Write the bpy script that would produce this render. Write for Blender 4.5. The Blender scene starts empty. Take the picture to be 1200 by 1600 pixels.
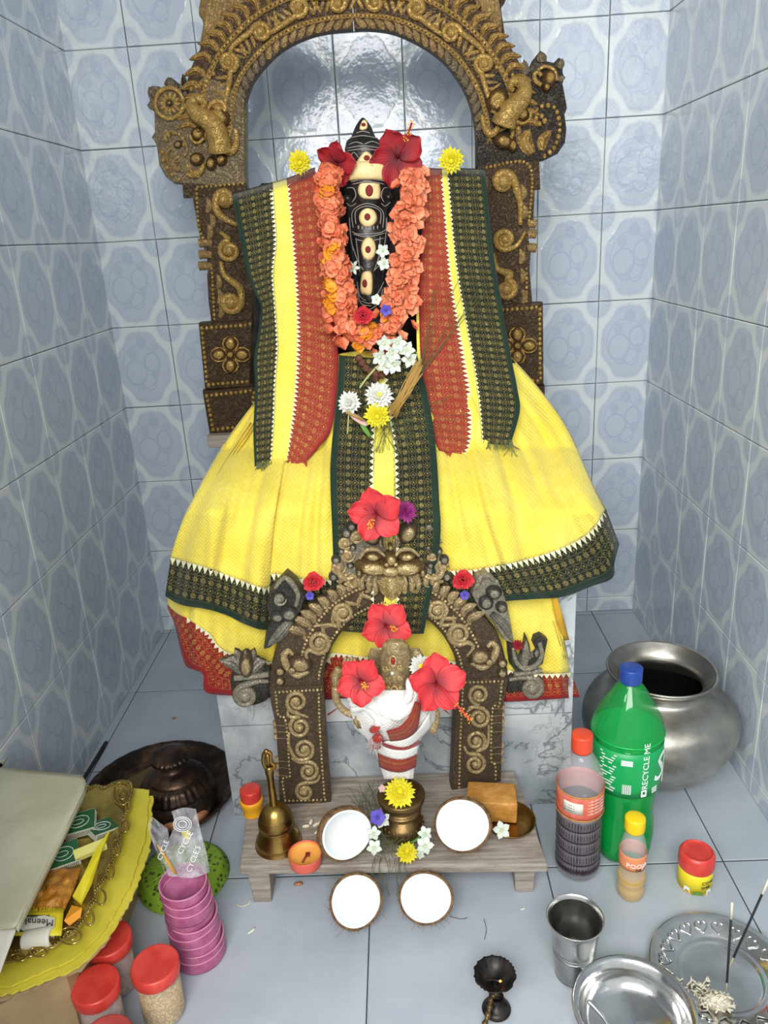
import bpy, math, random
from math import sin, cos, pi, sqrt, atan2, hypot
from mathutils import Vector, Matrix, noise as mnoise
random.seed(7)
SC = bpy.context.scene
COL = SC.collection
# ------------------------------------------------------------------ camera
CAM = Vector((0.5598, -1.9190, 1.0168)); FPX = 1194.35
_p, _y, _r = 0.3472, -0.0301, -0.0584
_f = Vector((sin(_y)*cos(_p), cos(_y)*cos(_p), -sin(_p)))
_rt = Vector((cos(_y), -sin(_y), 0)); _up = _rt.cross(_f)
RT = _rt*cos(_r) + _up*sin(_r); UP = -_rt*sin(_r) + _up*cos(_r); FW = _f
cam = bpy.data.cameras.new('camera'); camo = bpy.data.objects.new('camera', cam); COL.objects.link(camo)
cam.sensor_fit = 'HORIZONTAL'; cam.sensor_width = 36; cam.lens = FPX/1200*36; cam.clip_start = .02
M = Matrix((RT, UP, -FW)).transposed().to_4x4(); M.translation = CAM; camo.matrix_world = M
SC.camera = camo
# ------------------------------------------------------------------ light and exposure
SC.view_settings.view_transform = 'Standard'; SC.view_settings.look = 'None'
SC.view_settings.gamma = 1; SC.view_settings.use_curve_mapping = False
SC.view_settings.exposure = 0.03
W = bpy.data.worlds.new('daylight'); SC.world = W; W.use_nodes = True
W.node_tree.nodes['Background'].inputs[0].default_value = (.93, .97, 1.0, 1)
W.node_tree.nodes['Background'].inputs[1].default_value = .85
def area(name, loc, target, sx, sy, power, col=(1, 1, 1)):
    l = bpy.data.lights.new(name, 'AREA'); l.shape = 'RECTANGLE'; l.size = sx; l.size_y = sy; l.energy = power; l.color = col
    o = bpy.data.objects.new(name, l); COL.objects.link(o); o.location = loc
    o.rotation_euler = (Vector(target)-Vector(loc)).to_track_quat('-Z', 'Y').to_euler(); return o
area('doorway_daylight', (.35, -2.75, 1.75), (.6, -.4, .6), 1.3, 1.0, 56, (1, .99, .97))
area('window_daylight', (-.95, -2.7, 1.95), (.6, 0, .9), .5, .6, 12, (1, 1, 1))

# ------------------------------------------------------------------ pixel frame helpers (points measured on real planes)
def ray(px, py): return FW + RT*((px-600)/FPX) + UP*((800-py)/FPX)
def F(px, py, z=0.0):
    d = ray(px, py); return CAM + d*((z-CAM.z)/d.z)
def P(px, py, Y):
    d = ray(px, py); return CAM + d*((Y-CAM.y)/d.y)
def lin(c):
    c = c/255.0
    return c/12.92 if c <= .04045 else ((c+.055)/1.055)**2.4
def C(r, g, b): return (lin(r), lin(g), lin(b), 1)
def lerp(a, b, t): return a+(b-a)*t
def interp(tab, x):
    if x <= tab[0][0]: return tab[0][1]
    for (a, b), (c, d) in zip(tab, tab[1:]):
        if x <= c: return b+(d-b)*(x-a)/(c-a)
    return tab[-1][1]
def smooth_path(pts, n=6, closed=False):
    pts = [Vector(p) for p in pts]; out = []; N = len(pts)
    rng = range(N) if closed else range(N-1)
    g = (lambda i: pts[i % N]) if closed else (lambda i: pts[max(0, min(N-1, i))])
    for i in rng:
        p0, p1, p2, p3 = g(i-1), g(i), g(i+1), g(i+2)
        for k in range(n):
            t = k/n
            out.append(.5*((2*p1)+(p2-p0)*t+(2*p0-5*p1+4*p2-p3)*t*t+(3*p1-p0-3*p2+p3)*t**3))
    if not closed: out.append(pts[-1])
    return out
class Path:
    """arc-length parametrised polyline"""
    def __init__(s, pts, n=5, smooth=True):
        s.p = smooth_path(pts, n) if (smooth and len(pts) > 2) else [Vector(q) for q in pts]
        s.l = [0]
        for a, b in zip(s.p, s.p[1:]): s.l.append(s.l[-1]+(b-a).length)
        s.L = s.l[-1]
    def at(s, t):
        x = max(0, min(1, t))*s.L
        lo, hi = 0, len(s.l)-1
        while hi-lo > 1:
            m = (lo+hi)//2
            if s.l[m] <= x: lo = m
            else: hi = m
        d = s.l[hi]-s.l[lo]
        return s.p[lo].lerp(s.p[hi], (x-s.l[lo])/d if d > 1e-9 else 0)
def coons(top, bot, left, right):
    T, B, L, R = [Path(q) if not isinstance(q, Path) else q for q in (top, bot, left, right)]
    def f(u, v):
        a = T.at(u)*(1-v)+B.at(u)*v; b = L.at(v)*(1-u)+R.at(v)*u
        c = T.at(0)*(1-u)*(1-v)+T.at(1)*u*(1-v)+B.at(0)*(1-u)*v+B.at(1)*u*v
        return a+b-c
    return f

# ------------------------------------------------------------------ mesh builder
class MB:
    def __init__(s): s.v = []; s.f = []; s.uv = []; s.mi = []; s.cur = 0
    def add(s, vs, fs, uvs=None):
        b = len(s.v); s.v += [tuple(x) for x in vs]
        for k, fc in enumerate(fs):
            s.f.append([b+i for i in fc]); s.mi.append(s.cur)
            s.uv.append([uvs[i] for i in fc] if uvs else [(0, 0)]*len(fc))
        return s
    def grid(s, fn, nu, nv, flip=False, closed=False):
        vs = []; uv = []
        for j in range(nv+1):
            for i in range(nu+1):
                u, v = i/nu, j/nv; vs.append(fn(u, v)); uv.append((u, v))
        fs = []
        for j in range(nv):
            for i in range(nu):
                a = j*(nu+1)+i; q = [a, a+nu+1, a+nu+2, a+1]
                fs.append(q[::-1] if flip else q)
        return s.add(vs, fs, uv)
    def box(s, c, d, R=None):
        c = Vector(c); x, y, z = d[0]/2, d[1]/2, d[2]/2
        vs = [Vector((i, j, k)) for i in (-x, x) for j in (-y, y) for k in (-z, z)]
        if R: vs = [R @ q for q in vs]
        fs = [(0, 1, 3, 2), (4, 6, 7, 5), (0, 4, 5, 1), (2, 3, 7, 6), (0, 2, 6, 4), (1, 5, 7, 3)]
        uvq = [(0, 0), (0, 1), (1, 1), (1, 0)]
        b = len(s.v); s.v += [tuple(c+q) for q in vs]
        for f in fs: s.f.append([b+i for i in f]); s.mi.append(s.cur); s.uv.append(list(uvq))
        return s
    def tube(s, pts, r, n=6, cap=True, flat=None):
        pts = [Vector(p) for p in pts]; N = len(pts)
        if N < 2: return s
        R = (lambda i: r[i]) if isinstance(r, (list, tuple)) else (lambda i: r)
        vs = []; T0 = (pts[1]-pts[0]).normalized()
        nrm = T0.orthogonal().normalized() if flat is None else (Vector(flat)-T0*T0.dot(Vector(flat))).normalized()
        for i in range(N):
            T = (pts[min(i+1, N-1)]-pts[max(i-1, 0)])
            if T.length < 1e-9: T = T0
            T.normalize(); nrm = (nrm-T*nrm.dot(T))
            if nrm.length < 1e-6: nrm = T.orthogonal()
            nrm.normalize(); bi = T.cross(nrm)
            for k in range(n):
                a = 2*pi*k/n; vs.append(pts[i]+(nrm*cos(a)+bi*sin(a))*R(i))
        fs = [(i*n+k, i*n+(k+1) % n, (i+1)*n+(k+1) % n, (i+1)*n+k) for i in range(N-1) for k in range(n)]
        if cap: fs += [tuple(range(n))[::-1], tuple(range((N-1)*n, N*n))]
        uv = [(k/n, i/(N-1)) for i in range(N) for k in range(n)]
        return s.add(vs, fs, uv)
    def lathe(s, prof, n=40, M=None, ang=(0, 2*pi), rf=None):
        """prof: [(r, z)] from start to end; M matrix places it"""
        vs = []; uv = []; N = len(prof)
        L = [0]
        for a, b in zip(prof, prof[1:]): L.append(L[-1]+hypot(b[0]-a[0], b[1]-a[1]))
        for i, (r, z) in enumerate(prof):
            for k in range(n+1):
                a = ang[0]+(ang[1]-ang[0])*k/n
                rr = r*(rf(a, z, r) if rf else 1)
                q = Vector((rr*cos(a), rr*sin(a), z)); vs.append(M @ q if M else q); uv.append((k/n, L[i]/max(L[-1], 1e-9)))
        fs = [(i*(n+1)+k, i*(n+1)+k+1, (i+1)*(n+1)+k+1, (i+1)*(n+1)+k) for i in range(N-1) for k in range(n)]
        return s.add(vs, fs, uv)
    def ball(s, c, r, nu=10, nv=6, R=None):
        c = Vector(c); r = Vector(r) if not isinstance(r, (int, float)) else Vector((r, r, r)); vs = []
        for j in range(nv+1):
            th = pi*j/nv
            for i in range(nu):
                a = 2*pi*i/nu; q = Vector((r.x*sin(th)*cos(a), r.y*sin(th)*sin(a), r.z*cos(th)))
                vs.append(c+(R @ q if R else q))
        fs = [(j*nu+i, (j+1)*nu+i, (j+1)*nu+(i+1) % nu, j*nu+(i+1) % nu) for j in range(nv) for i in range(nu)]
        return s.add(vs, fs, [(i/nu, j/nv) for j in range(nv+1) for i in range(nu)])
    def loft(s, rings, cap=True):
        n = len(rings[0]); vs = [p for r in rings for p in r]; N = len(rings)
        fs = [(i*n+k, i*n+(k+1) % n, (i+1)*n+(k+1) % n, (i+1)*n+k) for i in range(N-1) for k in range(n)]
        if cap: fs += [tuple(range(n))[::-1], tuple(range((N-1)*n, N*n))]
        return s.add(vs, fs, [(k/n, i/(N-1)) for i in range(N) for k in range(n)])
    def prism(s, bot, top, mid=None):
        """bot/top lists of 3D points (same count)"""
        return s.loft([bot]+(mid or [])+[top])
    def build(s, name, mat, parent=None, smooth=True, solid=0, sub=0, bevel=0, tri=False):
        me = bpy.data.meshes.new(name); me.from_pydata(s.v, [], s.f)
        uvl = me.uv_layers.new(name='UVMap'); flat = [c for f in s.uv for uv in f for c in uv]
        uvl.data.foreach_set('uv', flat)
        mats = mat if isinstance(mat, (list, tuple)) else [mat]
        for m in mats: me.materials.append(m)
        if len(mats) > 1: me.polygons.foreach_set('material_index', s.mi)
        me.polygons.foreach_set('use_smooth', [smooth]*len(s.f)); me.validate()
        o = bpy.data.objects.new(name, me); COL.objects.link(o)
        if parent: o.parent = parent; 
        if parent and parent.get('_c'): o.matrix_parent_inverse = Matrix.Translation(-Vector(parent['_c']))
        if smooth == 'auto': pass
        if solid:
            m = o.modifiers.new('s', 'SOLIDIFY'); m.thickness = solid; m.offset = 0
        if bevel:
            m = o.modifiers.new('b', 'BEVEL'); m.width = bevel; m.segments = 2; m.limit_method = 'ANGLE'
        if sub:
            m = o.modifiers.new('u', 'SUBSURF'); m.levels = sub; m.render_levels = sub
        return o
def tag(o, label=None, cat=None, group=None, kind=None):
    if label: o['label'] = label
    if cat: o['category'] = cat
    if group: o['group'] = group
    if kind: o['kind'] = kind
    return o
def thing(name, label, cat, loc=(0, 0, 0), rot=(0, 0, 0), group=None):
    """an Empty at the base of the thing; children are given in LOCAL coordinates unless it sits at the origin"""
    o = bpy.data.objects.new(name, None); COL.objects.link(o); o.location = loc; o.rotation_euler = rot
    o.empty_display_size = .02
    return tag(o, label, cat, group)
def wthing(name, label, cat, base, group=None):
    """Empty at base, parts built in WORLD coordinates"""
    o = thing(name, label, cat, base, (0, 0, 0), group); o['_c'] = tuple(base); return o
def copy_tree(o, parent=None):
    c = o.copy(); COL.objects.link(c); c.parent = parent
    c.matrix_parent_inverse = o.matrix_parent_inverse.copy()
    for ch in list(o.children): copy_tree(ch, c)
    return c
def put(o, loc, rot=(0, 0, 0), sc=1, label=None):
    o.location = loc; o.rotation_euler = rot; o.scale = (sc, sc, sc) if isinstance(sc, (int, float)) else sc
    if label: o['label'] = label
    return o

# ------------------------------------------------------------------ node expressions
class X:
    """scalar expression on a node tree"""
    def __init__(s, t, k): s.t = t; s.k = k
    def _m(s, op, *o):
        n = s.t.nodes.new('ShaderNodeMath'); n.operation = op
        for i, q in enumerate((s,)+o):
            if isinstance(q, X): s.t.links.new(q.k, n.inputs[i])
            else: n.inputs[i].default_value = q
        return X(s.t, n.outputs[0])
    def __add__(s, o): return s._m('ADD', o)
    __radd__ = __add__
    def __sub__(s, o): return s._m('SUBTRACT', o)
    def __rsub__(s, o): return (s*-1)+o
    def __mul__(s, o): return s._m('MULTIPLY', o)
    __rmul__ = __mul__
    def __truediv__(s, o): return s._m('DIVIDE', o)
    def __pow__(s, o): return s._m('POWER', o)
    def __lt__(s, o): return s._m('LESS_THAN', o)
    def __gt__(s, o): return s._m('GREATER_THAN', o)
    def mn(s, o): return s._m('MINIMUM', o)
    def mx(s, o): return s._m('MAXIMUM', o)
    def abs(s): return s._m('ABSOLUTE')
    def sin(s): return s._m('SINE')
    def cos(s): return s._m('COSINE')
    def fr(s): return s._m('FRACT')
    def fl(s): return s._m('FLOOR')
    def sqrt(s): return s._m('SQRT')
    def at2(s, o): return s._m('ARCTAN2', o)
    def sm(s, a, b):
        """smooth 0..1 from a to b"""
        n = s.t.nodes.new('ShaderNodeMapRange'); n.interpolation_type = 'SMOOTHSTEP'
        s.t.links.new(s.k, n.inputs[0]); n.inputs[1].default_value = a; n.inputs[2].default_value = b
        return X(s.t, n.outputs[0])
class T:
    """tree context"""
    def __init__(s, m): s.m = m; s.t = m.node_tree; s.b = s.t.nodes['Principled BSDF']
    def sep(s, k):
        n = s.t.nodes.new('ShaderNodeSeparateXYZ'); s.t.links.new(k, n.inputs[0]); return [X(s.t, n.outputs[i]) for i in range(3)]
    def co(s, w='UV'):
        n = s.t.nodes.new('ShaderNodeTexCoord'); return n.outputs[w]
    def uv(s): return s.sep(s.co('UV'))[:2]
    def xyz(s): return s.sep(s.co('Object'))
    def vec(s, x, y, z=0):
        n = s.t.nodes.new('ShaderNodeCombineXYZ')
        for i, q in enumerate((x, y, z)):
            if isinstance(q, X): s.t.links.new(q.k, n.inputs[i])
            else: n.inputs[i].default_value = q
        return n.outputs[0]
    def noise(s, scale, detail=4, rough=.6, vec=None, dist=0):
        n = s.t.nodes.new('ShaderNodeTexNoise'); s.t.links.new(vec or s.co('Object'), n.inputs['Vector'])
        n.inputs['Scale'].default_value = scale; n.inputs['Detail'].default_value = detail
        n.inputs['Roughness'].default_value = rough; n.inputs['Distortion'].default_value = dist
        return X(s.t, n.outputs[0])
    def voro(s, scale, vec=None, feat='F1', rnd=1):
        n = s.t.nodes.new('ShaderNodeTexVoronoi'); n.feature = feat; s.t.links.new(vec or s.co('Object'), n.inputs['Vector'])
        n.inputs['Scale'].default_value = scale; n.inputs['Randomness'].default_value = rnd
        return X(s.t, n.outputs['Distance'])
    def rnd(s):
        n = s.t.nodes.new('ShaderNodeObjectInfo'); return X(s.t, n.outputs['Random'])
    def mix(s, f, a, b):
        n = s.t.nodes.new('ShaderNodeMix'); n.data_type = 'RGBA'
        for i, q in ((0, f), (6, a), (7, b)):
            if isinstance(q, X): s.t.links.new(q.k, n.inputs[i])
            elif hasattr(q, 'is_output'): s.t.links.new(q, n.inputs[i])
            else: n.inputs[i].default_value = q
        return n.outputs[2]
    def base(s, c):
        if hasattr(c, 'is_output'): s.t.links.new(c, s.b.inputs['Base Color'])
        else: s.b.inputs['Base Color'].default_value = c
    def set(s, k, v):
        if isinstance(v, X): s.t.links.new(v.k, s.b.inputs[k])
        elif hasattr(v, 'is_output'): s.t.links.new(v, s.b.inputs[k])
        else: s.b.inputs[k].default_value = v
    def bump(s, h, dist=.001, st=1):
        n = s.t.nodes.new('ShaderNodeBump'); s.t.links.new(h.k, n.inputs['Height'])
        n.inputs['Distance'].default_value = dist; n.inputs['Strength'].default_value = st
        s.t.links.new(n.outputs[0], s.b.inputs['Normal'])
def mat(name, col=(.5, .5, .5, 1), rough=.5, metal=0, fn=None, **kw):
    m = bpy.data.materials.new(name); m.use_nodes = True; t = T(m)
    t.base(col); t.set('Roughness', rough); t.set('Metallic', metal)
    for k, v in kw.items(): t.set(k.replace('_', ' '), v)
    if fn: fn(t)
    return m

# ------------------------------------------------------------------ materials
def f_var(c1, c2, scale=30, bump=0, bs=200, a=.35, b=.65):
    def g(t):
        n = t.noise(scale, 5); t.base(t.mix(n.sm(a, b), c1, c2))
        if bump: t.bump(t.noise(bs, 4), bump)
    return g
def f_tile(t):
    u, v = t.uv(); x = (u-.5)*2; y = (v-.5)*2*1.0
    ax, ay = x.abs(), y.abs()
    r = (x*x+y*y).sqrt(); a = y.at2(x)
    # ogee medallion boundary
    d = (ax**1.5+ay**1.5)*1.0
    lob = (a*8).cos()*.06+(ax*9).sin()*.03
    med = (d+lob).sm(1.02, .86)                     # 1 inside
    # corners: fans of petals
    cx, cy = 1-ax, 1-ay; cr = (cx*cx+cy*cy).sqrt(); ca = cy.at2(cx)
    fan = cr.sm(.42, .36)*((ca*8).cos().abs()*.30+cr).sm(.20, .40)
    fano = cr.sm(.48, .42)*.45
    n1 = t.noise(42, 3, vec=t.vec(u, v*1.33), rough=.7)
    n2 = t.noise(7, 2, vec=t.vec(u, v*1.33))
    # swirl lines
    def ring(x0, y0, rr, w):
        q = ((x-x0)*(x-x0)+(y-y0)*(y-y0)*1.2).sqrt()-rr
        return q.abs().sm(w, w*.4)
    s1 = ring(-.28, -.12, .34, .035).mx(ring(.30, .12, .26, .035)).mx(ring(.12, -.38, .22, .03)).mx(ring(-.1, .02, .60, .028)*.8)
    leaf = (ring(-.22, -.46, .10, .10)).mx(ring(.02, .62, .10, .11)).mx(ring(.42, .46, .07, .09)).mx(ring(-.34, .34, .08, .10)).mx(ring(.36, -.16, .07, .09))
    dots = t.voro(13, vec=t.vec(u, v*1.33)).sm(.24, .16)*.5
    dark = (s1.mx(leaf*n2.sm(.3, .6)*.9).mx(dots*.6))*med
    rim = (d+lob).sm(.98, .86)*(d+lob).sm(.62, .90)
    core = med*(.42+n1*.35)+rim*n1.sm(.42, .62)*.25
    blue = (core*.66+dark*.20+fan*.34+fano*n1.sm(.35, .65)*.35).mn(1)
    t.base(t.mix(blue, C(218, 225, 226), C(144, 162, 196)))
    t.set('Roughness', .16); t.set('Specular IOR Level', .55)
    hb = (med*.25+n2*.8+((u*9).sin()*(v*11).cos())*.3+blue*.1)
    t.bump(hb, .0014)
def f_floor(t):
    n = t.noise(5, 5); n2 = t.noise(60, 4); u, v = t.uv()
    c = t.mix(n.sm(.3, .7), C(168, 177, 186), C(184, 192, 200))
    st = t.noise(16, 6, .7).sm(.62, .78)*.22
    t.base(t.mix(st, c, C(112, 118, 124))); t.set('Roughness', n2*.12+.17); t.set('Specular IOR Level', .45)
def f_marble(t):
    n = t.noise(5.5, 5, .55, dist=.8); vo = t.noise(3.3, 9, .62, dist=1.4)
    vein = (vo-.5).abs().sm(.018, .0)
    v2 = (t.noise(9, 8, .65, dist=.6)-.5).abs().sm(.012, 0)*n.sm(.4, .6)
    c = t.mix(n.sm(.34, .62), C(150, 158, 164), C(203, 207, 209))
    t.base(t.mix((vein.mx(v2*.7))*.72, c, C(84, 90, 96))); t.set('Roughness', .22)
def f_marble_w(t):
    n = t.noise(4, 5); t.base(t.mix(n.sm(.3, .7), C(226, 226, 226), C(238, 238, 236))); t.set('Roughness', .25)
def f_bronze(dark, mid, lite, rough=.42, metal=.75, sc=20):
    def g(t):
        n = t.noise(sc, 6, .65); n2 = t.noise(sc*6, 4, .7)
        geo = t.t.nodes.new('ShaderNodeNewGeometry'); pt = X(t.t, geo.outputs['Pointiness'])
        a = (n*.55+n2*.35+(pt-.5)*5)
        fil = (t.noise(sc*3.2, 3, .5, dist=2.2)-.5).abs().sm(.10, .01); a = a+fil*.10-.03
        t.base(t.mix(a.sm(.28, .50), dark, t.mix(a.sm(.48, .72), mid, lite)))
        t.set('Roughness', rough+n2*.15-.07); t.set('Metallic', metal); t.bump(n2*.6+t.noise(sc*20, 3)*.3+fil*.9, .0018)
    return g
def f_cloth(c1, c2, weave=900, spec=.2):
    def g(t):
        x, y, z = t.xyz(); w = (x*weave).sin()*(z*weave).sin()
        n = t.noise(14, 5); t.base(t.mix(n.sm(.3, .7), c1, c2)); t.set('Roughness', .85); t.set('Specular IOR Level', spec)
        t.set('Sheen Weight', .25)
        t.bump(w*.5+t.noise(90, 4)*2, .0007)
    return g
def f_zari(ground, gold, edge, ncol, rowlen, e0=.0, e1=.16, fade=.5):
    """u across the border, v along in cells (v uv multiplied by rowlen)"""
    def g(t):
        u, v = t.uv(); vv = v*rowlen
        U = (u-e0)/(1-e0-e1)*ncol
        fu, fv = U.fr()-.5, vv.fr()-.5
        r = (fu*fu+fv*fv).sqrt(); a = fv.at2(fu)
        star = (r+(a*8).cos()*.09).sm(.36, .27)*(r.sm(.05, .10))
        petal = ((a*4).sin().abs()*.35+.15-r).sm(-.02, .06)
        dia = (fu.abs()+fv.abs()).sm(.50, .44)*(fu.abs()+fv.abs()).sm(.36, .42)
        alt = ((U*.5).fr() > .5)
        mot = star*petal*alt+(dia.mx((r).sm(.16, .10)))*(1-alt)
        dots = ((vv*6).fr()-.5).abs().sm(.28, .18)*(fu.abs()).sm(.435, .46)
        inside = (u-e0).sm(-.005, .005)*(1-e1-u).sm(-.005, .005)
        x, y, z = t.xyz()
        ns = t.noise(26, 4, .7); nf = t.noise(700, 2, .8)
        gm = mot.mx(dots)*inside*(nf.sm(.36, .60))*(ns.sm(.30, .55)*(1-fade)+fade)
        t.base(t.mix(gm, ground if not edge else t.mix(inside, edge, ground), gold)); t.set('Roughness', .75-gm*.35)
        t.set('Metallic', gm*.35); t.set('Sheen Weight', .1); t.set('Specular IOR Level', .25)
        t.bump(gm*.6+t.noise(120, 4)*1.5+(z*900).sin()*.3, .0006)
    return g
def f_wood(t):
    x, y, z = t.xyz(); v = t.vec(x*2.2, y*22, z*22)
    n = t.noise(5, 6, .7, vec=v); s = t.noise(9, 4); d = t.noise(3.5, 3)
    c = t.mix(n.sm(.3, .7), C(128, 116, 104), C(176, 168, 156))
    t.base(t.mix(d.sm(.56, .72)*.55, c, C(84, 76, 68))); t.set('Roughness', .8); t.bump(n+s, .0015)
def f_steel(r=.22, dull=.25, c1=(206, 206, 202), c2=(158, 158, 154)):
    def g(t):
        n = t.noise(11, 5); n2 = t.noise(90, 3); t.base(t.mix(n.sm(.35, .7), C(*c1), C(*c2))); t.set('Metallic', 1)
        t.set('Roughness', n*dull+r-.08); t.bump(n2*.3+t.noise(6, 2), .0008)
    return g
G = {}
G['tile'] = mat('ceramic_tile', fn=f_tile)
G['grout'] = mat('grout', C(112, 116, 118), .9, fn=f_var(C(96, 100, 102), C(126, 130, 132), 60, .0005))
G['floor'] = mat('floor_tile', fn=f_floor)
G['fgrout'] = mat('floor_joint', C(46, 46, 48), .9)
G['marble'] = mat('marble_tile', fn=f_marble); G['marblew'] = mat('white_tile', fn=f_marble_w)
G['plaster'] = mat('plaster', C(190, 192, 190), .9, fn=f_var(C(180, 182, 180), C(200, 202, 200), 8))
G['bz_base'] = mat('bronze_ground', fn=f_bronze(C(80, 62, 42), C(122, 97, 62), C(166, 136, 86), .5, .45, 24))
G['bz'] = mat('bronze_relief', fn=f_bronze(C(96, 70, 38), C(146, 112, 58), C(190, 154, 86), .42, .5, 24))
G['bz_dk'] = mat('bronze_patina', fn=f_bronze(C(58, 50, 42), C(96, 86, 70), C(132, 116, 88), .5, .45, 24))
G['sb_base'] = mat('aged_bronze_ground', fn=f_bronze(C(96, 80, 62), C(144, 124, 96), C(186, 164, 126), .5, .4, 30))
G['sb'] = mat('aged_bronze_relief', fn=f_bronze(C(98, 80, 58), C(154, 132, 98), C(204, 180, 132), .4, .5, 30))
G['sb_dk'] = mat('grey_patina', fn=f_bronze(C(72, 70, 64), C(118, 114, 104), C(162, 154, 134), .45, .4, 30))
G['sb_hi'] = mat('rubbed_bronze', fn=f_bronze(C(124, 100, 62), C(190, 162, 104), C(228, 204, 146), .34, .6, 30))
G['stone'] = mat('black_stone', fn=lambda t: (t.base(t.mix(t.noise(40, 5).sm(.4, .75), C(22, 19, 18), C(54, 47, 43))), t.set('Roughness', .30), t.bump(t.noise(55, 5), .0016)))
G['chalk'] = mat('chalk_line', C(150, 146, 138), .8)
G['sandal'] = mat('sandal_paste', fn=f_var(C(226, 198, 134), C(240, 216, 158), 60, .0008, 300)); G['kumkum'] = mat('kumkum', C(120, 30, 24), .8)
YEL = (C(234, 212, 76), C(244, 226, 98))
G['yellow'] = mat('yellow_cotton', fn=f_cloth(*YEL)); G['yellow2'] = mat('yellow_strip', fn=f_cloth(C(243, 228, 84), C(248, 236, 110)))
G['gold_line'] = mat('gold_thread', C(196, 156, 40), .5, .3)
G['white'] = mat('white_cotton', fn=f_cloth(C(224, 220, 210), C(240, 238, 232)))
G['teeth'] = mat('cream_teeth', C(240, 236, 196), .85)
G['red'] = mat('red_cotton', fn=f_cloth(C(140, 40, 36), C(164, 54, 46)))
G['fringe'] = mat('red_fringe', C(170, 66, 52), .9)
GRN = C(24, 34, 22); GED = C(28, 52, 38); GLD = C(186, 164, 92)
G['zari_g'] = mat('green_zari', fn=f_zari(GRN, GLD, GED, 6, 42, 0.0, .12, .55))
G['zari_gp'] = mat('green_zari_pleat', fn=f_zari(GRN, GLD, GED, 5, 36, 0.0, .16, .7))
G['zari_gh'] = mat('green_zari_hem', fn=f_zari(GRN, GLD, GED, 4, 60, 0.04, .16, .6))
RED = C(150, 52, 40); G['zari_r'] = mat('red_zari', fn=f_zari(RED, C(214, 160, 84), C(150, 42, 44), 5, 36, 0.04, .1, .25))
G['zari_rh'] = mat('red_zari_hem', fn=f_zari(C(150, 34, 34), C(222, 176, 80), C(150, 32, 34), 3, 62, 0.06, .16, .6))
def petalmat(name, c1, c2, c3=None, rough=.6):
    def g(t):
        u, v = t.uv(); n = t.noise(40, 3); st = ((u*60).sin()*.5+.5)
        c = t.mix(v.sm(0, .55), c3 or c2, t.mix(n.sm(.3, .7), c1, c2)); t.base(t.mix(st*.05, c, c2)); t.set('Roughness', rough)
        t.set('Subsurface Weight', .15); t.set('Subsurface Scale', .01); t.bump(st, .00015)
    return mat(name, fn=g)
G['hib'] = petalmat('hibiscus_red', C(206, 44, 52), C(224, 62, 66), C(128, 12, 28))
G['hibd'] = petalmat('hibiscus_dark_red', C(150, 26, 38), C(170, 34, 44), C(92, 10, 24))
G['orange'] = petalmat('orange_petal', C(244, 142, 102), C(252, 160, 120), C(232, 112, 66))
G['orange2'] = petalmat('deep_orange_petal', C(238, 124, 82), C(246, 144, 102), C(222, 98, 54))
G['amber'] = petalmat('amber_petal', C(252, 172, 40), C(248, 160, 36), C(230, 140, 30))
G['mumy'] = petalmat('yellow_petal', C(250, 226, 20), C(252, 236, 60), C(236, 200, 8)); G['mumw'] = petalmat('white_petal', C(244, 242, 226), C(250, 248, 238), C(236, 236, 180))
G['mumc'] = mat('mum_centre', C(240, 214, 20), .8); G['crown'] = petalmat('waxy_white_petal', C(226, 230, 214), C(238, 240, 228), C(196, 206, 168), .4)
G['rose'] = petalmat('rose_red', C(214, 44, 58), C(226, 62, 72), C(150, 20, 34)); G['purple'] = petalmat('purple_floret', C(150, 30, 110), C(176, 60, 140), C(110, 20, 80))
G['blue'] = petalmat('blue_petal', C(86, 78, 176), C(110, 100, 200), C(70, 60, 150)); G['pink'] = petalmat('pink_bud', C(226, 176, 168), C(236, 200, 190))
G['green'] = mat('leaf_green', C(96, 150, 60), .6); G['stem'] = mat('stem_green', C(176, 186, 120), .6); G['grass'] = mat('dry_grass', C(98, 106, 66), .8); G['straw'] = mat('straw', C(176, 138, 70), .7)
G['pollen'] = mat('pollen', C(240, 176, 60), .8); G['bead'] = mat('rudraksha', fn=f_var(C(84, 50, 34), C(122, 76, 54), 200, .003, 350))
G['husk'] = mat('coconut_shell', fn=lambda t: (t.base(t.mix(t.noise(70, 6, .7).sm(.35, .65), C(92, 66, 42), C(150, 116, 76))), t.set('Roughness', .9), t.bump(t.noise(150, 5), .004)))
G['fibre'] = mat('coconut_fibre', C(142, 108, 70), .9); G['meat'] = mat('coconut_meat', fn=lambda t: (t.base(C(246, 246, 244)), t.set('Roughness', .35), t.set('Subsurface Weight', .2), t.set('Subsurface Scale', .01)))
G['brass'] = mat('old_brass', fn=lambda t: (t.base(t.mix(t.noise(22, 5).sm(.35, .7), C(172, 140, 76), C(124, 98, 54))), t.set('Metallic', 1), t.set('Roughness', .30), t.bump(t.noise(60, 3), .0006)))
G['brassd'] = mat('dull_brass', fn=lambda t: (t.base(t.mix(t.noise(22, 5).sm(.35, .7), C(130, 106, 66), C(84, 66, 42))), t.set('Metallic', .85), t.set('Roughness', .42), t.bump(t.noise(60, 3), .0008)))
G['copper_dk'] = mat('dark_copper', fn=lambda t: (t.base(t.mix(t.noise(26, 5).sm(.4, .72), C(46, 37, 32), C(104, 78, 58))), t.set('Metallic', .7), t.set('Roughness', .36), t.bump(t.noise(60, 3), .001)))
G['copper'] = mat('rubbed_copper', fn=f_var(C(150, 92, 60), C(188, 130, 92), 40)); G['groove'] = mat('groove_dark', C(40, 30, 20), .8)
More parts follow.
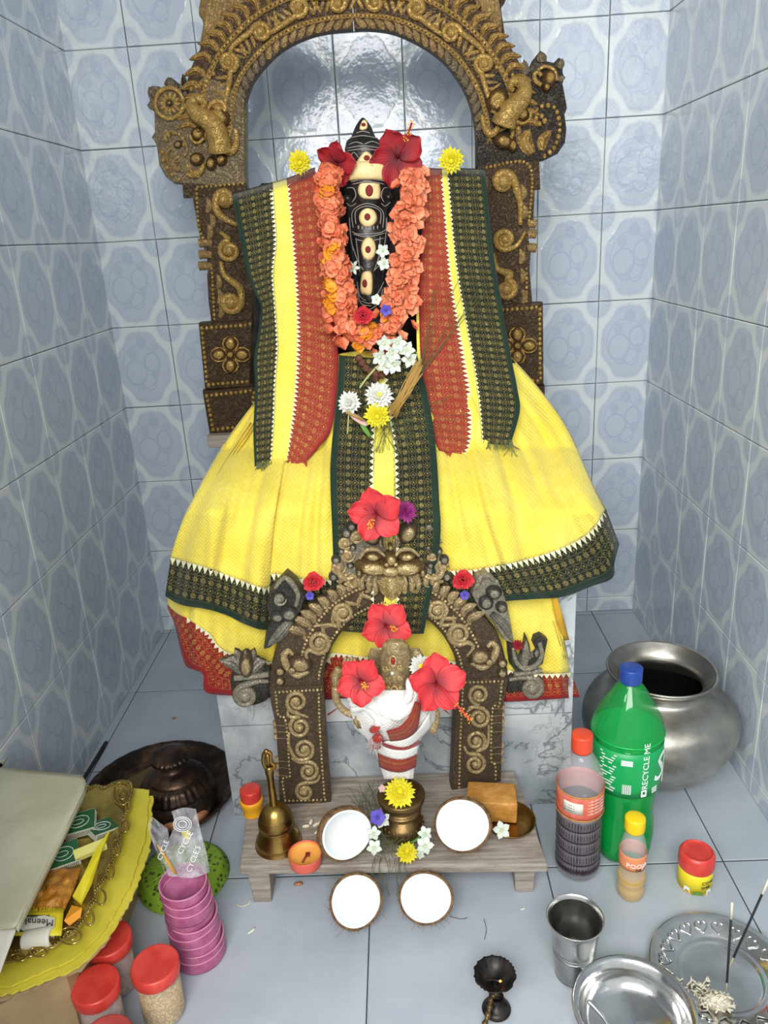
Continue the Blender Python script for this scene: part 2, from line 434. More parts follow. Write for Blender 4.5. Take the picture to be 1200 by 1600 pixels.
G['steel'] = mat('steel', fn=f_steel(.24, .2)); G['steelp'] = mat('dented_steel', fn=f_steel(.3, .3, (198, 194, 184), (150, 146, 136))); G['steelb'] = mat('bright_steel', fn=f_steel(.17, .15, (224, 224, 222), (190, 190, 188)))
G['iron'] = mat('sooty_iron', fn=lambda t: (t.base(t.mix(t.noise(60, 4).sm(.4, .7), C(24, 22, 22), C(60, 54, 50))), t.set('Metallic', .5), t.set('Roughness', .4)))
G['wood'] = mat('weathered_wood', fn=f_wood)
G['redp'] = mat('red_plastic', fn=f_var(C(206, 58, 48), C(222, 76, 64), 30), rough=.35); G['redp2'] = mat('dusty_red_plastic', fn=f_var(C(168, 62, 58), C(196, 78, 70), 20), rough=.5)
G['yelp'] = mat('yellow_plastic', C(244, 206, 20), .3); G['bluep'] = mat('blue_plastic', C(34, 70, 150), .3); G['orgp'] = mat('orange_red_plastic', C(226, 76, 44), .32)
G['pet'] = mat('clear_plastic', (.9, .9, .92, 1), .06, Alpha=.12, Specular_IOR_Level=1.0)
G['petg'] = mat('green_clear_plastic', C(16, 170, 76), .06, Alpha=.30, Specular_IOR_Level=1.0)
G['liqg'] = mat('green_drink', C(16, 190, 84), .12)
G['liqd'] = mat('dark_liquid', C(44, 24, 38), .12); G['liqo'] = mat('amber_oil', C(206, 170, 92), .1, Alpha=.85)
G['lgreen'] = mat('green_label', C(12, 160, 84), .4); G['ink'] = mat('white_ink', C(240, 244, 240), .5); G['inkk'] = mat('black_ink', C(36, 40, 36), .6)
G['lred'] = mat('red_label', fn=f_var(C(214, 96, 78), C(226, 122, 100), 50)); G['lorange'] = mat('orange_label', C(232, 146, 98), .5); G['lyel'] = mat('yellow_label', C(236, 216, 40), .5); G['paper'] = mat('white_paper', C(226, 222, 206), .7)
G['gram'] = mat('yellow_grain', fn=lambda t: (t.base(t.mix(t.voro(260).sm(.2, .6), C(226, 196, 108), C(178, 140, 70))), t.bump(t.voro(260), .002), t.set('Roughness', .7)))
G['powder'] = mat('dusty_powder', fn=f_var(C(190, 160, 140), C(150, 112, 92), 60, .001)); G['maroon'] = mat('maroon_powder', fn=f_var(C(120, 30, 34), C(140, 44, 44), 60))
G['jag'] = mat('jaggery', fn=lambda t: (t.base(t.mix(t.noise(50, 5).sm(.35, .7), C(186, 128, 52), C(212, 158, 84))), t.set('Roughness', .5), t.set('Subsurface Weight', .2), t.set('Subsurface Scale', .01), t.bump(t.noise(180, 5), .0015)))
G['gtray'] = mat('golden_plastic', fn=lambda t: (t.base(t.mix(t.noise(20, 3).sm(.3, .7), C(196, 172, 96), C(150, 128, 60))), t.set('Metallic', .8), t.set('Roughness', .22), t.bump(t.noise(70, 3), .0008)))
G['ysheet'] = mat('yellow_paper', fn=f_var(C(206, 194, 62), C(222, 208, 70), 18, .0008, 60)); G['card'] = mat('cardboard', fn=f_var(C(164, 138, 98), C(182, 156, 114), 12, .0006, 80)); G['cream'] = mat('cream_cover', fn=f_var(C(196, 192, 162), C(212, 208, 180), 9, .0012, 30))
G['mgreen'] = mat('matchbox_green', C(38, 92, 52), .5); G['mwhite'] = mat('matchbox_white', C(216, 216, 196), .6); G['pyel'] = mat('folded_yellow_paper', fn=f_var(C(226, 208, 30), C(238, 222, 60), 20))
G['halo'] = mat('turmeric_pack', fn=f_var(C(176, 112, 34), C(206, 146, 56), 40, .004, 60), rough=.25)
G['leafg'] = mat('green_plastic', fn=lambda t: (t.base(t.mix(t.voro(110).sm(.25, .45), C(70, 92, 30), C(142, 180, 52))), t.set('Roughness', .5)))
G['cup'] = mat('magenta_cup', fn=f_var(C(158, 76, 116), C(186, 108, 144), 30), rough=.35)
G['cuprim'] = mat('pale_cup_rim', C(214, 140, 170), .3)
G['bag'] = mat('crinkled_plastic', fn=lambda t: (t.base(C(240, 240, 246)), t.set('Roughness', .16), t.set('Alpha', t.noise(40, 4).sm(.35, .8)*.42+.14), t.bump(t.noise(60, 4), .004)))
G['ash'] = mat('ash', fn=f_var(C(190, 182, 166), C(146, 134, 116), 80)); G['incense'] = mat('incense_black', C(34, 34, 36), .8); G['match'] = mat('match_wood', C(206, 180, 130), .7)
G['ruby'] = mat('red_stone', C(150, 20, 30), .25); G['bone'] = mat('dried_petal', C(222, 214, 190), .7)
G['diya'] = mat('diya_orange', fn=f_var(C(224, 152, 62), C(236, 172, 84), 20)); G['pinkp'] = mat('coral_plastic', C(222, 100, 80), .4)
G['rod'] = mat('dark_rod', C(40, 38, 38), .5); G['orgj'] = mat('orange_jar', C(240, 172, 30), .4)
# ================================================================== SETTING
XL, XR = -.1434, 1.1814; TW, TH, STRIP = .15, .1988, .0423; YF = -1.52; ZT = 2.1
def struct(name, mb, m, **k):
    return tag(mb.build(name, m, smooth=False, **k), kind='structure')
_tc = {}
def tile_mesh(w, h, uv, m, th=.004, ch=.0016):
    key = (round(w, 4), round(h, 4), uv, m.name)
    if key in _tc: return _tc[key]
    u0, v0, u1, v1 = uv; b = MB()
    o = [(0, 0), (w, 0), (w, h), (0, h)]; i = [(ch, ch), (w-ch, ch), (w-ch, h-ch), (ch, h-ch)]
    vs = [(x, 0, z) for x, z in o]+[(x, -th+ch*.6, z) for x, z in o]+[(x, -th, z) for x, z in i]
    U = lambda x, z: (u0+(u1-u0)*x/w, v0+(v1-v0)*z/h)
    uvs = [U(x, z) for x, z in o]+[U(x, z) for x, z in o]+[U(x, z) for x, z in i]
    fs = [(8, 9, 10, 11)]+[(k, (k+1) % 4, 4+(k+1) % 4, 4+k) for k in range(4)]+[(4+k, 4+(k+1) % 4, 8+(k+1) % 4, 8+k) for k in range(4)]
    b.add(vs, fs, uvs); o_ = b.build('tile', m, smooth=False); me = o_.data; bpy.data.objects.remove(o_); _tc[key] = me
    return me
def tile_at(parent, w, h, uv, m, M):
    o = bpy.data.objects.new('tile', tile_mesh(w, h, uv, m)); COL.objects.link(o); o.parent = parent; o.matrix_world = M; return o
JT = .0016
def tile_wall(parent, x0, x1, first, origin, rotz, rows=10):
    """tiles from local x0..x1, first column width; origin/rotz place the local frame (x along, -y out)"""
    cols = []; x = x0; w = first
    while x < x1-.004:
        ww = min(w, x1-x); cols.append((x, ww, w)); x += ww; w = TW
    for k, (x, ww, full) in enumerate(cols):
        for r in range(-1, rows):
            z0 = 0 if r < 0 else STRIP+r*TH; h = STRIP if r < 0 else TH
            ufrac = ww/TW; u0, u1 = (1-ufrac, 1) if (k == 0 and ufrac < 1) else (0, min(1, ufrac))
            v0 = 1-STRIP/TH if r < 0 else 0
            jx, jz, jy = [random.uniform(-.0004, .0004) for _ in range(3)]
            M = Matrix.Translation(origin) @ Matrix.Rotation(rotz, 4, 'Z') @ Matrix.Translation((x+JT/2+jx, -.001+jy, z0+JT/2+jz))
            flip = (r == 7 and k == 8 and rotz == 0)
            tile_at(parent, ww-JT, h-JT, (round(u0, 3), v0, round(u1, 3), 1) if not flip else (1, 1, 0, 0), G['tile'], M)
wb = struct('wall_back', MB().box(((XL+XR)/2, .02, ZT/2), (XR-XL+.2, .04, ZT)), G['grout'])
tile_wall(wb, XL, XR, -XL, (0, 0, 0), 0)
wl = struct('wall_left', MB().box((XL-.02, YF/2, ZT/2), (.04, -YF, ZT)), G['grout'])
# left wall faces +X : local x runs toward -Y? frame: local -y -> +X
tile_wall(wl, -(-YF), -.0, .5, (XL, 0, 0), pi/2) if 0 else None
def side_tiles(parent, X0, sgn, first):
    y = 0; w = first; k = 0
    while y > YF+.01:
        ww = min(w, y-YF)
        for r in range(-1, 10):
            z0 = 0 if r < 0 else STRIP+r*TH; h = STRIP if r < 0 else TH
            v0 = round(1-STRIP/TH, 3) if r < 0 else 0
            me = (round(ww/TW, 3) if w > ww else 1)
            jy = random.uniform(-.0004, .0004)
            if sgn > 0:   # left wall, faces +X; local +x maps to +Y
                M = Matrix.Translation((X0+.001+jy, y-ww+JT/2, z0+JT/2)) @ Matrix.Rotation(pi/2, 4, 'Z')
            else:         # right wall faces -X; local +x maps to -Y
                M = Matrix.Translation((X0-.001+jy, y-JT/2, z0+JT/2)) @ Matrix.Rotation(-pi/2, 4, 'Z')
            tile_at(parent, ww-JT, h-JT, (0, v0, 1, 1), G['tile'], M)
        y -= ww; w = TW; k += 1
side_tiles(wl, XL, 1, .158)
wr = struct('wall_right', MB().box((XR+.02, YF/2, ZT/2), (.04, -YF, ZT)), G['grout'])
side_tiles(wr, XR, -1, .150)
struct('added_shade_wall', MB().box((XL+.11, YF-.03, ZT/2), (.30, .05, ZT)), G['plaster'])  # unseen wall piece added to block light and darken the left wall
struct('ceiling', MB().box(((XL+XR)/2, YF/2, ZT+.02), (XR-XL+.2, -YF+.1, .04)), G['plaster'])
fl = struct('floor', MB().box((.5, -1.6, -.021), (3.6, 3.4, .04)), G['fgrout'])
FT, FX0, FY0 = .2958, .1759, -.0206
for i in range(-5, 7):
    for j in range(-1, 9):
        x = FX0+i*FT; y = FY0-j*FT-FT
        if y < -3.2: continue
        b_y1 = min(y+FT, 0.0); b_x0, b_x1 = x, x+FT
        if j < 6: b_x0 = max(b_x0, XL); b_x1 = min(b_x1, XR)
        if b_x1-b_x0 < .01 or b_y1-y < .004: continue
        M = Matrix.Translation((b_x0+.0009, y+.0009, -.004)) @ Matrix.Rotation(-pi/2, 4, 'X') @ Matrix.Scale(-1, 4, (0, 0, 1))
        w_, h_ = b_x1-b_x0-.0018, b_y1-y-.0018
        me = tile_mesh(round(w_, 4), round(h_, 4), (0, 0, 1, 1), G['floor'])
        M = Matrix(((1, 0, 0, b_x0+.0009), (0, 0, 1, y+.0009), (0, -1, 0, -.004), (0, 0, 0, 1)))
        o = bpy.data.objects.new('tile', me); COL.objects.link(o); o.parent = fl; o.matrix_world = M
# baseboard-like dark wet joint at the foot of the side walls
# ================================================================== PEDESTAL
PX0, PX1, PY0, PZ = .2085, .840, -.757, .435
BX, BY, BZ = .29, .0, .0
ped = thing('pedestal', 'grey marbled tile pedestal under the big black idol', 'pedestal', ((PX0+PX1)/2, -.5, 0)); ped['_c'] = ((PX0+PX1)/2, -.5, 0)
MB().box(((PX0+PX1)/2, -.49, PZ/2-.002), (PX1-PX0-.01, .52, PZ-.004)).build('core', G['grout'], ped, smooth=False)
def slab(mb, x0, x1, y0, y1, z0, z1): return mb.box(((x0+x1)/2, (y0+y1)/2, (z0+z1)/2), (x1-x0, y1-y0, z1-z0))
zs = [(.0, .196), (.198, .222), (.224, PZ)]
xs = [PX0, .385, .665, PX1]
for k in range(3):
    for (z0, z1) in ((0, .198), (.1995, .26 if k == 1 else PZ)):
        m = G['marblew'] if (k == 1 and z0 > .1) else G['marble']
        slab(MB(), xs[k]+(.0 if k == 0 else .0007), xs[k+1]-.0007, PY0, PY0+.009, z0+.0005, z1-.0005).build('tile', m, ped, smooth=False, bevel=.0008)
slab(MB(), .3857, .6643, PY0, PY0+.009, .2612, PZ-.0005).build('tile', G['marble'], ped, smooth=False)
for side in (0, 1):
    for y0 in (-.748, -.49):
        for (z0, z1) in ((0, .198), (.1995, PZ)):
            X_ = PX0 if side == 0 else PX1-.009
            slab(MB(), X_, X_+.009, y0+.0006, y0+.257, z0+.0005, z1-.0005).build('tile', G['marble'], ped, smooth=False)
# printed red rays on the white tile
for (a, b) in (((414, 1124), (435, 1103)), ((727, 1092), (739, 1105)), ((716, 1096), (722, 1110))):
    pass
for a, b, w in (((512, 1117), (533, 1103), .0016), ((690, 1105), (703, 1117), .0018)):
    A, B = P(*a, PY0-.0006), P(*b, PY0-.0006)
    mb = MB(); d = (B-A).normalized(); n = Vector((-d.z, 0, d.x))*w
    mb.add([A-n, A+n, B+n*.2, B-n*.2, A-n+Vector((0, .0005, 0)), A+n+Vector((0, .0005, 0)), B+n*.2+Vector((0, .0005, 0)), B-n*.2+Vector((0, .0005, 0))], [(0, 1, 2, 3), (7, 6, 5, 4), (0, 4, 5, 1), (2, 6, 7, 3)])
    mb.build('printed_ray', G['fringe'], ped, smooth=False)
YA = -.355
st = wthing('stone_ledge', 'pale stone ledge carrying the big bronze arch behind the idol', 'ledge', (.5, -.3, 0))
zl = P(329, 677, YA-.016).z-.0125
x0 = P(324, 690, YA-.035).x
slab(MB(), x0, .885, YA-.035, YA+.12, zl-.014, zl+.012).build('slab', G['wood'], st, smooth=False, bevel=.002)
slab(MB(), .26, .80, YA-.0, YA+.11, .46, zl-.014).build('riser', G['marble'], st, smooth=False)

# ================================================================== RELIEF TOOLS
class Frame:
    def __init__(s, p, n): s.p = Vector(p); s.n = Vector(n).normalized()
    def at(s, px, py, h=0):
        d = ray(px, py); t = (s.p-CAM).dot(s.n)/d.dot(s.n); return CAM+d*t+s.n*h
    def plate(s, mb, pts, h0, h1, inset=0, sm=0):
        if sm: pts = [tuple(q)[:2] for q in smooth_path([(x, y, 0) for x, y in pts], sm, True)]
        cx = sum(p[0] for p in pts)/len(pts); cy = sum(p[1] for p in pts)/len(pts); n = len(pts)
        ar = sum(pts[i][0]*pts[(i+1) % n][1]-pts[(i+1) % n][0]*pts[i][1] for i in range(n)); sg = 1 if ar > 0 else -1
        def off(d):
            r = []
            for i in range(n):
                a, b = Vector(pts[i-1]), Vector(pts[(i+1) % n]); t = (b-a); t = t/max(t.length, 1e-6)
                r.append((pts[i][0]-sg*t.y*d, pts[i][1]+sg*t.x*d))
            return r
        rings = [[s.at(x, y, h0) for x, y in pts], [s.at(x, y, lerp(h0, h1, .7)) for x, y in pts]]
        if inset: rings.append([s.at(x, y, h1) for x, y in off(inset)])
        else: rings.append([s.at(x, y, h1) for x, y in pts])
        mb.loft(rings); return mb
    def tube(s, mb, pts, r, h, n=6, sm=6):
        q = smooth_path([(x, y, 0) for x, y in pts], sm) if sm else [Vector((x, y, 0)) for x, y in pts]
        L = len(q); R = [interp([(0, r[0]), (.5, r[1]), (1, r[2])], i/(L-1)) for i in range(L)] if isinstance(r, (tuple, list)) else r
        H = (lambda t: h) if not callable(h) else h
        mb.tube([s.at(p.x, p.y, H(i/(L-1))) for i, p in enumerate(q)], R, n); return mb
    def spiral(s, mb, cx, cy, R, turns, a0, dr, r, h, lead=None, eye=True):
        """spiral from the outside in; lead: px points coming before the spiral"""
        pts = []; N = max(10, int(turns*15))
        for i in range(N+1):
            t = i/N; a = a0+dr*turns*2*pi*t; rr = R*(1-t)**.8*.86+R*.14
            pts.append((cx+rr*cos(a), cy+rr*sin(a)))
        if lead: pts = [tuple(q)[:2] for q in smooth_path([(x, y, 0) for x, y in list(lead)+[pts[0]]], 5)][:-1]+pts
        L = len(pts)
        mb.tube([s.at(x, y, h+.3*r*i/L) for i, (x, y) in enumerate(pts)], [r*interp([(0, .5), (.25, 1), (.8, .9), (1, .6)], i/(L-1)) for i in range(L)], 6)
        if eye: mb.ball(s.at(cx, cy, h+r*.3), r*1.7, 8, 5)
        return mb
    def blob(s, mb, cx, cy, rx, ry, ang, h, hh=None, nu=14, nv=8):
        """ellipsoid in px radii with height hh (m)"""
        o = s.at(cx, cy, h); ex = s.at(cx+rx*cos(ang), cy+rx*sin(ang), h)-o; ey = s.at(cx-ry*sin(ang), cy+ry*cos(ang), h)-o; ez = s.n*(hh or min(ex.length, ey.length))
        vs = []
        for j in range(nv+1):
            th = pi*j/nv
            for i in range(nu):
                a = 2*pi*i/nu; vs.append(o+ex*sin(th)*cos(a)+ey*sin(th)*sin(a)+ez*cos(th))
        fs = [(j*nu+i, (j+1)*nu+i, (j+1)*nu+(i+1) % nu, j*nu+(i+1) % nu) for j in range(nv) for i in range(nu)]
        mb.add(vs, fs); return mb
    def leaf(s, mb, pts, w, h, hh, ribs=2, curl=0):
        """leaf along centre line pts (px), half width w px, ridged"""
        q = Path([(x, y, 0) for x, y in pts], 4); n = 7; nu = 2*ribs+2; vs = []
        for j in range(n+1):
            t = j/n; c = q.at(t); d = q.at(min(1, t+.02))-q.at(max(0, t-.02)); d.normalize(); nn = Vector((-d.y, d.x, 0))
            ww = w*(sin(pi*min(1, t*.86+.14))**.7)*(1 if t < .98 else .2)
            for i in range(nu+1):
                e = i/nu*2-1; z = hh*(1-e*e)*(.35+.65*sin(pi*min(1, t*.9+.08)))*(1 if i % 2 else .72)+curl*t*t
                p = c+nn*ww*e; vs.append(s.at(p.x, p.y, h+z))
        fs = [(j*(nu+1)+i, j*(nu+1)+i+1, (j+1)*(nu+1)+i+1, (j+1)*(nu+1)+i) for j in range(n) for i in range(nu)]
        # skirt down to the ground so that the leaf is solid
        b = len(vs); edge = [j*(nu+1) for j in range(n+1)]+[n*(nu+1)+i for i in range(1, nu+1)]+[j*(nu+1)+nu for j in range(n-1, -1, -1)]+[i for i in range(nu-1, 0, -1)]
        for e in edge: vs.append(Vector(vs[e])-s.n*(hh*.6+abs(curl)*.2))
        m = len(edge); fs += [(edge[k], b+k, b+(k+1) % m, edge[(k+1) % m]) for k in range(m)]
        mb.add(vs, fs); return mb
    def beads(s, mb, pts, step, r, h, closed=False):
        q = Path([(x, y, 0) for x, y in pts], 6); N = max(2, int(q.L/step))
        for i in range(N+1):
            c = q.at(i/N); mb.ball(s.at(c.x, c.y, h), r*(.9+.2*((i*7) % 3)/2), 6, 4)
        return mb
def offset_path(path, ds):
    """path: Path in px; returns f(t, d) point at arc fraction t offset outward (left of travel) by d px"""
    def f(t, d):
        c = path.at(t); e = path.at(min(1, t+.01))-path.at(max(0, t-.01)); e.normalize()
        return (c.x+e.y*d, c.y-e.x*d)
    return f
# ================================================================== BIG ARCH
A1 = Frame((.5, YA, 1), (0, -1, 0)); K = .0018
arch = wthing('bronze_arch', 'large embossed bronze arch standing behind the black idol', 'arch', (.5, YA, zl+.012))
H0 = .004
inner = Path([(383, 300, 0), (379, 255, 0), (379, 210, 0), (386, 150, 0), (404, 114, 0), (440, 78, 0), (482, 57, 0), (524, 48, 0), (568, 45, 0), (612, 50, 0), (650, 66, 0), (684, 88, 0), (710, 116, 0), (732, 156, 0), (743, 204, 0), (746, 255, 0), (748, 300, 0)], 8)
of = offset_path(inner, 0)
mb = MB(); N = 90; ring = []
tb0, tb1 = .0, 1.0
def ringplate(t0, t1, d0, d1, h0, h1, name, m):
    b = MB(); n = int(90*(t1-t0))+2
    def g(u, v):
        t = lerp(t0, t1, u); d = lerp(d0, d1, v); x, y = of(t, d); return A1.at(x, y, h1 if 0 < v < 1 else h0)
    vs = []; 
    prof = [(d0, h0), (d0, h1), (d1, h1), (d1, h0)]
    rings = []
    for i in range(n+1):
        t = lerp(t0, t1, i/n); rings.append([A1.at(*of(t, d), h) for d, h in prof])
    b.loft(rings); return b.build(name, m, arch, smooth=False)
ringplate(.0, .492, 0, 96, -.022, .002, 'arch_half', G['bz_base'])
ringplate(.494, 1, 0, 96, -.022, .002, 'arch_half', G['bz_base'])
b = MB()
for seq in ([.125+i*.0195 for i in range(39)],):
    for t in seq:
        if abs(t-.5) < .006: continue
        sg = 1 if t < .5 else -1
        p0 = of(t-.004*sg, 1); p1 = of(t+.006*sg, 9); p2 = of(t+.018*sg, 16)
        q = MB(); A1.leaf(q, [p0, p1, p2], 5.2, .001, .008, 1); q.build('edge_petal', G['bz_dk'] if (t < .3 or t > .7) else G['bz_base'], arch)
bd = MB()
path_in = [of(.11+.78*i/60, 20) for i in range(61)]; path_out = [of(.10+.80*i/60, 66) for i in range(61)]
A1.beads(bd, path_in, 6.6, .0036, .004); A1.beads(bd, path_out, 7.6, .0042, .004)
# rims
b = MB(); A1.tube(b, [of(.1+.8*i/40, 17.5) for i in range(41)], .0018, .003, 5, 1); A1.tube(b, [of(.1+.8*i/40, 22.5) for i in range(41)], .0018, .003, 5, 1)
A1.tube(b, [of(.1+.8*i/40, 63) for i in range(41)], .0018, .003, 5, 1); A1.tube(b, [of(.1+.8*i/40, 69) for i in range(41)], .0018, .003, 5, 1)
b.build('rim', G['bz_base'], arch)
for k, t in enumerate([.17, .245, .32, .395, .465]):
    for sg in (1, -1):
        tt = t if sg == 1 else 1-t; up = k % 2 == 0
        c = of(tt, 40 if up else 47); pr = of(tt-sg*.055, 56 if up else 30); pr2 = of(tt-sg*.02, 60 if up else 27)
        ang = atan2(pr2[1]-c[1], pr2[0]-c[0]); q = MB()
        dr = (1 if up else -1)*sg
        A1.spiral(q, c[0], c[1], 15, 1.5, ang, dr, .0055, .005, lead=[of(tt-sg*.075, 34), pr])
        q.build('scroll', G['bz'], arch)
        for j in range(7):
            t0 = tt+sg*(-.05+.012*j); q = MB(); base = of(t0, 54 if not up else 30); tip = of(t0+sg*.014, 28 if not up else 60)
            if hypot(tip[0]-c[0], tip[1]-c[1]) < 15: base = of(t0, 62 if not up else 26); tip = of(t0+sg*.01, 52 if not up else 34)
            md = ((base[0]+tip[0])/2+2*sg, (base[1]+tip[1])/2)
            A1.leaf(q, [base, md, tip], 3.4, .001, .0045, 1); q.build('leaf', G['bz_base'] if j % 2 else G['bz'], arch)
# acanthus leaves on the outside
for i in range(44):
    t = .135+i*.0170
    if .49 < t < .51: continue
    sg = 1 if t < .5 else -1
    q = MB(); A1.leaf(q, [of(t-.004*sg, 70), of(t+.001*sg, 86), of(t-.010*sg, 103)], 6.6, .000, .010, 3, .004); q.build('acanthus_leaf', G['bz'], arch)
# outer wings at the shoulders
for sg in (1, -1):
    def mx(p): return p if sg == 1 else (1096-p[0]+4, p[1]-22+.035*(p[0]-310))
    q = MB(); A1.plate(q, [mx(p) for p in [(330, -100), (318, -40), (313, -10), (309, 20), (316, 34), (311, 70), (316, 88), (340, 84), (372, 40), (430, -10), (470, -60)]], -.02, -.002, 3, 3); q.build('wing', G['bz_base'], arch)
    for j in range(6):
        q = MB(); A1.leaf(q, [mx((318+j*7, 78-j*9)), mx((322+j*8, 40-j*12)), mx((330+j*12, -10-j*16))], 4.5, -.002, .008, 1); q.build('feather', G['bz_base'], arch)
# makara lobes (left drawn, right mirrored with its own ornaments)
def lobe(side):
    if side == 0:
        out = [(386, 300), (384, 268), (384, 220), (384, 150), (350, 128), (320, 118), (302, 132), (287, 147), (287, 122), (284, 114), (278, 140), (276, 128), (266, 120), (260, 138), (252, 142), (247, 134), (236, 133), (229, 144), (233, 157), (229, 165), (240, 174), (241, 205), (236, 214), (243, 225), (248, 258), (258, 276), (272, 287), (298, 289), (340, 292)]
    else:
        out = [(744, 262), (744, 220), (742, 180), (742, 150), (776, 110), (800, 96), (822, 103), (827, 107), (834, 92), (845, 78), (856, 95), (866, 97), (874, 89), (881, 96), (880, 112), (883, 121), (880, 130), (887, 168), (883, 178), (886, 200), (884, 222), (872, 240), (852, 250), (832, 254), (790, 258)]
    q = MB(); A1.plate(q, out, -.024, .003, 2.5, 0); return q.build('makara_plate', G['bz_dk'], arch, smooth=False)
lobe(0); lobe(1)
def orn(fn, name='relief_figure', m='bz', *a):
    q = MB(); fn(q); return q.build(name, G[m], arch)
# left: wheel, bird head with curled crest, balls
def wheel(q):
    A1.tube(q, [(266+22*cos(a*pi/12), 162+24*sin(a*pi/12)) for a in range(25)], .004, .006, 6, 1)
    A1.blob(q, 266, 162, 4, 4, 0, .005, .004)
    for k in range(12):
        a = k*pi/6; A1.leaf(q, [(266+6*cos(a), 162+6*sin(a)), (266+12*cos(a), 162+12*sin(a)), (266+18*cos(a), 162+19*sin(a))], 2.6, .003, .005, 1)
orn(wheel, 'wheel', 'bz')
def head_l(q):
    A1.tube(q, [(346, 238), (344, 222), (337, 200), (325, 188), (311, 180), (303, 168), (306, 158), (314, 156), (321, 162), (317, 170), (313, 168)], (.024, .013, .003), lambda t: .008+.006*sin(pi*min(1, t*1.6)), 8, 5)
    A1.blob(q, 342, 183, 22, 15, .5, .004, .012); A1.blob(q, 341, 212, 12, 20, .15, .006, .024); A1.blob(q, 336, 229, 9, 9, 0, .008, .018)
orn(head_l, 'makara_head', 'bz')
def eye_l(q): A1.blob(q, 311, 210, 12, 12, 0, .004, .014); A1.tube(q, [(299, 212), (304, 222), (313, 224), (321, 217)], .003, .012, 6); A1.blob(q, 314, 206, 3, 3, 0, .016, .005)
orn(eye_l, 'eye', 'bz')
def curl_l(q): A1.tube(q, [(369, 202), (371, 220), (367, 234), (357, 238), (351, 232), (356, 226)], (.004, .008, .003), .008, 7)
orn(curl_l, 'scroll', 'bz')
def balls_l(q): A1.blob(q, 309, 249, 12, 11, 0, .003, .016); A1.blob(q, 331, 256, 9, 12, 0, .003, .013); A1.blob(q, 347, 250, 9, 11, .3, .003, .014); A1.tube(q, [(292, 272), (302, 274), (314, 268), (320, 256)], (.003, .008, .003), .006, 7)
orn(balls_l, 'boss', 'bz')
def leaves_l(q):
    A1.leaf(q, [(281, 268), (272, 254), (285, 240)], 9, .002, .009, 2); A1.leaf(q, [(265, 260), (262, 240), (272, 228)], 6, .002, .006, 2); A1.leaf(q, [(301, 270), (294, 262), (296, 250)], 5, .002, .007, 1)
    A1.blob(q, 279, 226, 7, 7, 0, .003, .006); A1.tube(q, [(262, 222), (260, 212), (268, 206), (278, 210)], .003, .005, 6); A1.tube(q, [(289, 244), (294, 236), (290, 222), (282, 214)], .0025, .005, 6)
orn(leaves_l, 'leaf', 'bz_base')
def flames_l(q):
    A1.leaf(q, [(266, 138), (266, 130), (264, 121)], 9, .003, .007, 2); A1.leaf(q, [(242, 152), (238, 144), (234, 136)], 7, .003, .007, 2); A1.leaf(q, [(243, 170), (238, 166), (231, 164)], 6, .003, .006, 1); A1.blob(q, 291, 148, 6, 8, 0, .003, .008)
orn(flames_l, 'flame_tip', 'bz_dk')
A1.beads(bd, [(254, 238), (256, 250), (262, 262), (270, 273), (280, 281)], 12, .0045, .004); A1.beads(bd, [(258, 218), (266, 211), (277, 208), (286, 215), (289, 226)], 9, .004, .005)
A1.beads(bd, [(300, 140), (320, 128), (334, 116)], 8, .004, .004)
# right: elephant-like head, horse head, rosette
def head_r(q):
    A1.tube(q, [(786, 196), (792, 180), (806, 166), (816, 152), (818, 138), (810, 129), (800, 130), (797, 138), (802, 143)], (.024, .013, .004), lambda t: .008+.006*sin(pi*min(1, t*1.6)), 8, 5)
    A1.blob(q, 776, 158, 17, 22, .5, .004, .012); A1.blob(q, 787, 182, 14, 18, -.5, .006, .022); A1.blob(q, 790, 194, 10, 8, 0, .01, .018)
orn(head_r, 'makara_head', 'bz')
orn(lambda q: (A1.blob(q, 815, 179, 11, 13, 0, .004, .013), A1.tube(q, [(805, 190), (815, 194), (826, 188), (828, 176)], .003, .01, 6)), 'eye', 'bz')
orn(lambda q: A1.tube(q, [(752, 180), (755, 196), (760, 206), (768, 210), (775, 204), (777, 198)], (.003, .008, .005), .008, 7), 'scroll', 'bz')
orn(lambda q: (A1.blob(q, 786, 222, 16, 13, .3, .003, .018), A1.blob(q, 800, 228, 8, 12, 0, .003, .014)), 'boss', 'bz')
orn(lambda q: (A1.leaf(q, [(832, 240), (820, 222), (828, 202)], 12, .002, .011, 3), A1.leaf(q, [(846, 236), (848, 218), (862, 204)], 9, .002, .008, 2)), 'leaf', 'bz')
orn(lambda q: (A1.blob(q, 857, 124, 12, 16, .2, .004, .016), A1.blob(q, 852, 138, 6, 8, 0, .008, .013), A1.tube(q, [(845, 134), (836, 128), (834, 118), (840, 114), (845, 120)], .004, .007, 6), A1.tube(q, [(838, 112), (850, 106), (864, 112), (868, 128)], .003, .012, 6)), 'horse_head', 'bz')
orn(lambda q: (A1.leaf(q, [(846, 98), (846, 90), (845, 81)], 8, .003, .007, 2), A1.leaf(q, [(873, 108), (876, 100), (878, 92)], 6, .003, .007, 1), A1.leaf(q, [(870, 124), (876, 123), (883, 121)], 5, .003, .006, 1), A1.leaf(q, [(820, 118), (820, 104), (818, 94)], 6, .003, .007, 1)), 'flame_tip', 'bz_dk')
A1.beads(bd, [(838, 172), (848, 166), (858, 166), (867, 170), (871, 182), (874, 196), (872, 212), (867, 228), (860, 237), (850, 244)], 9.5, .0045, .005)
A1.beads(bd, [(837, 185), (845, 182), (850, 190), (842, 194)], 7, .005, .006)
A1.beads(bd, [(775, 106), (788, 116), (800, 118)], 8, .004, .004)
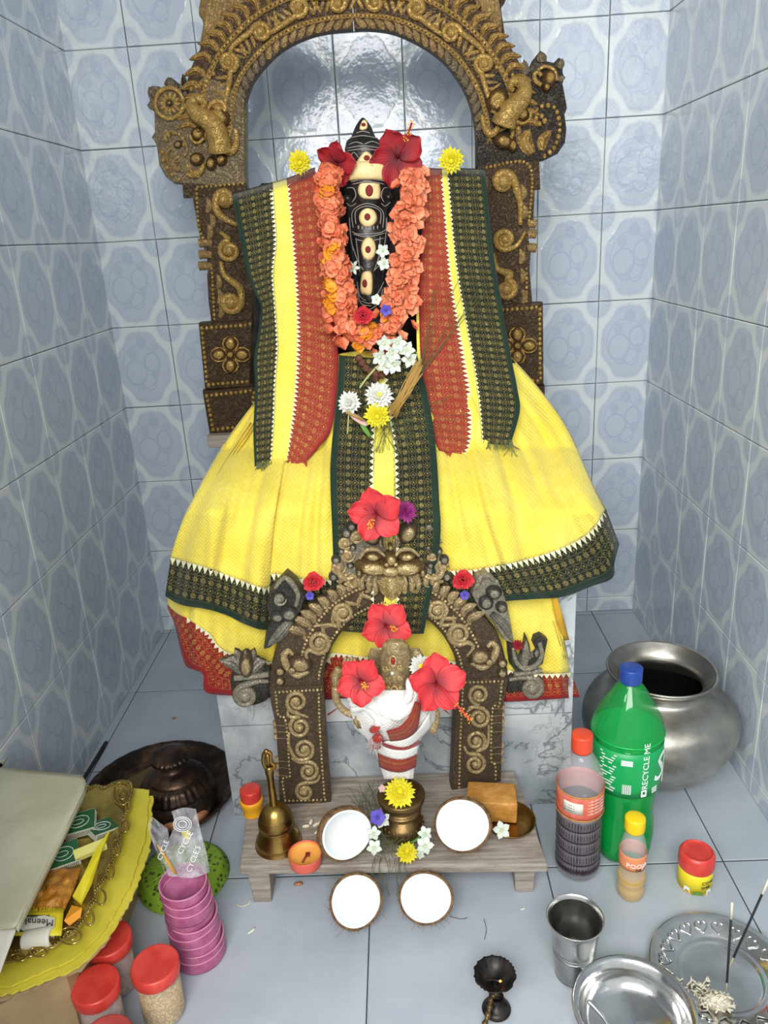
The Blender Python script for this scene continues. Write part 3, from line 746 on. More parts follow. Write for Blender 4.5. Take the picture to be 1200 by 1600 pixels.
# pilasters
def pilaster(name, pts, h): q = MB(); A1.plate(q, pts, -.022, h, 2); return q.build(name, G['bz_base'], arch, smooth=False)
pilaster('pilaster', [(298, 292), (384, 284), (388, 300), (400, 500), (330, 506), (325, 470), (323, 430), (325, 420), (322, 400), (312, 372), (308, 352)], .004)
pilaster('pilaster', [(750, 258), (834, 252), (836, 300), (834, 345), (828, 352), (826, 372), (830, 392), (828, 420), (832, 470), (830, 482), (760, 486)], .004)
pilaster('base_block', [(311, 504), (402, 498), (402, 602), (321, 607)], .012)
pilaster('base_block', [(318, 608), (402, 600), (402, 672), (329, 676)], .016)
pilaster('base_block', [(762, 476), (848, 472), (849, 600), (770, 604)], .012)
pilaster('base_block', [(770, 604), (850, 600), (850, 665), (775, 668)], .016)
def beadbox(pts, step, r, h): A1.beads(bd, [tuple(Vector(pts[i]).lerp(Vector(pts[(i+1) % len(pts)]), k/6)) for i in range(len(pts)) for k in range(6)]+[pts[0]], step, r, h)
beadbox([(318, 512), (398, 506), (399, 594), (326, 599)], 7.5, .0042, .013); beadbox([(326, 616), (398, 608), (398, 662), (336, 668)], 7.5, .0042, .017)
beadbox([(768, 484), (841, 480), (842, 592), (776, 596)], 7.5, .0042, .013)
A1.beads(bd, [(308, 296), (311, 350), (318, 372)], 6.5, .0034, .005); A1.beads(bd, [(310, 293), (380, 287)], 6.5, .0034, .005); A1.beads(bd, [(332, 420), (336, 498)], 6.5, .0034, .005)
A1.beads(bd, [(760, 262), (826, 258), (826, 345)], 6.5, .0034, .005); A1.beads(bd, [(822, 420), (822, 478)], 6.5, .0034, .005)
def scr(cx, cy, R, turns, a0, dr, lead, r=.0075): q = MB(); A1.spiral(q, cx, cy, R, turns, a0, dr, r, .006, lead); q.build('scroll', G['bz'], arch)
scr(352, 312, 14, 1.2, pi, 1, [(372, 352), (352, 342), (340, 330)], .008)
scr(360, 392, 17, 1.6, -pi/2, -1, [(345, 362), (352, 368)], .006)
scr(362, 472, 16, 1.4, 0, 1, [(346, 408), (352, 430), (376, 450)], .008)
scr(786, 285, 17, 1.4, 0, -1, [(812, 352), (812, 320), (806, 296)], .008)
scr(788, 374, 16, 1.6, pi/2, 1, [(820, 362), (806, 384)], .006)
scr(790, 452, 15, 1.4, -pi/2, 1, [(770, 396), (776, 420), (796, 428)], .008)
for x, y in ((324, 320), (330, 345), (326, 362), (340, 440), (342, 462), (344, 484), (392, 420), (815, 300), (817, 330), (812, 400), (814, 430), (816, 462)):
    q = MB(); A1.leaf(q, [(x, y+12), (x+4, y), (x-1, y-12)], 5, .003, .007, 1); q.build('leaf', G['bz_base'], arch)
for (cx, cy) in ((363, 552), (806, 538)):
    for k in range(4):
        a = k*pi/2+pi/2; q = MB(); A1.blob(q, cx+18*cos(a), cy+17*sin(a), 14, 11, a, .014, .012); A1.tube(q, [(cx+18*cos(a)+12*cos(e), cy+17*sin(a)+11*sin(e)) for e in [j*pi/5 for j in range(11)]], .0022, .018, 5, 1); q.build('flower_petal', G['bz'], arch)
    q = MB(); A1.blob(q, cx, cy, 8, 8, 0, .014, .012); q.build('flower_centre', G['bz'], arch)
# turned collars on the leg sides
for y in (380, 398, 416): q = MB(); A1.tube(q, [(311, y), (322, y-1), (332, y)], .0085, -.002, 8); q.build('collar', G['bz_base'], arch)
for y in (350, 366, 388): q = MB(); A1.tube(q, [(824, y), (830, y-1), (838, y)], .0085, -.002, 8); q.build('collar', G['bz_base'], arch)
tag(bd.build('beading', G['bz'], arch), kind='stuff')
# ================================================================== BENCH
ZB = .0825
bench = wthing('low_bench', 'low weathered wooden bench in front of the marbled pedestal', 'bench', (.51, -.86, 0))
c4 = [F(374, 1354, ZB), F(856, 1350, ZB), F(803, 1212, ZB), F(394, 1224, ZB)]
c4[2].y = min(c4[2].y, PY0-.003); c4[3].y = min(c4[3].y, PY0-.003); c4[2].y = c4[3].y = PY0-.003
c4[3].x = F(392, 1222, ZB).x; c4[2].x = F(806, 1215, ZB).x
MB().prism([q-Vector((0, 0, .017)) for q in c4], c4).build('seat_plank', G['wood'], bench, smooth=False, bevel=.0025)
def leg(x, y, z1, w=.036, d=.05):
    b = MB(); b.loft([[Vector((x+sx*w*k, y+sy*d*k2, z)) for sx, sy in ((-.5, -.5), (.5, -.5), (.5, .5), (-.5, .5))] for z, k, k2 in ((0, .82, .9), (z1*.5, .9, .95), (z1, 1, 1))])
    b.build('leg', G['wood'], bench, smooth=False, bevel=.002)
for x, y in ((F(410, 1413).x, F(410, 1413).y+.026), (F(824, 1397).x-.004, F(824, 1397).y+.026), (.31, -.79), (.71, -.79)): leg(x, y, ZB-.017)
slab(MB(), .31, .71, -.80, -.785, ZB-.045, ZB-.017).build('rail', G['wood'], bench, smooth=False)
# ================================================================== SMALL ARCH
La, Ra = F(470, 1253, ZB), F(742, 1226, ZB); dv = (Ra-La).normalized(); nrm = Vector((dv.y, -dv.x, 0))
if nrm.y > 0: nrm = -nrm
A2 = Frame(La, nrm)
sa = wthing('bronze_arch', 'small aged bronze arch with grotesque face standing on the wooden bench', 'arch', ((La+Ra)/2))
TK = -.016
inn = Path([(505, 1072, 0), (505, 1060, 0), (508, 1040, 0), (520, 1006, 0), (552, 968, 0), (604, 945, 0), (650, 955, 0), (686, 984, 0), (707, 1018, 0), (715, 1045, 0), (717, 1060, 0)], 8)
of2 = offset_path(inn, 0)
b = MB(); n = 50; rings = []
for i in range(n+1):
    t = i/n; w = interp([(0, 84), (.12, 80), (.3, 56), (.5, 48), (.7, 56), (.88, 76), (1, 76)], t)
    rings.append([A2.at(*of2(t, d), h) for d, h in ((0, TK), (0, .003), (4, .006), (w-4, .006), (w, .002), (w, TK))])
b.loft(rings); b.build('arch_ring', G['sb_base'], sa, smooth=False)
def plate2(name, pts, h, m='sb_base', inset=1.5, sm=0, h0=TK): q = MB(); A2.plate(q, pts, h0, h, inset, sm); return q.build(name, G[m], sa, smooth=sm > 0)
plate2('pilaster', [(421, 1068), (506, 1066), (511, 1150), (518, 1251), (437, 1252), (434, 1180), (431, 1132), (424, 1101)], .008)
plate2('pilaster', [(711, 1057), (793, 1053), (790, 1080), (785, 1102), (784, 1150), (782, 1217), (704, 1231), (708, 1140)], .008)
bd = MB()
A2.beads(bd, [of2(.04+.92*i/40, 7) for i in range(41)], 5.6, .0024, .007)
A2.beads(bd, [of2(.10+.80*i/40, 40) for i in range(41)], 6.2, .0027, .007)
for L in ([(431, 1077), (502, 1073)], [(498, 1080), (500, 1140), (507, 1240)], [(432, 1082), (435, 1112), (447, 1122), (452, 1190), (453, 1208), (442, 1212), (446, 1245)], [(446, 1246), (508, 1244)],
          [(720, 1062), (783, 1060)], [(722, 1066), (718, 1150), (716, 1225)], [(782, 1064), (778, 1098), (768, 1104), (766, 1180), (772, 1190), (773, 1212)]):
    A2.beads(bd, L, 5.8, .0023, .009)
tag(bd.build('beading', G['sb_hi'], sa), kind='stuff')
def sc2(cx, cy, R, turns, a0, dr, lead, r=.0038, nm='scroll', m='sb', h=.008): q = MB(); A2.spiral(q, cx, cy, R, turns, a0, dr, r, h, lead); q.build(nm, G[m], sa)
sc2(464, 1092, 17, 1.7, pi/2, 1, [(482, 1116), (470, 1112)]); sc2(469, 1131, 17, 1.7, -pi/2, -1, [(452, 1100), (450, 1112), (458, 1116)])
sc2(475, 1166, 16, 1.7, pi/2, -1, [(452, 1140), (452, 1160), (462, 1180)]); sc2(482, 1200, 15, 1.6, -pi/2, 1, [(456, 1180), (468, 1186)]); sc2(476, 1232, 14, 1.6, -pi/2, -1, [(500, 1206), (494, 1216)])
sc2(747, 1081, 16, 1.7, pi/2, 1, [(728, 1108), (738, 1100)]); sc2(747, 1117, 16, 1.7, -pi/2, 1, [(730, 1102), (736, 1100)])
sc2(742, 1153, 16, 1.7, pi/2, -1, [(762, 1128), (760, 1160)]); sc2(741, 1189, 16, 1.7, -pi/2, 1, [(724, 1162), (730, 1172)])
sc2(498, 1000, 17, 1.8, pi/2, -1, [(486, 1036), (478, 1020), (484, 1012)], .0045); sc2(536, 955, 15, 1.8, pi, 1, [(490, 975), (512, 972), (530, 974)], .004)
sc2(716, 987, 17, 1.8, pi/2, 1, [(728, 1022), (738, 1008), (730, 1000)], .0045); sc2(682, 951, 15, 1.8, 0, -1, [(728, 975), (706, 972), (688, 972)], .004)
def lf(pts, w, hh=.005, m='sb', ribs=2, nm='leaf', h=.005): q = MB(); A2.leaf(q, pts, w, h, hh, ribs); q.build(nm, G[m], sa)
for i in range(22):
    t = .17+i*.0152*2
    if .43 < t < .57: continue
    sg = 1 if t < .5 else -1; w = interp([(0, 84), (.12, 80), (.3, 56), (.5, 48), (.7, 56), (.88, 76), (1, 76)], t)
    lf([of2(t+.0*sg, 44), of2(t+.012*sg, 52), of2(t+.004*sg, w+7)], 7.5, .007, 'sb', 3, 'acanthus_leaf')
for i in range(9):
    for sg in (1, -1):
        t = .5-sg*(.09+i*.03); t0 = of2(t, 14 if i % 2 else 34); t1 = of2(t+sg*.02, 24); t2 = of2(t+sg*.05, 34 if i % 2 else 14)
        if min(hypot(t1[0]-a, t1[1]-b_) for a, b_ in ((498, 1000), (536, 955), (716, 987), (682, 951))) > 15: lf([t0, t1, t2], 3.6, .004, 'sb', 1)
# elephant heads in the spandrels
for sg, cx, cy in ((1, 470, 1033), (-1, 748, 1021)):
    q = MB(); A2.blob(q, cx, cy, 20, 14, .2*sg, .005, .013); A2.blob(q, cx-14*sg, cy+8, 9, 8, 0, .006, .011); A2.tube(q, [(cx+12*sg, cy+10), (cx-4*sg, cy+18), (cx-18*sg, cy+8), (cx-26*sg, cy-10), (cx-20*sg, cy-20), (cx-12*sg, cy-14)], (.005, .007, .003), .008, 7)
    q.build('elephant_head', G['sb'], sa)
    for dx, dy in ((-32, 18), (-32, 33)): q = MB(); A2.blob(q, cx+dx*sg+(3 if sg < 0 else 0), cy+dy-6, 9, 8, 0, .004, .009); q.build('boss', G['sb'], sa)
# leaf birds (upper ears)
plate2('leaf_bird', [(412, 1012), (415, 990), (424, 968), (416, 948), (421, 925), (438, 905), (449, 894), (463, 906), (478, 930), (472, 950), (458, 975), (442, 992), (424, 1010)], .006, 'sb_dk', 2)
for f in (lambda q: A2.blob(q, 436, 931, 12, 10, 0, .006, .010), lambda q: (A2.blob(q, 434, 960, 12, 9, .2, .006, .010), A2.blob(q, 452, 956, 14, 12, 0, .006, .009)), lambda q: A2.leaf(q, [(456, 966), (436, 990), (418, 1006)], 9, .006, .008, 3), lambda q: A2.tube(q, [(430, 916), (444, 900), (456, 908), (466, 926), (462, 944)], (.003, .005, .003), .008, 7)):
    q = MB(); f(q); q.build('feather', G['sb_dk'], sa)
sc2(438, 931, 10, 1.3, 0, 1, None, .003, 'crest', 'sb_dk', .012)
plate2('leaf_bird', [(803, 1004), (799, 978), (794, 952), (790, 935), (792, 917), (782, 903), (768, 899), (757, 888), (744, 896), (738, 912), (736, 928), (748, 950), (770, 972), (786, 998)], .006, 'sb_dk', 2)
for f in (lambda q: A2.blob(q, 770, 922, 13, 11, 0, .006, .012), lambda q: A2.blob(q, 782, 945, 10, 9, .2, .006, .010), lambda q: A2.blob(q, 758, 938, 12, 12, 0, .006, .009), lambda q: A2.leaf(q, [(766, 956), (786, 974), (800, 1000)], 8, .006, .008, 3), lambda q: A2.tube(q, [(742, 916), (750, 898), (762, 896), (770, 904)], (.004, .006, .003), .008, 7)):
    q = MB(); f(q); q.build('feather', G['sb_dk'], sa)
# lotus finial (left) and trident (right) with volute brackets
for k in range(7):
    a = -pi/2+(k-3)*.42; c = (384, 1040); q = MB(); A2.leaf(q, [(c[0]+6*cos(a), c[1]+14), (c[0]+22*cos(a), c[1]+4+14*sin(a)), (c[0]+44*cos(a)*(1 if k < 3 else .75), c[1]+10+42*sin(a)*(.9 if abs(k-3) < 2 else .65)+(0 if abs(k-3) < 3 else -8))], 8.5, -.004 if k != 3 else .004, .009, 3); q.build('lotus_petal', G['sb_dk'], sa)
q = MB(); A2.blob(q, 385, 1036, 12, 22, 0, .0, .017); q.build('lotus_bud', G['sb'], sa)
plate2('bracket', [(364, 1052), (420, 1046), (422, 1090), (395, 1104), (372, 1104), (364, 1090)], .0, 'sb_dk', 2, 3, -.014)
sc2(384, 1086, 17, 1.8, -pi/2, -1, [(420, 1064), (402, 1064)], .006, 'volute', 'sb_dk', .001); q = MB(); A2.tube(q, [(366, 1058), (392, 1056), (420, 1052)], .005, .003, 7); q.build('bracket_rim', G['sb_dk'], sa)
plate2('bracket', [(794, 1058), (838, 1050), (850, 1068), (846, 1082), (830, 1090), (812, 1082), (794, 1084)], .0, 'sb_dk', 2, 3, -.014)
sc2(831, 1074, 16, 1.8, -pi/2, 1, [(795, 1062), (814, 1058)], .006, 'volute', 'sb_dk', .001)
q = MB(); A2.tube(q, [(802, 1052), (828, 1049), (846, 1046)], .005, .003, 7); q.build('bracket_rim', G['sb_dk'], sa)
plate2('trident', [(793, 1004), (801, 1000), (806, 1016), (812, 1028), (819, 1006), (821, 991), (826, 1004), (829, 1022), (838, 1016), (832, 1004), (835, 995), (845, 991), (855, 998), (852, 1012), (848, 1034), (834, 1046), (806, 1048), (796, 1036), (794, 1020)], .008, 'sb_dk', 2.5, 0, -.010)
q = MB(); A2.leaf(q, [(818, 1040), (820, 1018), (821, 996)], 6, .006, .009, 1); q.build('trident_blade', G['sb_dk'], sa)
q = MB(); A2.tube(q, [(800, 1008), (804, 1028), (816, 1040), (834, 1036), (844, 1020), (841, 1000)], (.003, .005, .004), .009, 7); q.build('trident_rim', G['sb_dk'], sa)
q = MB(); A2.blob(q, 836, 1016, 5, 9, .1, .009, .003); q.build('trident_scallop', G['sb_dk'], sa)
# side collars on legs
for i, y in enumerate((1130, 1140, 1150, 1186, 1196, 1208)): q = MB(); A2.tube(q, [(427+i*.8, y), (437+i*.8, y-1), (447+i*.8, y)], .0062, .002, 8); q.build('collar', G['sb_base'], sa)
for i, y in enumerate((1104, 1115, 1126, 1140, 1164, 1174, 1188)): q = MB(); A2.tube(q, [(769-i*.2, y), (778, y-1), (787-i*.4, y)], .0062, .002, 8); q.build('collar', G['sb_base'], sa)
# grotesque face
KP = [(533, 846), (531, 862), (521, 872), (517, 896), (528, 906), (545, 912), (570, 920), (590, 932), (610, 936), (628, 930), (648, 922), (674, 914), (696, 898), (693, 876), (686, 850), (676, 826), (656, 817), (636, 812), (600, 810), (575, 816), (560, 824), (546, 826), (537, 834)]
q = MB(); A2.plate(q, KP, TK, .006, 3, 0); q.build('face_plate', G['sb_dk'], sa, smooth=False)
def k2(fn, nm='face_relief', m='sb'): q = MB(); fn(q); q.build(nm, G[m], sa)
k2(lambda q: (A2.blob(q, 583, 881, 31, 14, .05, .006, .022), A2.blob(q, 634, 881, 31, 14, -.05, .006, .022), A2.blob(q, 608, 884, 22, 12, 0, .006, .024)), 'muzzle', 'sb_hi')
for x, sg in ((581, 1), (634, -1)):
    k2(lambda q: (A2.blob(q, x, 863, 16, 8, .15*sg, .008, .018),), 'eye', 'sb_hi')
    k2(lambda q: A2.tube(q, [(x-20, 866), (x-10, 853), (x+6, 852), (x+19, 862)], (.002, .004, .002), .018, 7), 'brow')
k2(lambda q: (A2.blob(q, 609, 866, 11, 12, 0, .01, .022), A2.blob(q, 602, 872, 6, 5, 0, .018, .012), A2.blob(q, 616, 872, 6, 5, 0, .018, .012), A2.blob(q, 608, 848, 4, 6, 0, .014, .012)), 'nose', 'sb_hi')
k2(lambda q: A2.blob(q, 636, 828, 15, 20, .55, .006, .018), 'horn'); k2(lambda q: A2.blob(q, 580, 832, 15, 18, -.5, .006, .016), 'horn')
for k in range(5): k2(lambda q: A2.tube(q, [(594+k*6.5, 850), (592+k*7.5, 836), (588+k*10, 820)], .0022, .012, 5), 'hair_strand')
k2(lambda q: (A2.leaf(q, [(610, 892), (611, 912), (610, 936)], 20, .006, .016, 2),), 'tongue', 'sb_hi')
for sg in (1, -1):
    c = lambda x: 609-sg*x
    for j in range(6): k2(lambda q: A2.tube(q, [(c(20+j*9), 894), (c(24+j*10), 906-j*1.5), (c(22+j*11), 922-j*3.2), (c(28+j*11), 926-j*4.4)], (.002, .0042, .0018), .008, 6), 'beard_curl')
    k2(lambda q: A2.tube(q, [(c(52), 896), (c(70), 900), (c(80), 890), (c(76), 876)], (.003, .0055, .003), .010, 7), 'jaw_curl')
    k2(lambda q: A2.blob(q, c(49), 888, 5, 9, 0, .010, .014), 'fang')
    for (x, y, r) in ((66, 865, 9), (80, 884, 9), (70, 846, 8), (52, 836, 8)):
        q = MB(); A2.spiral(q, c(x), y, r+2, 1.4, 0, sg, .0036, .007); q.build('mane_curl', G['sb'], sa)
    for (x, y, r) in ((88, 898, 8), (84, 872, 8), (62, 880, 6), (58, 852, 6), (76, 858, 6), (68, 830, 9), (60, 820, 8)): k2(lambda q: A2.blob(q, c(x), y, r, r, 0, .005, .009), 'mane_boss', 'sb_dk')

# ================================================================== BLACK IDOL
idol = wthing('idol', 'black carved stone elephant-headed idol with cream paste marks inside the big arch', 'statue', (.5, -.50, PZ))
IC = -.545
TAB = [(184, 565, 569), (190, 560, 575), (198, 555, 580), (208, 551, 584), (216, 548, 588), (220, 541, 596), (228, 540, 600), (234, 538, 602), (240, 540, 600), (250, 537, 607), (258, 535, 612), (286, 534, 614), (290, 537, 611), (300, 536, 613), (312, 536, 614), (322, 540, 611), (332, 542, 607), (345, 541, 609), (365, 542, 608), (380, 545, 607), (420, 549, 603), (450, 554, 600), (470, 557, 598), (482, 562, 594), (490, 568, 588)]
def idol_c(py): 
    i = [(y, (a+b)/2) for y, a, b in TAB]; w = [(y, (b-a)/2) for y, a, b in TAB]; return interp(i, py), interp(w, py)
def idol_Y(px, py, off=0):
    c, w = idol_c(py); t = max(-.97, min(.97, (px-c)/w)); dep = w*.0011*.85
    return IC-.022*max(0, (py-330)/160)-dep*sqrt(1-t*t)-off
def IS(px, py, off=0): return P(px, py, idol_Y(px, py, off))
b = MB(); rings = []
for k in range(70):
    py = lerp(184, 490, k/69); c, w = idol_c(py); dep = w*.0011*.85; r = []
    for i in range(24):
        a = 2*pi*i/24; Y = IC-.022*max(0, (py-330)/160)-dep*sin(a); r.append(P(c+w*cos(a), py, Y))
    rings.append(r)
b.loft(rings); b.build('head_and_trunk', G['stone'], idol)
b = MB(); rings = []
for y, w, d in ((248, 45, .035), (262, 66, .045), (300, 76, .05), (400, 84, .05), (480, 100, .055), (560, 110, .06), (600, 120, .07)):
    rings.append([P(580+w*cos(2*pi*i/20), y, -.475-d*sin(2*pi*i/20)) for i in range(20)])
b.loft(rings); b.build('torso', G['stone'], idol)
# shoulders and seated body under the cloth
b = MB(); rings = []
for y, cx, w, d in ((286, 560, 150, .03), (310, 560, 178, .04), (450, 575, 180, .05), (600, 590, 200, .06)):
    rings.append([P(cx+w*cos(2*pi*i/24), y, -.44-d*sin(2*pi*i/24)) for i in range(24)])
b.loft(rings); b.build('body', G['stone'], idol)
slab(MB(), .30, .75, -.62, -.38, PZ, PZ+.11).build('seated_legs', G['stone'], idol, bevel=.05)
# band and marks
b = MB()
def band(u, v):
    py = lerp(256, 284, v)+9*(2*u-1)**2*(1 if v > .5 else .8)-4; c, w = idol_c(py); px = c+w*1.04*sin((u-.5)*pi*.98); Y = idol_Y(px, py, .005*sin(pi*min(1, v*1.0)*.9+.1)+.0015); return P(px, py, Y)
b.grid(band, 24, 6); b.build('forehead_band', G['sandal'], idol, solid=.0015)
def patch(pts, off, m, nm, solid=.0012):
    b = MB(); q = [tuple(z)[:2] for z in smooth_path([(x, y, 0) for x, y in pts], 4, True)]; cx = sum(p[0] for p in q)/len(q); cy = sum(p[1] for p in q)/len(q)
    vs = [IS(cx, cy, off)]; fs = []; nr = 4
    for r in range(1, nr+1):
        for x, y in q: vs.append(IS(lerp(cx, x, r/nr), lerp(cy, y, r/nr), off*(1 if r < nr else .3)))
    n = len(q)
    for i in range(n): fs.append((0, 1+i, 1+(i+1) % n))
    for r in range(nr-1):
        for i in range(n): a = 1+r*n; fs.append((a+i, a+n+i, a+n+(i+1) % n, a+(i+1) % n))
    b.add(vs, fs); b.build(nm, G[m], idol, solid=solid)
def ell(cx, cy, rx, ry, n=8): return [(cx+rx*cos(i*2*pi/n), cy+ry*sin(i*2*pi/n)) for i in range(n)]
for pts, sp in (([(562, 202), (567, 188), (573, 190), (573, 201)], (568, 195, 3.5, 3)), ([(558, 256), (563, 244), (572, 237), (581, 243), (587, 256), (572, 258)], (573, 247, 5, 4.5)),
                ([(561, 290), (568, 286), (590, 287), (594, 293), (594, 308), (588, 311), (568, 310), (560, 302)], (577, 298, 6.5, 10)), (ell(575, 340, 14, 14.5), (574, 339, 5, 6)),
                (ell(576, 389, 11.5, 18), (575, 390, 4.5, 6)), ([(565, 430), (572, 424), (580, 426), (582, 440), (580, 460), (570, 460), (563, 456)], (570, 443, 4, 7))):
    patch(pts, .0022, 'sandal', 'paste_mark'); patch(ell(*sp), .0038, 'kumkum', 'red_spot')
for x, y, s in ((543, 310, 1), (607, 308, -1)): b = MB(); b.ball(IS(x, y, -.003), (.008, .008, .006), 12, 8); b.build('eye', G['stone'], idol)
def line(pts, r=.0008, m='chalk', nm='carved_line'):
    b = MB(); q = smooth_path([(x, y, 0) for x, y in pts], 5); b.tube([IS(p.x, p.y, .0006) for p in q], r, 5); b.build(nm, G[m], idol)
for L in ([(548, 215), (567, 212), (590, 216)], [(541, 232), (567, 228), (599, 232)], [(541, 236), (567, 233), (600, 236)], [(545, 252), (552, 238), (560, 246)], [(600, 252), (592, 240), (585, 246)],
          [(548, 284), (575, 279), (604, 284)], [(550, 288), (575, 284), (602, 288)], [(541, 294), (552, 294), (556, 306), (550, 316)], [(610, 294), (600, 294), (596, 306), (600, 316)], [(540, 316), (548, 322), (556, 318)], [(610, 316), (602, 322), (596, 318)],
          [(556, 350), (556, 330), (574, 322), (594, 330), (594, 350)], [(552, 356), (551, 330), (574, 318), (598, 330), (598, 356)], [(550, 362), (562, 366), (592, 364), (604, 358)], [(552, 366), (574, 370), (602, 364)], [(556, 374), (574, 377), (600, 372)],
          [(550, 382), (556, 400), (560, 410)], [(603, 384), (594, 400), (590, 412)], [(594, 370), (592, 400), (584, 424)], [(556, 372), (560, 404), (562, 424)], [(556, 424), (562, 416), (568, 422)], [(600, 424), (592, 416), (586, 422)],
          [(558, 440), (562, 462), (572, 470)], [(600, 440), (592, 456), (586, 464)], [(558, 452), (564, 474), (580, 478)], [(598, 452), (594, 470), (584, 476)], [(566, 476), (576, 484), (590, 476)], [(564, 470), (578, 474), (594, 466)],
          [(557, 208), (567, 205), (578, 208)], [(545, 226), (556, 222), (567, 225)], [(570, 225), (582, 221), (594, 226)], [(546, 340), (548, 370), (552, 392)], [(604, 340), (603, 366), (600, 388)]):
    line(L)
for i in range(6): line([(560+i*6, 355-abs(i-2.5)), (560+i*6, 360-abs(i-2.5))], .0012)
# ================================================================== GARMENTS
def Dbase(py): return interp([(240, -.545), (300, -.565), (450, -.60), (560, -.615), (620, -.635), (720, -.68), (830, -.735), (930, -.785), (1100, -.785)], py)
def Dskirt(px, py):
    hw = interp([(560, 190), (700, 290), (930, 350), (1100, 320)], py); t = abs(px-612)/hw
    Y = Dbase(py)+.10*max(0, t)**2.6
    return min(Y, interp([(250, -.70), (330, -.782), (880, -.782), (975, -.70)], px)) if py > 800 else min(Y, lerp(Y, interp([(250, -.70), (330, -.782), (880, -.782), (975, -.70)], px), max(0, (py-700)/100)))
def Dshawl(px, py):
    t = abs(px-570)/200; return Dbase(py)-.014+interp([(250, .05), (500, .055), (720, .02)], py)*t**2
def wr(x, y, s, seed=0): return mnoise.noise(Vector((x*s, y*s, seed)))
def cloth(name, m, top, bot, left, right, Yf, off, nu, nv, parent, fold=(0, 0, 0), wob=.003, sm=True, seed=0, u0=0, u1=1, vscale=1, solid=.0012, fn=None):
    cf = coons(*[[(x, y, 0) for x, y in q] for q in (top, bot, left, right)]); b = MB()
    def g(u, v):
        uu = lerp(u0, u1, u); c = cf(uu, v); A, k, ph = fold
        f = A*(.25+.75*v)*(sin(uu*k*2*pi+ph)+.5*sin(uu*k*4.7*pi+ph*2+v))+wob*wr(c.x*.01, c.y*.01, 2.2, seed)
        if fn: f += fn(uu, v, c)
        return P(c.x, c.y, Yf(c.x, c.y)+off-f)
    b.grid(g, nu, nv)
    o = b.build(name, m, parent, solid=solid); return o, g, cf
def teeth(pts, step, h, side, Yfn, off, m, parent, name='zigzag_trim', base=1.2):
    p = Path([(x, y, 0) for x, y in pts], 6); N = int(p.L/step); b = MB()
    for i in range(N):
        a, c, e = p.at(i/N), p.at((i+1)/N), p.at((i+.5)/N); d = (c-a).normalized(); n = Vector((d.y, -d.x, 0))*side
        q = [a-n*base, c-n*base, c, e+n*h+d*.4, e+n*h-d*.4, a]
        lo = [P(z.x, z.y, Yfn(z.x, z.y)+off) for z in q]; hi = [P(z.x, z.y, Yfn(z.x, z.y)+off-.0009) for z in q]
        b.prism(lo, hi)
    return tag(b.build(name, G[m], parent, smooth=False), kind='stuff')
sk = wthing('draped_cloth', 'bright yellow cotton dhoti with green and gold hem wrapped round the black idol', 'cloth', (.5, -.62, .3))
# ---- lower layer with the red border
lowtop = [(262, 915), (330, 920), (420, 930), (520, 960), (610, 970), (700, 960), (790, 920), (866, 905)]
lowz = [(262, 945), (276, 958), (292, 966), (306, 976), (328, 992), (342, 1012), (366, 1024), (424, 1036), (508, 1034), (516, 1022), (545, 1024), (590, 1030), (650, 1032), (704, 1034), (760, 1044), (845, 1054), (893, 1052)]
lowb = [(262, 950), (274, 978), (288, 1036), (302, 1046), (318, 1054), (321, 1081), (366, 1087), (424, 1090), (508, 1093), (524, 1092), (560, 1090), (600, 1090), (650, 1092), (704, 1094), (760, 1096), (808, 1096), (906, 1089)]
Yl = lambda x, y: min(Dskirt(x, y)+.012, -.778 if 300 < x < 880 else 9)
def foldl(u, v, c): return .006*v*(sin(c.x*.16)+.6*sin(c.x*.07))
cloth('lower_layer', G['yellow'], lowtop, lowz, [(262, 915), (262, 945)], [(866, 905), (874, 970), (893, 1052)], Yl, 0, 110, 16, sk, fn=lambda u, v, c: foldl(u, v, c)-.014*(1-v), seed=3)
o, _, _ = cloth('red_border', G['zari_rh'], lowz, lowb, [(262, 945), (262, 950)], [(893, 1052), (906, 1089)], Yl, -.0, 110, 8, sk, fn=lambda u, v, c: .006*(sin(c.x*.16)+.6*sin(c.x*.07)), seed=3)
def swapuv(o):
    for d in o.data.uv_layers[0].data: d.uv = (d.uv[1], d.uv[0])
swapuv(o)
Ylf = lambda x, y: Yl(x, y)-.006*(sin(x*.16)+.6*sin(x*.07))
teeth([(x, y) for x, y in lowz if x > 280], 8.5, 6, -1, Ylf, -.0035, 'teeth', sk)
b = MB()
# gold lines at the right fold of lower layer
for dx in (0, 4, 8): q = [(864+dx, 970), (873+dx, 1000), (882+dx*.7, 1030)]; b.tube([P(x, y, Ylf(x, y)-.001) for x, y in q], .0006, 5)
b.build('gold_line', G['gold_line'], sk)
cloth('fold_end', mat('ochre_cotton', C(206, 158, 44), .85), [(862, 926), (868, 926)], [(880, 1000), (889, 1000)], [(862, 926), (866, 960), (880, 1000)], [(868, 926), (876, 950), (889, 1000)], Yl, .004, 3, 8, sk)
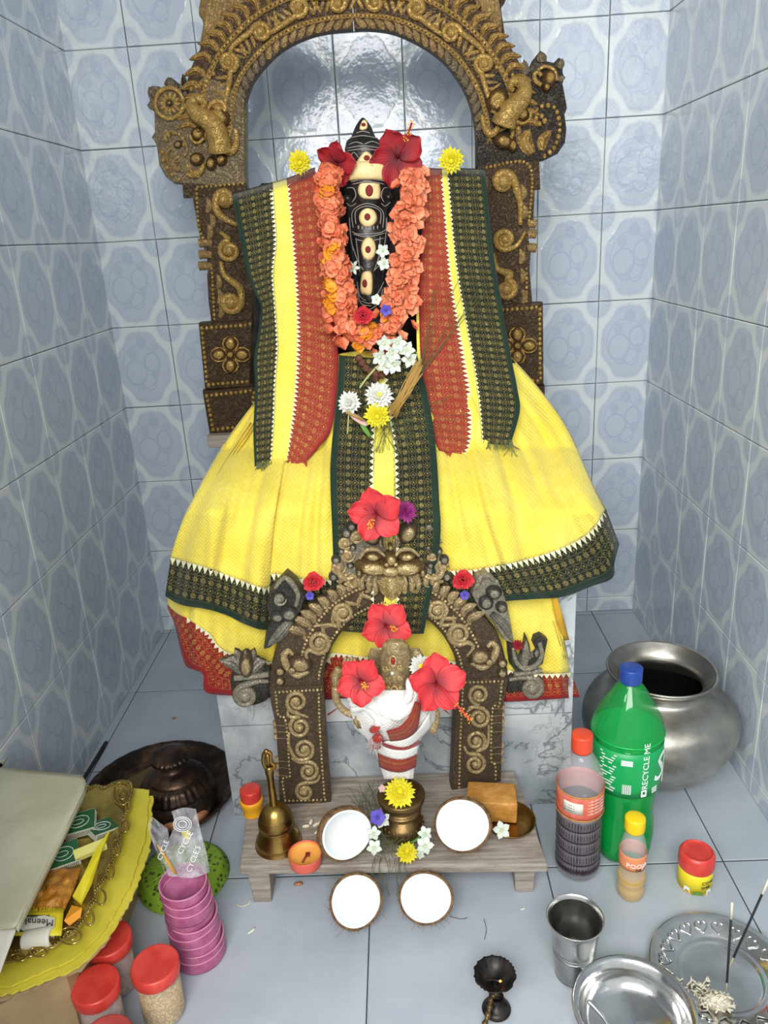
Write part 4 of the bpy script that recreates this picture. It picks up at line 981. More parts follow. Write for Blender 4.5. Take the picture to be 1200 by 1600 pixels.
# ---- upper skirt
st_ = [(392, 640), (430, 600), (520, 556), (585, 548), (655, 550), (730, 560), (806, 568)]
sz = [(267, 871), (300, 880), (330, 889), (373, 905), (404, 916), (421, 918), (424, 896), (470, 904), (560, 906), (640, 898), (696, 892), (740, 890), (791, 881), (833, 871), (873, 858), (905, 843), (928, 824), (938, 808), (946, 795)]
sb = [(258, 931), (283, 945), (320, 951), (354, 961), (385, 976), (417, 984), (440, 964), (480, 962), (560, 956), (640, 954), (700, 948), (745, 944), (791, 939), (835, 936), (880, 932), (924, 916), (957, 903), (960, 880), (967, 850)]
sl = [(392, 640), (350, 694), (312, 760), (285, 815), (267, 871)]; sr = [(806, 568), (846, 612), (886, 668), (912, 725), (930, 765), (946, 795)]
def folds(u, v, c):
    x, y = c.x, c.y; a = (v**1.3)*interp([(380, 1), (440, .35), (780, .35), (850, 1)], x)
    f0 = a*(.018*sin(u*34+v)+.014*sin(u*57+1.3+v*2)+.018*sin(u*19+.6)+.005*sin(u*120+v*3))+.004*(1-v)*sin(u*90)+.004*wr(x*.012, y*.006, 2)
    f0 += .012*v*interp([(380, 1), (440, .5), (780, .5), (850, 1)], x)
    for c0, sl, am, w_ in ((.10, .02, .010, .010), (.17, -.03, .012, .008), (.25, -.02, .014, .007), (.31, -.015, .012, .008), (.345, 0, .010, .006), (.67, .01, .010, .006), (.72, .03, .014, .008), (.80, .04, .014, .010), (.86, .05, .012, .008), (.93, .04, .010, .008)):
        f0 -= am*min(1, .35+v*.9)*math.exp(-((u-c0-sl*(v-.5))/w_)**2)-.5*am*v*math.exp(-((u-c0-sl*(v-.5)-.018)/.012)**2)
    lo = .001*v-.05*(1-v)
    return f0 if f0 > lo+.008 else lo+.008*math.exp((f0-lo-.008)/.008)
oS, gS, cS = cloth('skirt', G['yellow'], st_, sz, sl, sr, Dskirt, 0, 150, 60, sk, fn=folds)
o, gH, cH = cloth('green_border', G['zari_gh'], sz, sb, [(267, 871), (258, 931)], [(946, 795), (967, 850)], Dskirt, 0, 150, 8, sk, fn=lambda u, v, c: folds(u, 1, c)); swapuv(o)
_szp = Path([(x, y, 0) for x, y in sz], 5)
def teeth_on(gf, v, n, h, m, parent, out, w=.9, sgn=1):
    """triangles sitting on a cloth surface gf(u, v) pointing along sgn in v"""
    b = MB()
    for i in range(n):
        u0, u1 = i/n, (i+w)/n; um = (u0+u1)/2
        a, c = gf(u0, v), gf(u1, v); e = gf(um, v+sgn*h) if 0 <= v+sgn*h <= 1 else (a+c)/2
        if (a-c).length > .03: continue
        o_ = Vector((0, -out, 0)); b.prism([a+o_*.3, c+o_*.3, e+o_*.3], [a+o_, c+o_, e+o_])
    return tag(b.build('zigzag_trim', G[m], parent, smooth=False), kind='stuff')
teeth_on(gH, .0, 84, .16, 'teeth', sk, .0022)
# closing back of the skirt (goes round behind the idol)
b = MB()
def back(side):
    def g(u, v):
        c = cS(0 if side == 0 else 1, v); p = gS(0 if side == 0 else 1, v); q = Vector((lerp(p.x, .52, .22), -.37, p.z+.01)); m_ = p.lerp(q, u); m_.x += (.02*sin(pi*u))*(-1 if side == 0 else 1); return m_
    return g
for s_ in (0, 1): b = MB(); b.grid(back(s_), 8, 20); b.build('side_fall', G['yellow'], sk, solid=.0012)
# gold pin-stripes at the left upper edge
b = MB()
for k in (0, 1, 2):
    pts = [(392+k*5, 660), (366+k*5, 700), (344+k*5, 735), (322+k*5, 775)]
    b.tube([P(x, y, Dskirt(x, y)-.010-.003*abs(sin(i*9))) for i, (x, y) in enumerate([tuple(q)[:2] for q in smooth_path([(x, y, 0) for x, y in pts], 5)])], .0011, 5)
b.build('gold_line', G['gold_line'], sk)
# ---- centre pleat: green | yellow | green
def Yp(x, y): return min(Dskirt(x, y)-.030, -9 if False else 9)
pl = [(530, 555), (528, 600), (518, 700), (516, 750), (520, 850), (524, 985)]; plr = [(592, 560), (588, 620), (584, 700), (583, 760), (583, 850), (585, 990)]
prl = [(600, 560), (602, 600), (610, 660), (617, 720), (619, 850), (620, 990)]; prr = [(650, 550), (664, 600), (676, 660), (682, 712), (686, 780), (687, 850), (662, 990)]
fp = lambda u, v, c: .0025*sin(c.y*.06+u*2)+.002*sin(c.x*.25)
o, gA, _ = cloth('pleat_green', G['zari_gp'], [pl[0], plr[0]], [pl[-1], plr[-1]], pl, plr, Yp, 0, 10, 60, sk, fn=fp)
for d in o.data.uv_layers[0].data: d.uv.x = 1-d.uv.x
o, gB, _ = cloth('pleat_yellow', G['yellow2'], [plr[0], prl[0]], [plr[-1], prl[-1]], plr, prl, Yp, .001, 6, 60, sk, fn=fp)
o, gC, _ = cloth('pleat_green', G['zari_gp'], [prl[0], prr[0]], [prl[-1], prr[-1]], prl, prr, Yp, 0, 10, 60, sk, fn=fp)
def teethv(gf, uedge, n, du, m, parent, out=.002):
    b = MB()
    for i in range(n):
        v0, v1 = i/n, (i+.92)/n; a, c = gf(uedge, v0), gf(uedge, v1); e = gf(uedge+du, (v0+v1)/2); o_ = Vector((0, -out, 0))
        b.prism([a+o_*.3, e+o_*.3, c+o_*.3], [a+o_, e+o_, c+o_])
    return tag(b.build('zigzag_trim', G[m], parent, smooth=False), kind='stuff')
teethv(gA, 1, 44, -.09, 'teeth', sk); teethv(gC, 0, 44, .09, 'teeth', sk)
# ---- shawl
sh = wthing('shawl', 'yellow, red and green gold-bordered shawl hanging from the shoulders of the black idol', 'shawl', (.5, -.60, .9))
def wrapfn(u, v, c): return -.10*max(0, 1-v/.03)**1.5 if v < .03 else 0
def shawl_strip(name, m, L, R, seed=0, off=0, f=(.004, 1, 0), nu=14, top=None, bot=None):
    top = top or [L[0], R[0]]; bot = bot or [L[-1], R[-1]]
    def fn(u, v, c): return wrapfn(u, v, c)+.004*sin(c.x*.055+1)*min(1, v*2)+.0035*sin(c.y*.045+c.x*.02)+.002*sin(c.y*.11+c.x*.03)
    return cloth(name, m, top, bot, L, R, Dshawl, off, nu, 90, sh, fn=fn, seed=seed)
a0 = [(362, 303), (370, 345), (378, 385), (386, 425), (398, 458), (408, 480), (404, 520), (397, 560), (399, 610), (396, 670), (398, 730)]
a1 = [(426, 285), (429, 330), (432, 378), (427, 428), (430, 482), (434, 540), (430, 600), (428, 660), (424, 726)]
a2 = [(448, 279), (453, 330), (458, 390), (462, 450), (464, 530), (461, 600), (455, 665), (448, 720)]
a3 = [(492, 262), (500, 340), (512, 430), (522, 500), (528, 550), (526, 610), (518, 668), (502, 694), (458, 742)]
o, g1, _ = shawl_strip('green_border', G['zari_g'], a0, a1, 1)
for d in o.data.uv_layers[0].data: d.uv.x = 1-d.uv.x
o, g2, _ = shawl_strip('yellow_band', G['yellow2'], a1, a2, 1, .001, nu=8)
o, g3, _ = shawl_strip('red_band', G['zari_r'], a2, a3, 1)
teethv(g1, 1, 62, -.10, 'teeth', sh); teethv(g3, 0, 62, .10, 'teeth', sh)
c0 = [(660, 262), (660, 340), (655, 420), (652, 480), (653, 560), (660, 622), (668, 660), (686, 704)]
c1 = [(690, 264), (694, 310), (700, 380), (706, 440), (716, 500), (728, 570), (736, 625), (735, 690), (724, 712)]
c2 = [(698, 263), (702, 310), (708, 380), (716, 440), (727, 500), (740, 570), (748, 625), (754, 692)]
c3 = [(757, 264), (764, 330), (770, 390), (778, 440), (788, 500), (799, 560), (809, 612), (812, 644), (797, 696)]
o, g4, _ = shawl_strip('red_band', G['zari_r'], c0, c1, 5)
for d in o.data.uv_layers[0].data: d.uv.x = 1-d.uv.x
o, g5, _ = shawl_strip('yellow_band', G['yellow2'], c1, c2, 5, .001, nu=5, bot=[(724, 712), (754, 694)])
o, g6, _ = shawl_strip('green_border', G['zari_g'], c2, c3, 5)
teethv(g4, 1, 62, -.10, 'teeth', sh); teethv(g6, 0, 62, .05, 'teeth', sh)
# yellow inner edges by the pleats
cloth('yellow_band', G['yellow2'], [(650, 470), (654, 470)], [(676, 700), (687, 706)], [(650, 470), (652, 560), (658, 620), (676, 700)], [(654, 470), (657, 560), (664, 620), (687, 706)], Dshawl, -.001, 3, 30, sh)
# fringes
def fringe(pts, n, ln, m, Yfn, spread=6, parent=None):
    p = Path([(x, y, 0) for x, y in pts], 1, False); b = MB()
    for i in range(n):
        c = p.at(random.random()); dx = random.uniform(-spread, spread); L = random.uniform(.4, 1)*ln
        q = [(c.x, c.y-3), (c.x+dx*.3, c.y+L*.5), (c.x+dx, c.y+L)]
        b.tube([P(x, y, Yfn(x, y)-.004) for x, y in q], .0006, 3, False)
    return tag(b.build('fringe', G[m], parent), kind='stuff')
fringe([(455, 722), (470, 722), (480, 716)], 50, 34, 'fringe', Dshawl, 7, sh); fringe([(688, 702), (722, 708)], 40, 12, 'fringe', Dshawl, 5, sh)
fringe([(400, 726), (424, 724)], 30, 12, 'grass', Dshawl, 6, sh); fringe([(757, 694), (800, 694)], 34, 9, 'grass', Dshawl, 5, sh); fringe([(795, 690), (800, 690)], 12, 24, 'grass', Dshawl, 18, sh)

# ================================================================== FLOWERS
def facing(px, py, Y, roll=0, tx=0, ty=0, size=1):
    """matrix: local +Z towards the viewer side, local +Y up, tilted by tx, ty"""
    p = P(px, py, Y); z = (CAM-p).normalized(); x = Vector((0, 0, 1)).cross(z).normalized(); y = z.cross(x)
    M = Matrix((x, y, z)).transposed().to_4x4(); M.translation = p
    return M @ Matrix.Rotation(ty, 4, 'Y') @ Matrix.Rotation(tx, 4, 'X') @ Matrix.Rotation(roll, 4, 'Z') @ Matrix.Scale(size, 4)
def pxm(p_px, Y, py=800):
    """metres of p_px pixels at depth Y"""
    return p_px/FPX*((P(600, py, Y)-CAM).dot(FW))
def petal_mb(L, w, cup=.2, ruffle=0, nu=6, nv=7, base=.12, tipr=.5, thick=.0004, seed=0, twist=0):
    b = MB()
    def g(u, v):
        e = u*2-1; prof = sin(pi*min(1, (v*(1-tipr*.35)+.02))**.9)**.75 if tipr < 1 else sin(pi*v)
        ww = w*max(base*(1-v), prof)*(1 if v < .999 else .55)
        y = L*v-(L*.10*e*e*v); x = ww*e; z = cup*L*(v*v*.6-.5*v)+.25*w*e*e*v+ruffle*L*v**3*sin(e*7+seed)*.6+twist*e*v*L
        return Vector((x, y, z))
    b.grid(g, nu, nv); return b
def flower(name, label, cat, petals, M=None, group=None):
    t = thing(name, label, cat, group=group)
    return t
def rot_mb(b, M): b.v = [tuple(M @ Vector(q)) for q in b.v]; return b
def hibiscus(label, M, R=.042, m='hib', st=(.3, -.3), stl=1.0, open_=.25, group='red hibiscus flowers'):
    t = thing('hibiscus', label, 'flower', group=group); random.seed(hash(label) % 999)
    t.matrix_world = M
    for k in range(5):
        a = 2*pi*k/5; b = petal_mb(R, R*.46, cup=open_, ruffle=.10, seed=k*1.7, nu=10, nv=9, twist=.12)
        rot_mb(b, Matrix.Rotation(a, 4, 'Z') @ Matrix.Translation((0, .001, .0006*k)) @ Matrix.Rotation(random.uniform(.0, .22), 4, 'X')); b.build('petal', G[m], t, solid=.0005)
    b = MB(); s = [Vector((0, 0, 0)), Vector((st[0]*.3, st[1]*.3, .45))*R*stl, Vector((st[0], st[1], .8))*R*stl]; q = smooth_path(s, 5); b.tube(q, [.0016]*len(q), 6); b.build('stamen_column', G[m], t)
    b = MB()
    for i in range(26):
        c = q[-1-(i % 4)]; d = Vector((random.gauss(0, 1), random.gauss(0, 1), random.gauss(0, 1))).normalized()*R*.10
        b.ball(c+d, .0013, 5, 3); b.tube([c, c+d], .0003, 3, False)
    tag(b.build('anthers', G['pollen'], t), kind='stuff'); return t
def mum(label, M, R=.02, m='mumy', n=46, centre=True, layers=4, group=None, name='chrysanthemum', open_=.5):
    t = thing(name, label, 'flower', group=group); t.matrix_world = M
    b = MB()
    for l in range(layers):
        nn = int(n/layers)+2; 
        for k in range(nn):
            a = 2*pi*(k+.5*(l % 2))/nn+random.uniform(-.08, .08); LL = R*(1-.17*l)*random.uniform(.9, 1.06)
            p = petal_mb(LL, LL*.15+.0008, cup=-.1, nu=2, nv=4, base=.5); el = .12+l*.30*open_*2+random.uniform(-.06, .06)
            rot_mb(p, Matrix.Translation((0, 0, .0008*l)) @ Matrix.Rotation(a, 4, 'Z') @ Matrix.Rotation(el, 4, 'X'))
            o_ = len(b.v); b.v += p.v; b.f += [[i+o_ for i in f] for f in p.f]; b.uv += p.uv; b.mi += [0]*len(p.f)
    tag(b.build('petals', G[m], t, solid=.0003), kind='stuff')
    b = MB(); b.ball((0, 0, R*.12), (R*(.34 if centre else .2), R*(.34 if centre else .2), R*.2), 12, 6); b.build('flower_centre', G['mumc'] if centre else G[m], t)
    b = MB(); b.lathe([(0, -.004), (R*.3, -.003), (R*.35, .0)], 10); b.build('calyx', G['green'], t); return t
def rosef(label, M, R=.018, m='rose', group=None):
    t = thing('rose', label, 'flower', group=group); t.matrix_world = M
    for i in range(16):
        f = i/16; r = R*(.15+.85*f); a = i*2.4; L = R*(.5+.5*f)
        b = petal_mb(L, L*.62, cup=.35, ruffle=.07, nu=5, nv=5, seed=i)
        rot_mb(b, Matrix.Rotation(a, 4, 'Z') @ Matrix.Translation((0, r*.22, R*.30*(1-f))) @ Matrix.Rotation(lerp(1.25, .15, f), 4, 'X')); b.build('petal', G[m], t, solid=.0003)
    return t
def star_flower(label, M, R=.012, m='crown', n=5, group=None, name='small_flower', w=.3, cat='flower', up=.35):
    t = thing(name, label, cat, group=group); t.matrix_world = M
    for k in range(n):
        b = petal_mb(R, R*w, cup=.1, nu=3, nv=5); rot_mb(b, Matrix.Rotation(2*pi*k/n, 4, 'Z') @ Matrix.Rotation(up, 4, 'X')); b.build('petal', G[m], t, solid=.0006)
    b = MB(); b.ball((0, 0, R*.12), R*.16, 7, 5); b.build('flower_centre', G[m], t); return t
def surfY(px, py): return Dshawl(px, py)
# hibiscus by the crown
hibiscus('dark red hibiscus tucked on the right side of the idol crown', facing(621, 247, -.575, .35, .1, .1), .046, 'hibd', (.8, .9), 1.0, group='dark red hibiscus at the crown')
hibiscus('dark red hibiscus half hidden on the left side of the idol crown', facing(527, 254, -.575, .9, .25, -.5), .036, 'hibd', (-.9, -.2), .8, group='dark red hibiscus at the crown')
mum('yellow chrysanthemum on the left shoulder of the black idol', facing(468, 253, -.575), .0205, n=64)
mum('yellow chrysanthemum on the right shoulder of the black idol', facing(705, 250, -.575), .0215, n=64)
# floret garland
gar = wthing('flower_garland', 'thick orange floret garland hanging in a U on the black idol', 'garland', P(575, 545, -.64))
def floret_mesh(m, seed):
    b = MB(); random.seed(seed)
    for k in range(5):
        p = petal_mb(.0120, .0064, cup=.15, nu=3, nv=5, base=.35, ruffle=.04, seed=k, tipr=.15); rot_mb(p, Matrix.Rotation(2*pi*k/5+random.uniform(-.15, .15), 4, 'Z') @ Matrix.Rotation(random.uniform(.1, .5), 4, 'X'))
        o_ = len(b.v); b.v += p.v; b.f += [[i+o_ for i in f] for f in p.f]; b.uv += p.uv; b.mi += [0]*len(p.f)
    o = b.build('floret', m); me = o.data; bpy.data.objects.remove(o); return me
FM = [floret_mesh(G['orange'], 1), floret_mesh(G['orange2'], 2), floret_mesh(G['orange'], 3), floret_mesh(G['amber'], 4)]
random.seed(11)
gl = Path([(514, 262, 0), (512, 300, 0), (516, 350, 0), (521, 400, 0), (527, 450, 0), (534, 495, 0), (556, 522, 0), (586, 524, 0), (616, 505, 0), (628, 470, 0), (630, 430, 0), (635, 370, 0), (640, 310, 0), (641, 268, 0)], 6)
amb = [(507, 300), (511, 445), (516, 466), (522, 392), (519, 405), (577, 516), (608, 490), (522, 478), (560, 540)]
b = MB(); b.tube([P(gl.at(i/50).x, gl.at(i/50).y, Dshawl(575, gl.at(i/50).y)-.012) for i in range(51)], .016, 10); b.build('garland_core', G['orange2'], gar)
for i in range(300):
    t = (i+random.random())/300; c = gl.at(t); e = gl.at(min(1, t+.01))-gl.at(max(0, t-.01)); e.normalize(); n_ = Vector((-e.y, e.x, 0))
    hw = interp([(0, 20), (.3, 24), (.42, 30), (.55, 30), (.7, 24), (1, 22)], t); s = random.uniform(-1, 1); px, py = c.x+n_.x*s*hw, c.y+n_.y*s*hw
    lift = .030*sqrt(max(0, 1-s*s*.85))
    k = 3 if any(hypot(px-a, py-b_) < 9 for a, b_ in amb) else random.choice((0, 1, 2, 0))
    o = bpy.data.objects.new('floret', FM[k]); COL.objects.link(o); o.parent = gar
    M_ = facing(px, py, Dshawl(575, py)-.008-lift, random.uniform(0, 6.28), random.uniform(-.7, .4), s*.9+random.uniform(-.3, .3), random.uniform(.85, 1.12))
    o.matrix_world = M_; o.matrix_parent_inverse = Matrix.Identity(4); o.matrix_parent_inverse = Matrix.Translation(-Vector(gar['_c'])); o.matrix_basis = M_
star_flower('white tuberose bloom at the lower left of the idol trunk', facing(551, 418, -.615, .4), .0135, 'crown', 6, 'small white blooms beside the trunk', w=.2)
for (x, y, r, l) in ((598, 392, .5, 'white tuberose bloom on the right of the trunk, upper one'), (600, 412, 1.4, 'white tuberose bloom on the right of the trunk, lower one')): star_flower(l, facing(x, y, -.625, r), .0125, 'crown', 5, 'small white blooms beside the trunk', w=.34)
star_flower('tiny cream bloom at the tip of the idol trunk', facing(588, 468, -.655, 1), .010, 'crown', 5, 'small white blooms beside the trunk', w=.4)
rosef('small crimson rose in the garland under the trunk tip', facing(567, 493, -.668), .0155)
star_flower('small violet blue flower in the garland right of the crimson rose', facing(603, 485, -.665, .4), .011, 'blue', 5, None, w=.4)
# crown flowers (waxy white cluster)
random.seed(5)
for i, (x, y, r) in enumerate(((600, 537, 0), (621, 536, 1), (612, 553, .4), (636, 548, 2), (593, 558, .9), (617, 570, .2), (641, 562, 1.5), (603, 572, .6))):
    star_flower('waxy white crown flower in the cluster below the garland', facing(x, y, -.675-.004*(i % 3), r, random.uniform(-.3, .3), random.uniform(-.3, .3)), .0165, 'crown', 5, 'waxy white crown flowers below the garland', name='crown_flower', w=.30, up=.5)
rs = thing('bead_string', 'brown rough rudraksha bead string below the orange garland', 'beads'); rs['_c'] = (0, 0, 0)
for i, (x, y) in enumerate([(561, 560), (566, 567), (572, 575), (579, 581), (587, 585), (595, 586), (603, 582), (587, 592), (588, 600)]):
    b = MB(); p = P(x, y, -.668); b.ball(p, .0066 if i < 8 else .003, 12, 8)
    b.v = [tuple(p+(Vector(q)-p)*(1+.13*mnoise.noise(Vector(q)*900))) for q in b.v]; b.build('bead', G['bead'] if i < 8 else G['mumw'], rs)
b = MB(); b.tube([P(x, y, -.667) for x, y in [(561, 560), (572, 575), (587, 585), (603, 582)]], .001, 5); b.build('thread', G['red'], rs)
# lower bunch
mum('round white chrysanthemum left of the yellow one on the pleats', facing(546, 629, -.700, 0, -.1, -.2), .021, 'mumw', 80, False, 5, open_=.8)
mum('white chrysanthemum with yellow eye above the yellow one on the pleats', facing(592, 619, -.700, 0, -.45, .1), .026, 'mumw', 60, True, 4)
mum('yellow chrysanthemum with green stem on the front pleats', facing(589, 650, -.715), .0225, n=70)
b = MB(); b.tube(smooth_path([P(x, y, -.705) for x, y in ((562, 606), (572, 592), (586, 576))], 4), .0016, 6); tag(b.build('stalk', G['stem']), 'pale green flower stalk slanting above the white chrysanthemums', 'stem')
b = MB(); b.tube(smooth_path([P(x, y, -.712) for x, y in ((545, 640), (544, 660), (543, 678))], 4), .0012, 6); tag(b.build('stalk', G['stem']), 'thin straight stalk hanging below the round white chrysanthemum', 'stem')
b = MB(); b.loft([[P(lerp(545, 572, t)+w*cos(a), lerp(644, 664, t)+w*.6*sin(a), -.706-.004*sin(a)) for a in [j*pi/4 for j in range(8)]] for t, w in ((0, 3), (.4, 7), (.8, 7), (1, 3))]); tag(b.build('flower_bud', G['pink']), 'pink closed flower bud under the chrysanthemums on the pleats', 'bud')
b = MB(); b.loft([[P(lerp(566, 578, t)+w*cos(a), lerp(664, 682, t)+w*.6*sin(a), -.708-.004*sin(a)) for a in [j*pi/4 for j in range(8)]] for t, w in ((0, 4), (.4, 5), (.8, 4), (1, 2))]); tag(b.build('sepal', G['green']), 'green sepal cup below the pink bud on the pleats', 'sepal')
b = MB(); b.tube([P(541, 644, -.716), P(568, 656, -.716)], .0022, 5); tag(b.build('straw_twig', G['straw']), 'short tan twig across the pink bud', 'twig')
random.seed(21)
b = MB()
for i in range(26):
    x0, y0 = 612+random.uniform(-6, 8), 646+random.uniform(-10, 8); x1, y1 = 655+random.uniform(-6, 6), 566+random.uniform(-6, 20)
    b.tube([P(x0, y0, -.712), P((x0+x1)/2+random.uniform(-5, 5), (y0+y1)/2, -.71), P(x1, y1, -.70)], .0010, 4)
tag(b.build('straw_bundle', G['straw']), 'tan straw bundle slanting up right of the chrysanthemums', 'straw', kind='stuff')
b = MB()
for i in range(46):
    x0, y0 = 596+random.uniform(-8, 20), 650+random.uniform(-6, 20); a = random.choice((random.uniform(.9, 2.2), random.uniform(-.9, .4))); L = random.uniform(50, 130)
    q = [(x0, y0), (x0+cos(a)*L*.5+random.uniform(-8, 8), y0+sin(a)*L*.5), (x0+cos(a)*L+random.uniform(-16, 16), y0+sin(a)*L)]
    b.tube([P(x, y, Dshawl(x, y)-.022) for x, y in [tuple(z)[:2] for z in smooth_path([(x, y, 0) for x, y in q], 4)]], .0004, 3, False)
for i in range(14):
    a = random.uniform(-1.5, -.9); L = random.uniform(80, 190); x0, y0 = 655, 590; q = [(x0, y0), (x0+cos(a)*L*.5, y0+sin(a)*L*.5), (x0+cos(a)*L+random.uniform(-12, 12), y0+sin(a)*L)]
    b.tube([P(x, y, Dshawl(x, y)-.014) for x, y in [tuple(z)[:2] for z in smooth_path([(x, y, 0) for x, y in q], 4)]], .0005, 3, False)
tag(b.build('grass_blades', G['grass']), 'fine dry sacred grass spread over the front pleats', 'grass', kind='stuff')
# flowers on the small arch
FA = -.865
hibiscus('red hibiscus on top of the grotesque face of the small arch', facing(588, 803, -.862, .15, .15, -.1), .042, 'hib', (-.28, -.30), .9)
mum('purple thistle-like flower beside the top hibiscus of the small arch', facing(634, 800, -.850, 0, -.2, .5), .019, 'purple', 70, False, 5, name='thistle_flower', open_=1.1)
hibiscus('large red hibiscus at the crest of the small arch opening', facing(604, 978, -.872, .55, .1, .0), .040, 'hib', (.25, -.25), .9, open_=.35)
rosef('small red rose on the left shoulder of the small arch', facing(489, 909, A2.at(489, 909, .016).y), .0165, group='small red roses on the small arch')
rosef('small red rose on the right shoulder of the small arch', facing(723, 906, A2.at(723, 906, .016).y), .0170, group='small red roses on the small arch')
star_flower('tiny violet blossom below the left rose of the small arch', facing(484, 931, A2.at(484, 931, .012).y), .008, 'blue', 5, 'violet blossoms below the roses', w=.5)
star_flower('tiny violet blossom below the right rose of the small arch', facing(726, 930, A2.at(726, 930, .012).y), .009, 'blue', 5, 'violet blossoms below the roses', w=.5)
mum('dark red bloom wedged behind the trident of the small arch', facing(809, 1008, -.80), .010, 'hibd', 30, False, 3, name='small_bloom')
# ================================================================== LATHES FROM MEASURED SILHOUETTES
def S(x, y, z):
    d = Vector((x, y, z))-CAM; w = d.dot(FW); return 600+FPX*d.dot(RT)/w, 800-FPX*d.dot(UP)/w
def zrow(x, y, py):
    lo, hi = -.05, .8
    for _ in range(40):
        m = (lo+hi)/2
        if S(x, y, m)[1] > py: lo = m
        else: hi = m
    return (lo+hi)/2
class Ax:
    """a vertical axis at depth Y seen at pixel cx on row cy"""
    def __init__(s, cx, cy, Y, z0=0): s.Y = Y; s.x = P(cx, cy, Y).x; s.z0 = z0; s.k = FPX/((Vector((s.x, Y, .1))-CAM).dot(FW)); s.M = Matrix.Translation((s.x, Y, 0))
    def z(s, py): return max(s.z0, zrow(s.x, s.Y, py))
    def prof(s, rows): return [(r/s.k, s.z(py)) for r, py in rows]
    def lathe(s, rows, n=40, rf=None, smooth=5, mb=None):
        p = s.prof(rows)
        if smooth and len(p) > 2: p = [(max(0, q.x), q.y) for q in [Vector(z) for z in smooth_path([(a, b, 0) for a, b in p], smooth)]]
        b = mb or MB(); b.lathe(p, n, s.M, rf=rf); return b
    def base(s): return (s.x, s.Y, s.z0)
def glyphs(text, size=1, extrude=0):
    cu = bpy.data.curves.new('t', 'FONT'); cu.body = text; cu.size = size; cu.extrude = extrude; cu.resolution_u = 2
    o = bpy.data.objects.new('t', cu); COL.objects.link(o); bpy.context.view_layer.update()
    me = bpy.data.meshes.new_from_object(o.evaluated_get(bpy.context.evaluated_depsgraph_get()))
    v = [tuple(q.co) for q in me.vertices]; f = [list(p.vertices) for p in me.polygons]
    bpy.data.objects.remove(o); bpy.data.curves.remove(cu); bpy.data.meshes.remove(me); return v, f
def text_map(text, size, fn, bold=0):
    """fn(x, y, lift) -> 3D"""
    v, f = glyphs(text, size, .001); b = MB(); w = max(q[0] for q in v) if v else 0
    b.add([fn(x, y, .0002+(.0005 if z > 0 else 0)) for x, y, z in v], f); return b, w
def cyl_text(ax, text, size, a0, z0, r, m, parent, vertical=False, italic=0, name='lettering', sx=1):
    def fn(x, y, l):
        if vertical: x, y = -y, x
        x = (x+italic*y)*sx; a = a0+x/r; rr = r+l; return Vector((ax.x+rr*cos(a), ax.Y+rr*sin(a), z0+y))
    b, w = text_map(text, size, fn); return b.build(name, m, parent, smooth=False)
FRONT = -pi/2
# ------------------------------------------------------------------ small bronze idol
VY = -.905
va = Ax(628, 1265, VY, ZB); vase = wthing('brass_pot', 'dark brass pedestal pot under the small bronze idol on the bench', 'pot', va.base())
va.lathe([(0, 1308), (24, 1307), (28, 1304), (31, 1296), (33, 1288), (31, 1281), (25, 1275), (22, 1271), (27, 1267), (30, 1263), (25, 1259), (30, 1254), (35, 1249), (37, 1243), (35, 1239), (24, 1238), (0, 1238)], 44).build('body', G['brassd'], vase)
b = MB()
for k in range(44):
    a = 2*pi*k/44
    for (r, py, rr) in ((27.5, 1266.5, .0016), (30.5, 1291, .0016)): b.ball((va.x+r/va.k*cos(a), VY+r/va.k*sin(a), va.z(py)), rr, 6, 4)
tag(b.build('beading', G['brassd'], vase), kind='stuff')
for k in range(22): a = 2*pi*k/22; b = MB(); b.ball((va.x+32/va.k*cos(a), VY+32/va.k*sin(a), va.z(1284)), (.0022, .0022, .005), 6, 5); b.build('lobe', G['brassd'], vase)
gz = wthing('idol', 'small bronze elephant-headed idol wrapped in white cloth under the small arch', 'statue', (va.x, VY, va.z(1238)))
def loftpx(rows, Yc, depf, n=20): return [[P((a+c)/2+(c-a)/2*cos(2*pi*i/n), y, Yc-(c-a)/2*.00105*depf*sin(2*pi*i/n)) for i in range(n)] for y, a, c in rows]
def dense(rows, n=6):
    out = []
    for k in range(len(rows)-1):
        for i in range(n): t = i/n; out.append(tuple(lerp(rows[k][j], rows[k+1][j], t) for j in range(3)))
    return out+[rows[-1]]
GT = [(998, 606, 628), (1006, 598, 638), (1018, 595, 642), (1036, 593, 642), (1055, 594, 640), (1075, 597, 635), (1092, 601, 631), (1104, 606, 627), (1110, 611, 622)]
b = MB(); b.loft(loftpx(dense(GT, 3), VY-.012, .95)); b.build('head_and_trunk', G['sb'], gz)
def GS(px, py, off=0):
    a = interp([(y, p) for y, p, q in GT], py); c = interp([(y, q) for y, p, q in GT], py); w = (c-a)/2; t = max(-.95, min(.95, (px-(a+c)/2)/w)); return P(px, py, VY-.012-w*.001*sqrt(1-t*t)-off)
for (x, y, r) in ((614, 1033, 6), (616, 1081, 7)):
    b = MB(); b.tube([GS(x+r*.8*cos(a), y+r*1.3*sin(a), .001) for a in [k*pi/8 for k in range(17)]], .0016, 6); b.build('gem_mount', G['sb_hi'], gz)
    b = MB(); b.ball(GS(x, y, 0), (.0032, .003, .0055), 10, 6); b.build('red_gem', G['ruby'], gz)
b = MB(); b.ball(GS(613, 1052, 0), .003, 8, 5); b.build('clear_gem', G['mwhite'], gz)
for (x, y, r) in ((602, 1045, 5), (625, 1043, 5), (603, 1062, 4), (625, 1060, 4), (606, 1074, 3), (626, 1074, 3), (602, 1088, 4), (628, 1086, 4)):
    b = MB(); b.tube([GS(x+r*(1-t*.7)*cos(t*9), y+r*(1-t*.7)*sin(t*9), .0008) for t in [k/16 for k in range(17)]], .0013, 5); b.build('engraved_curl', G['sb_hi'], gz)
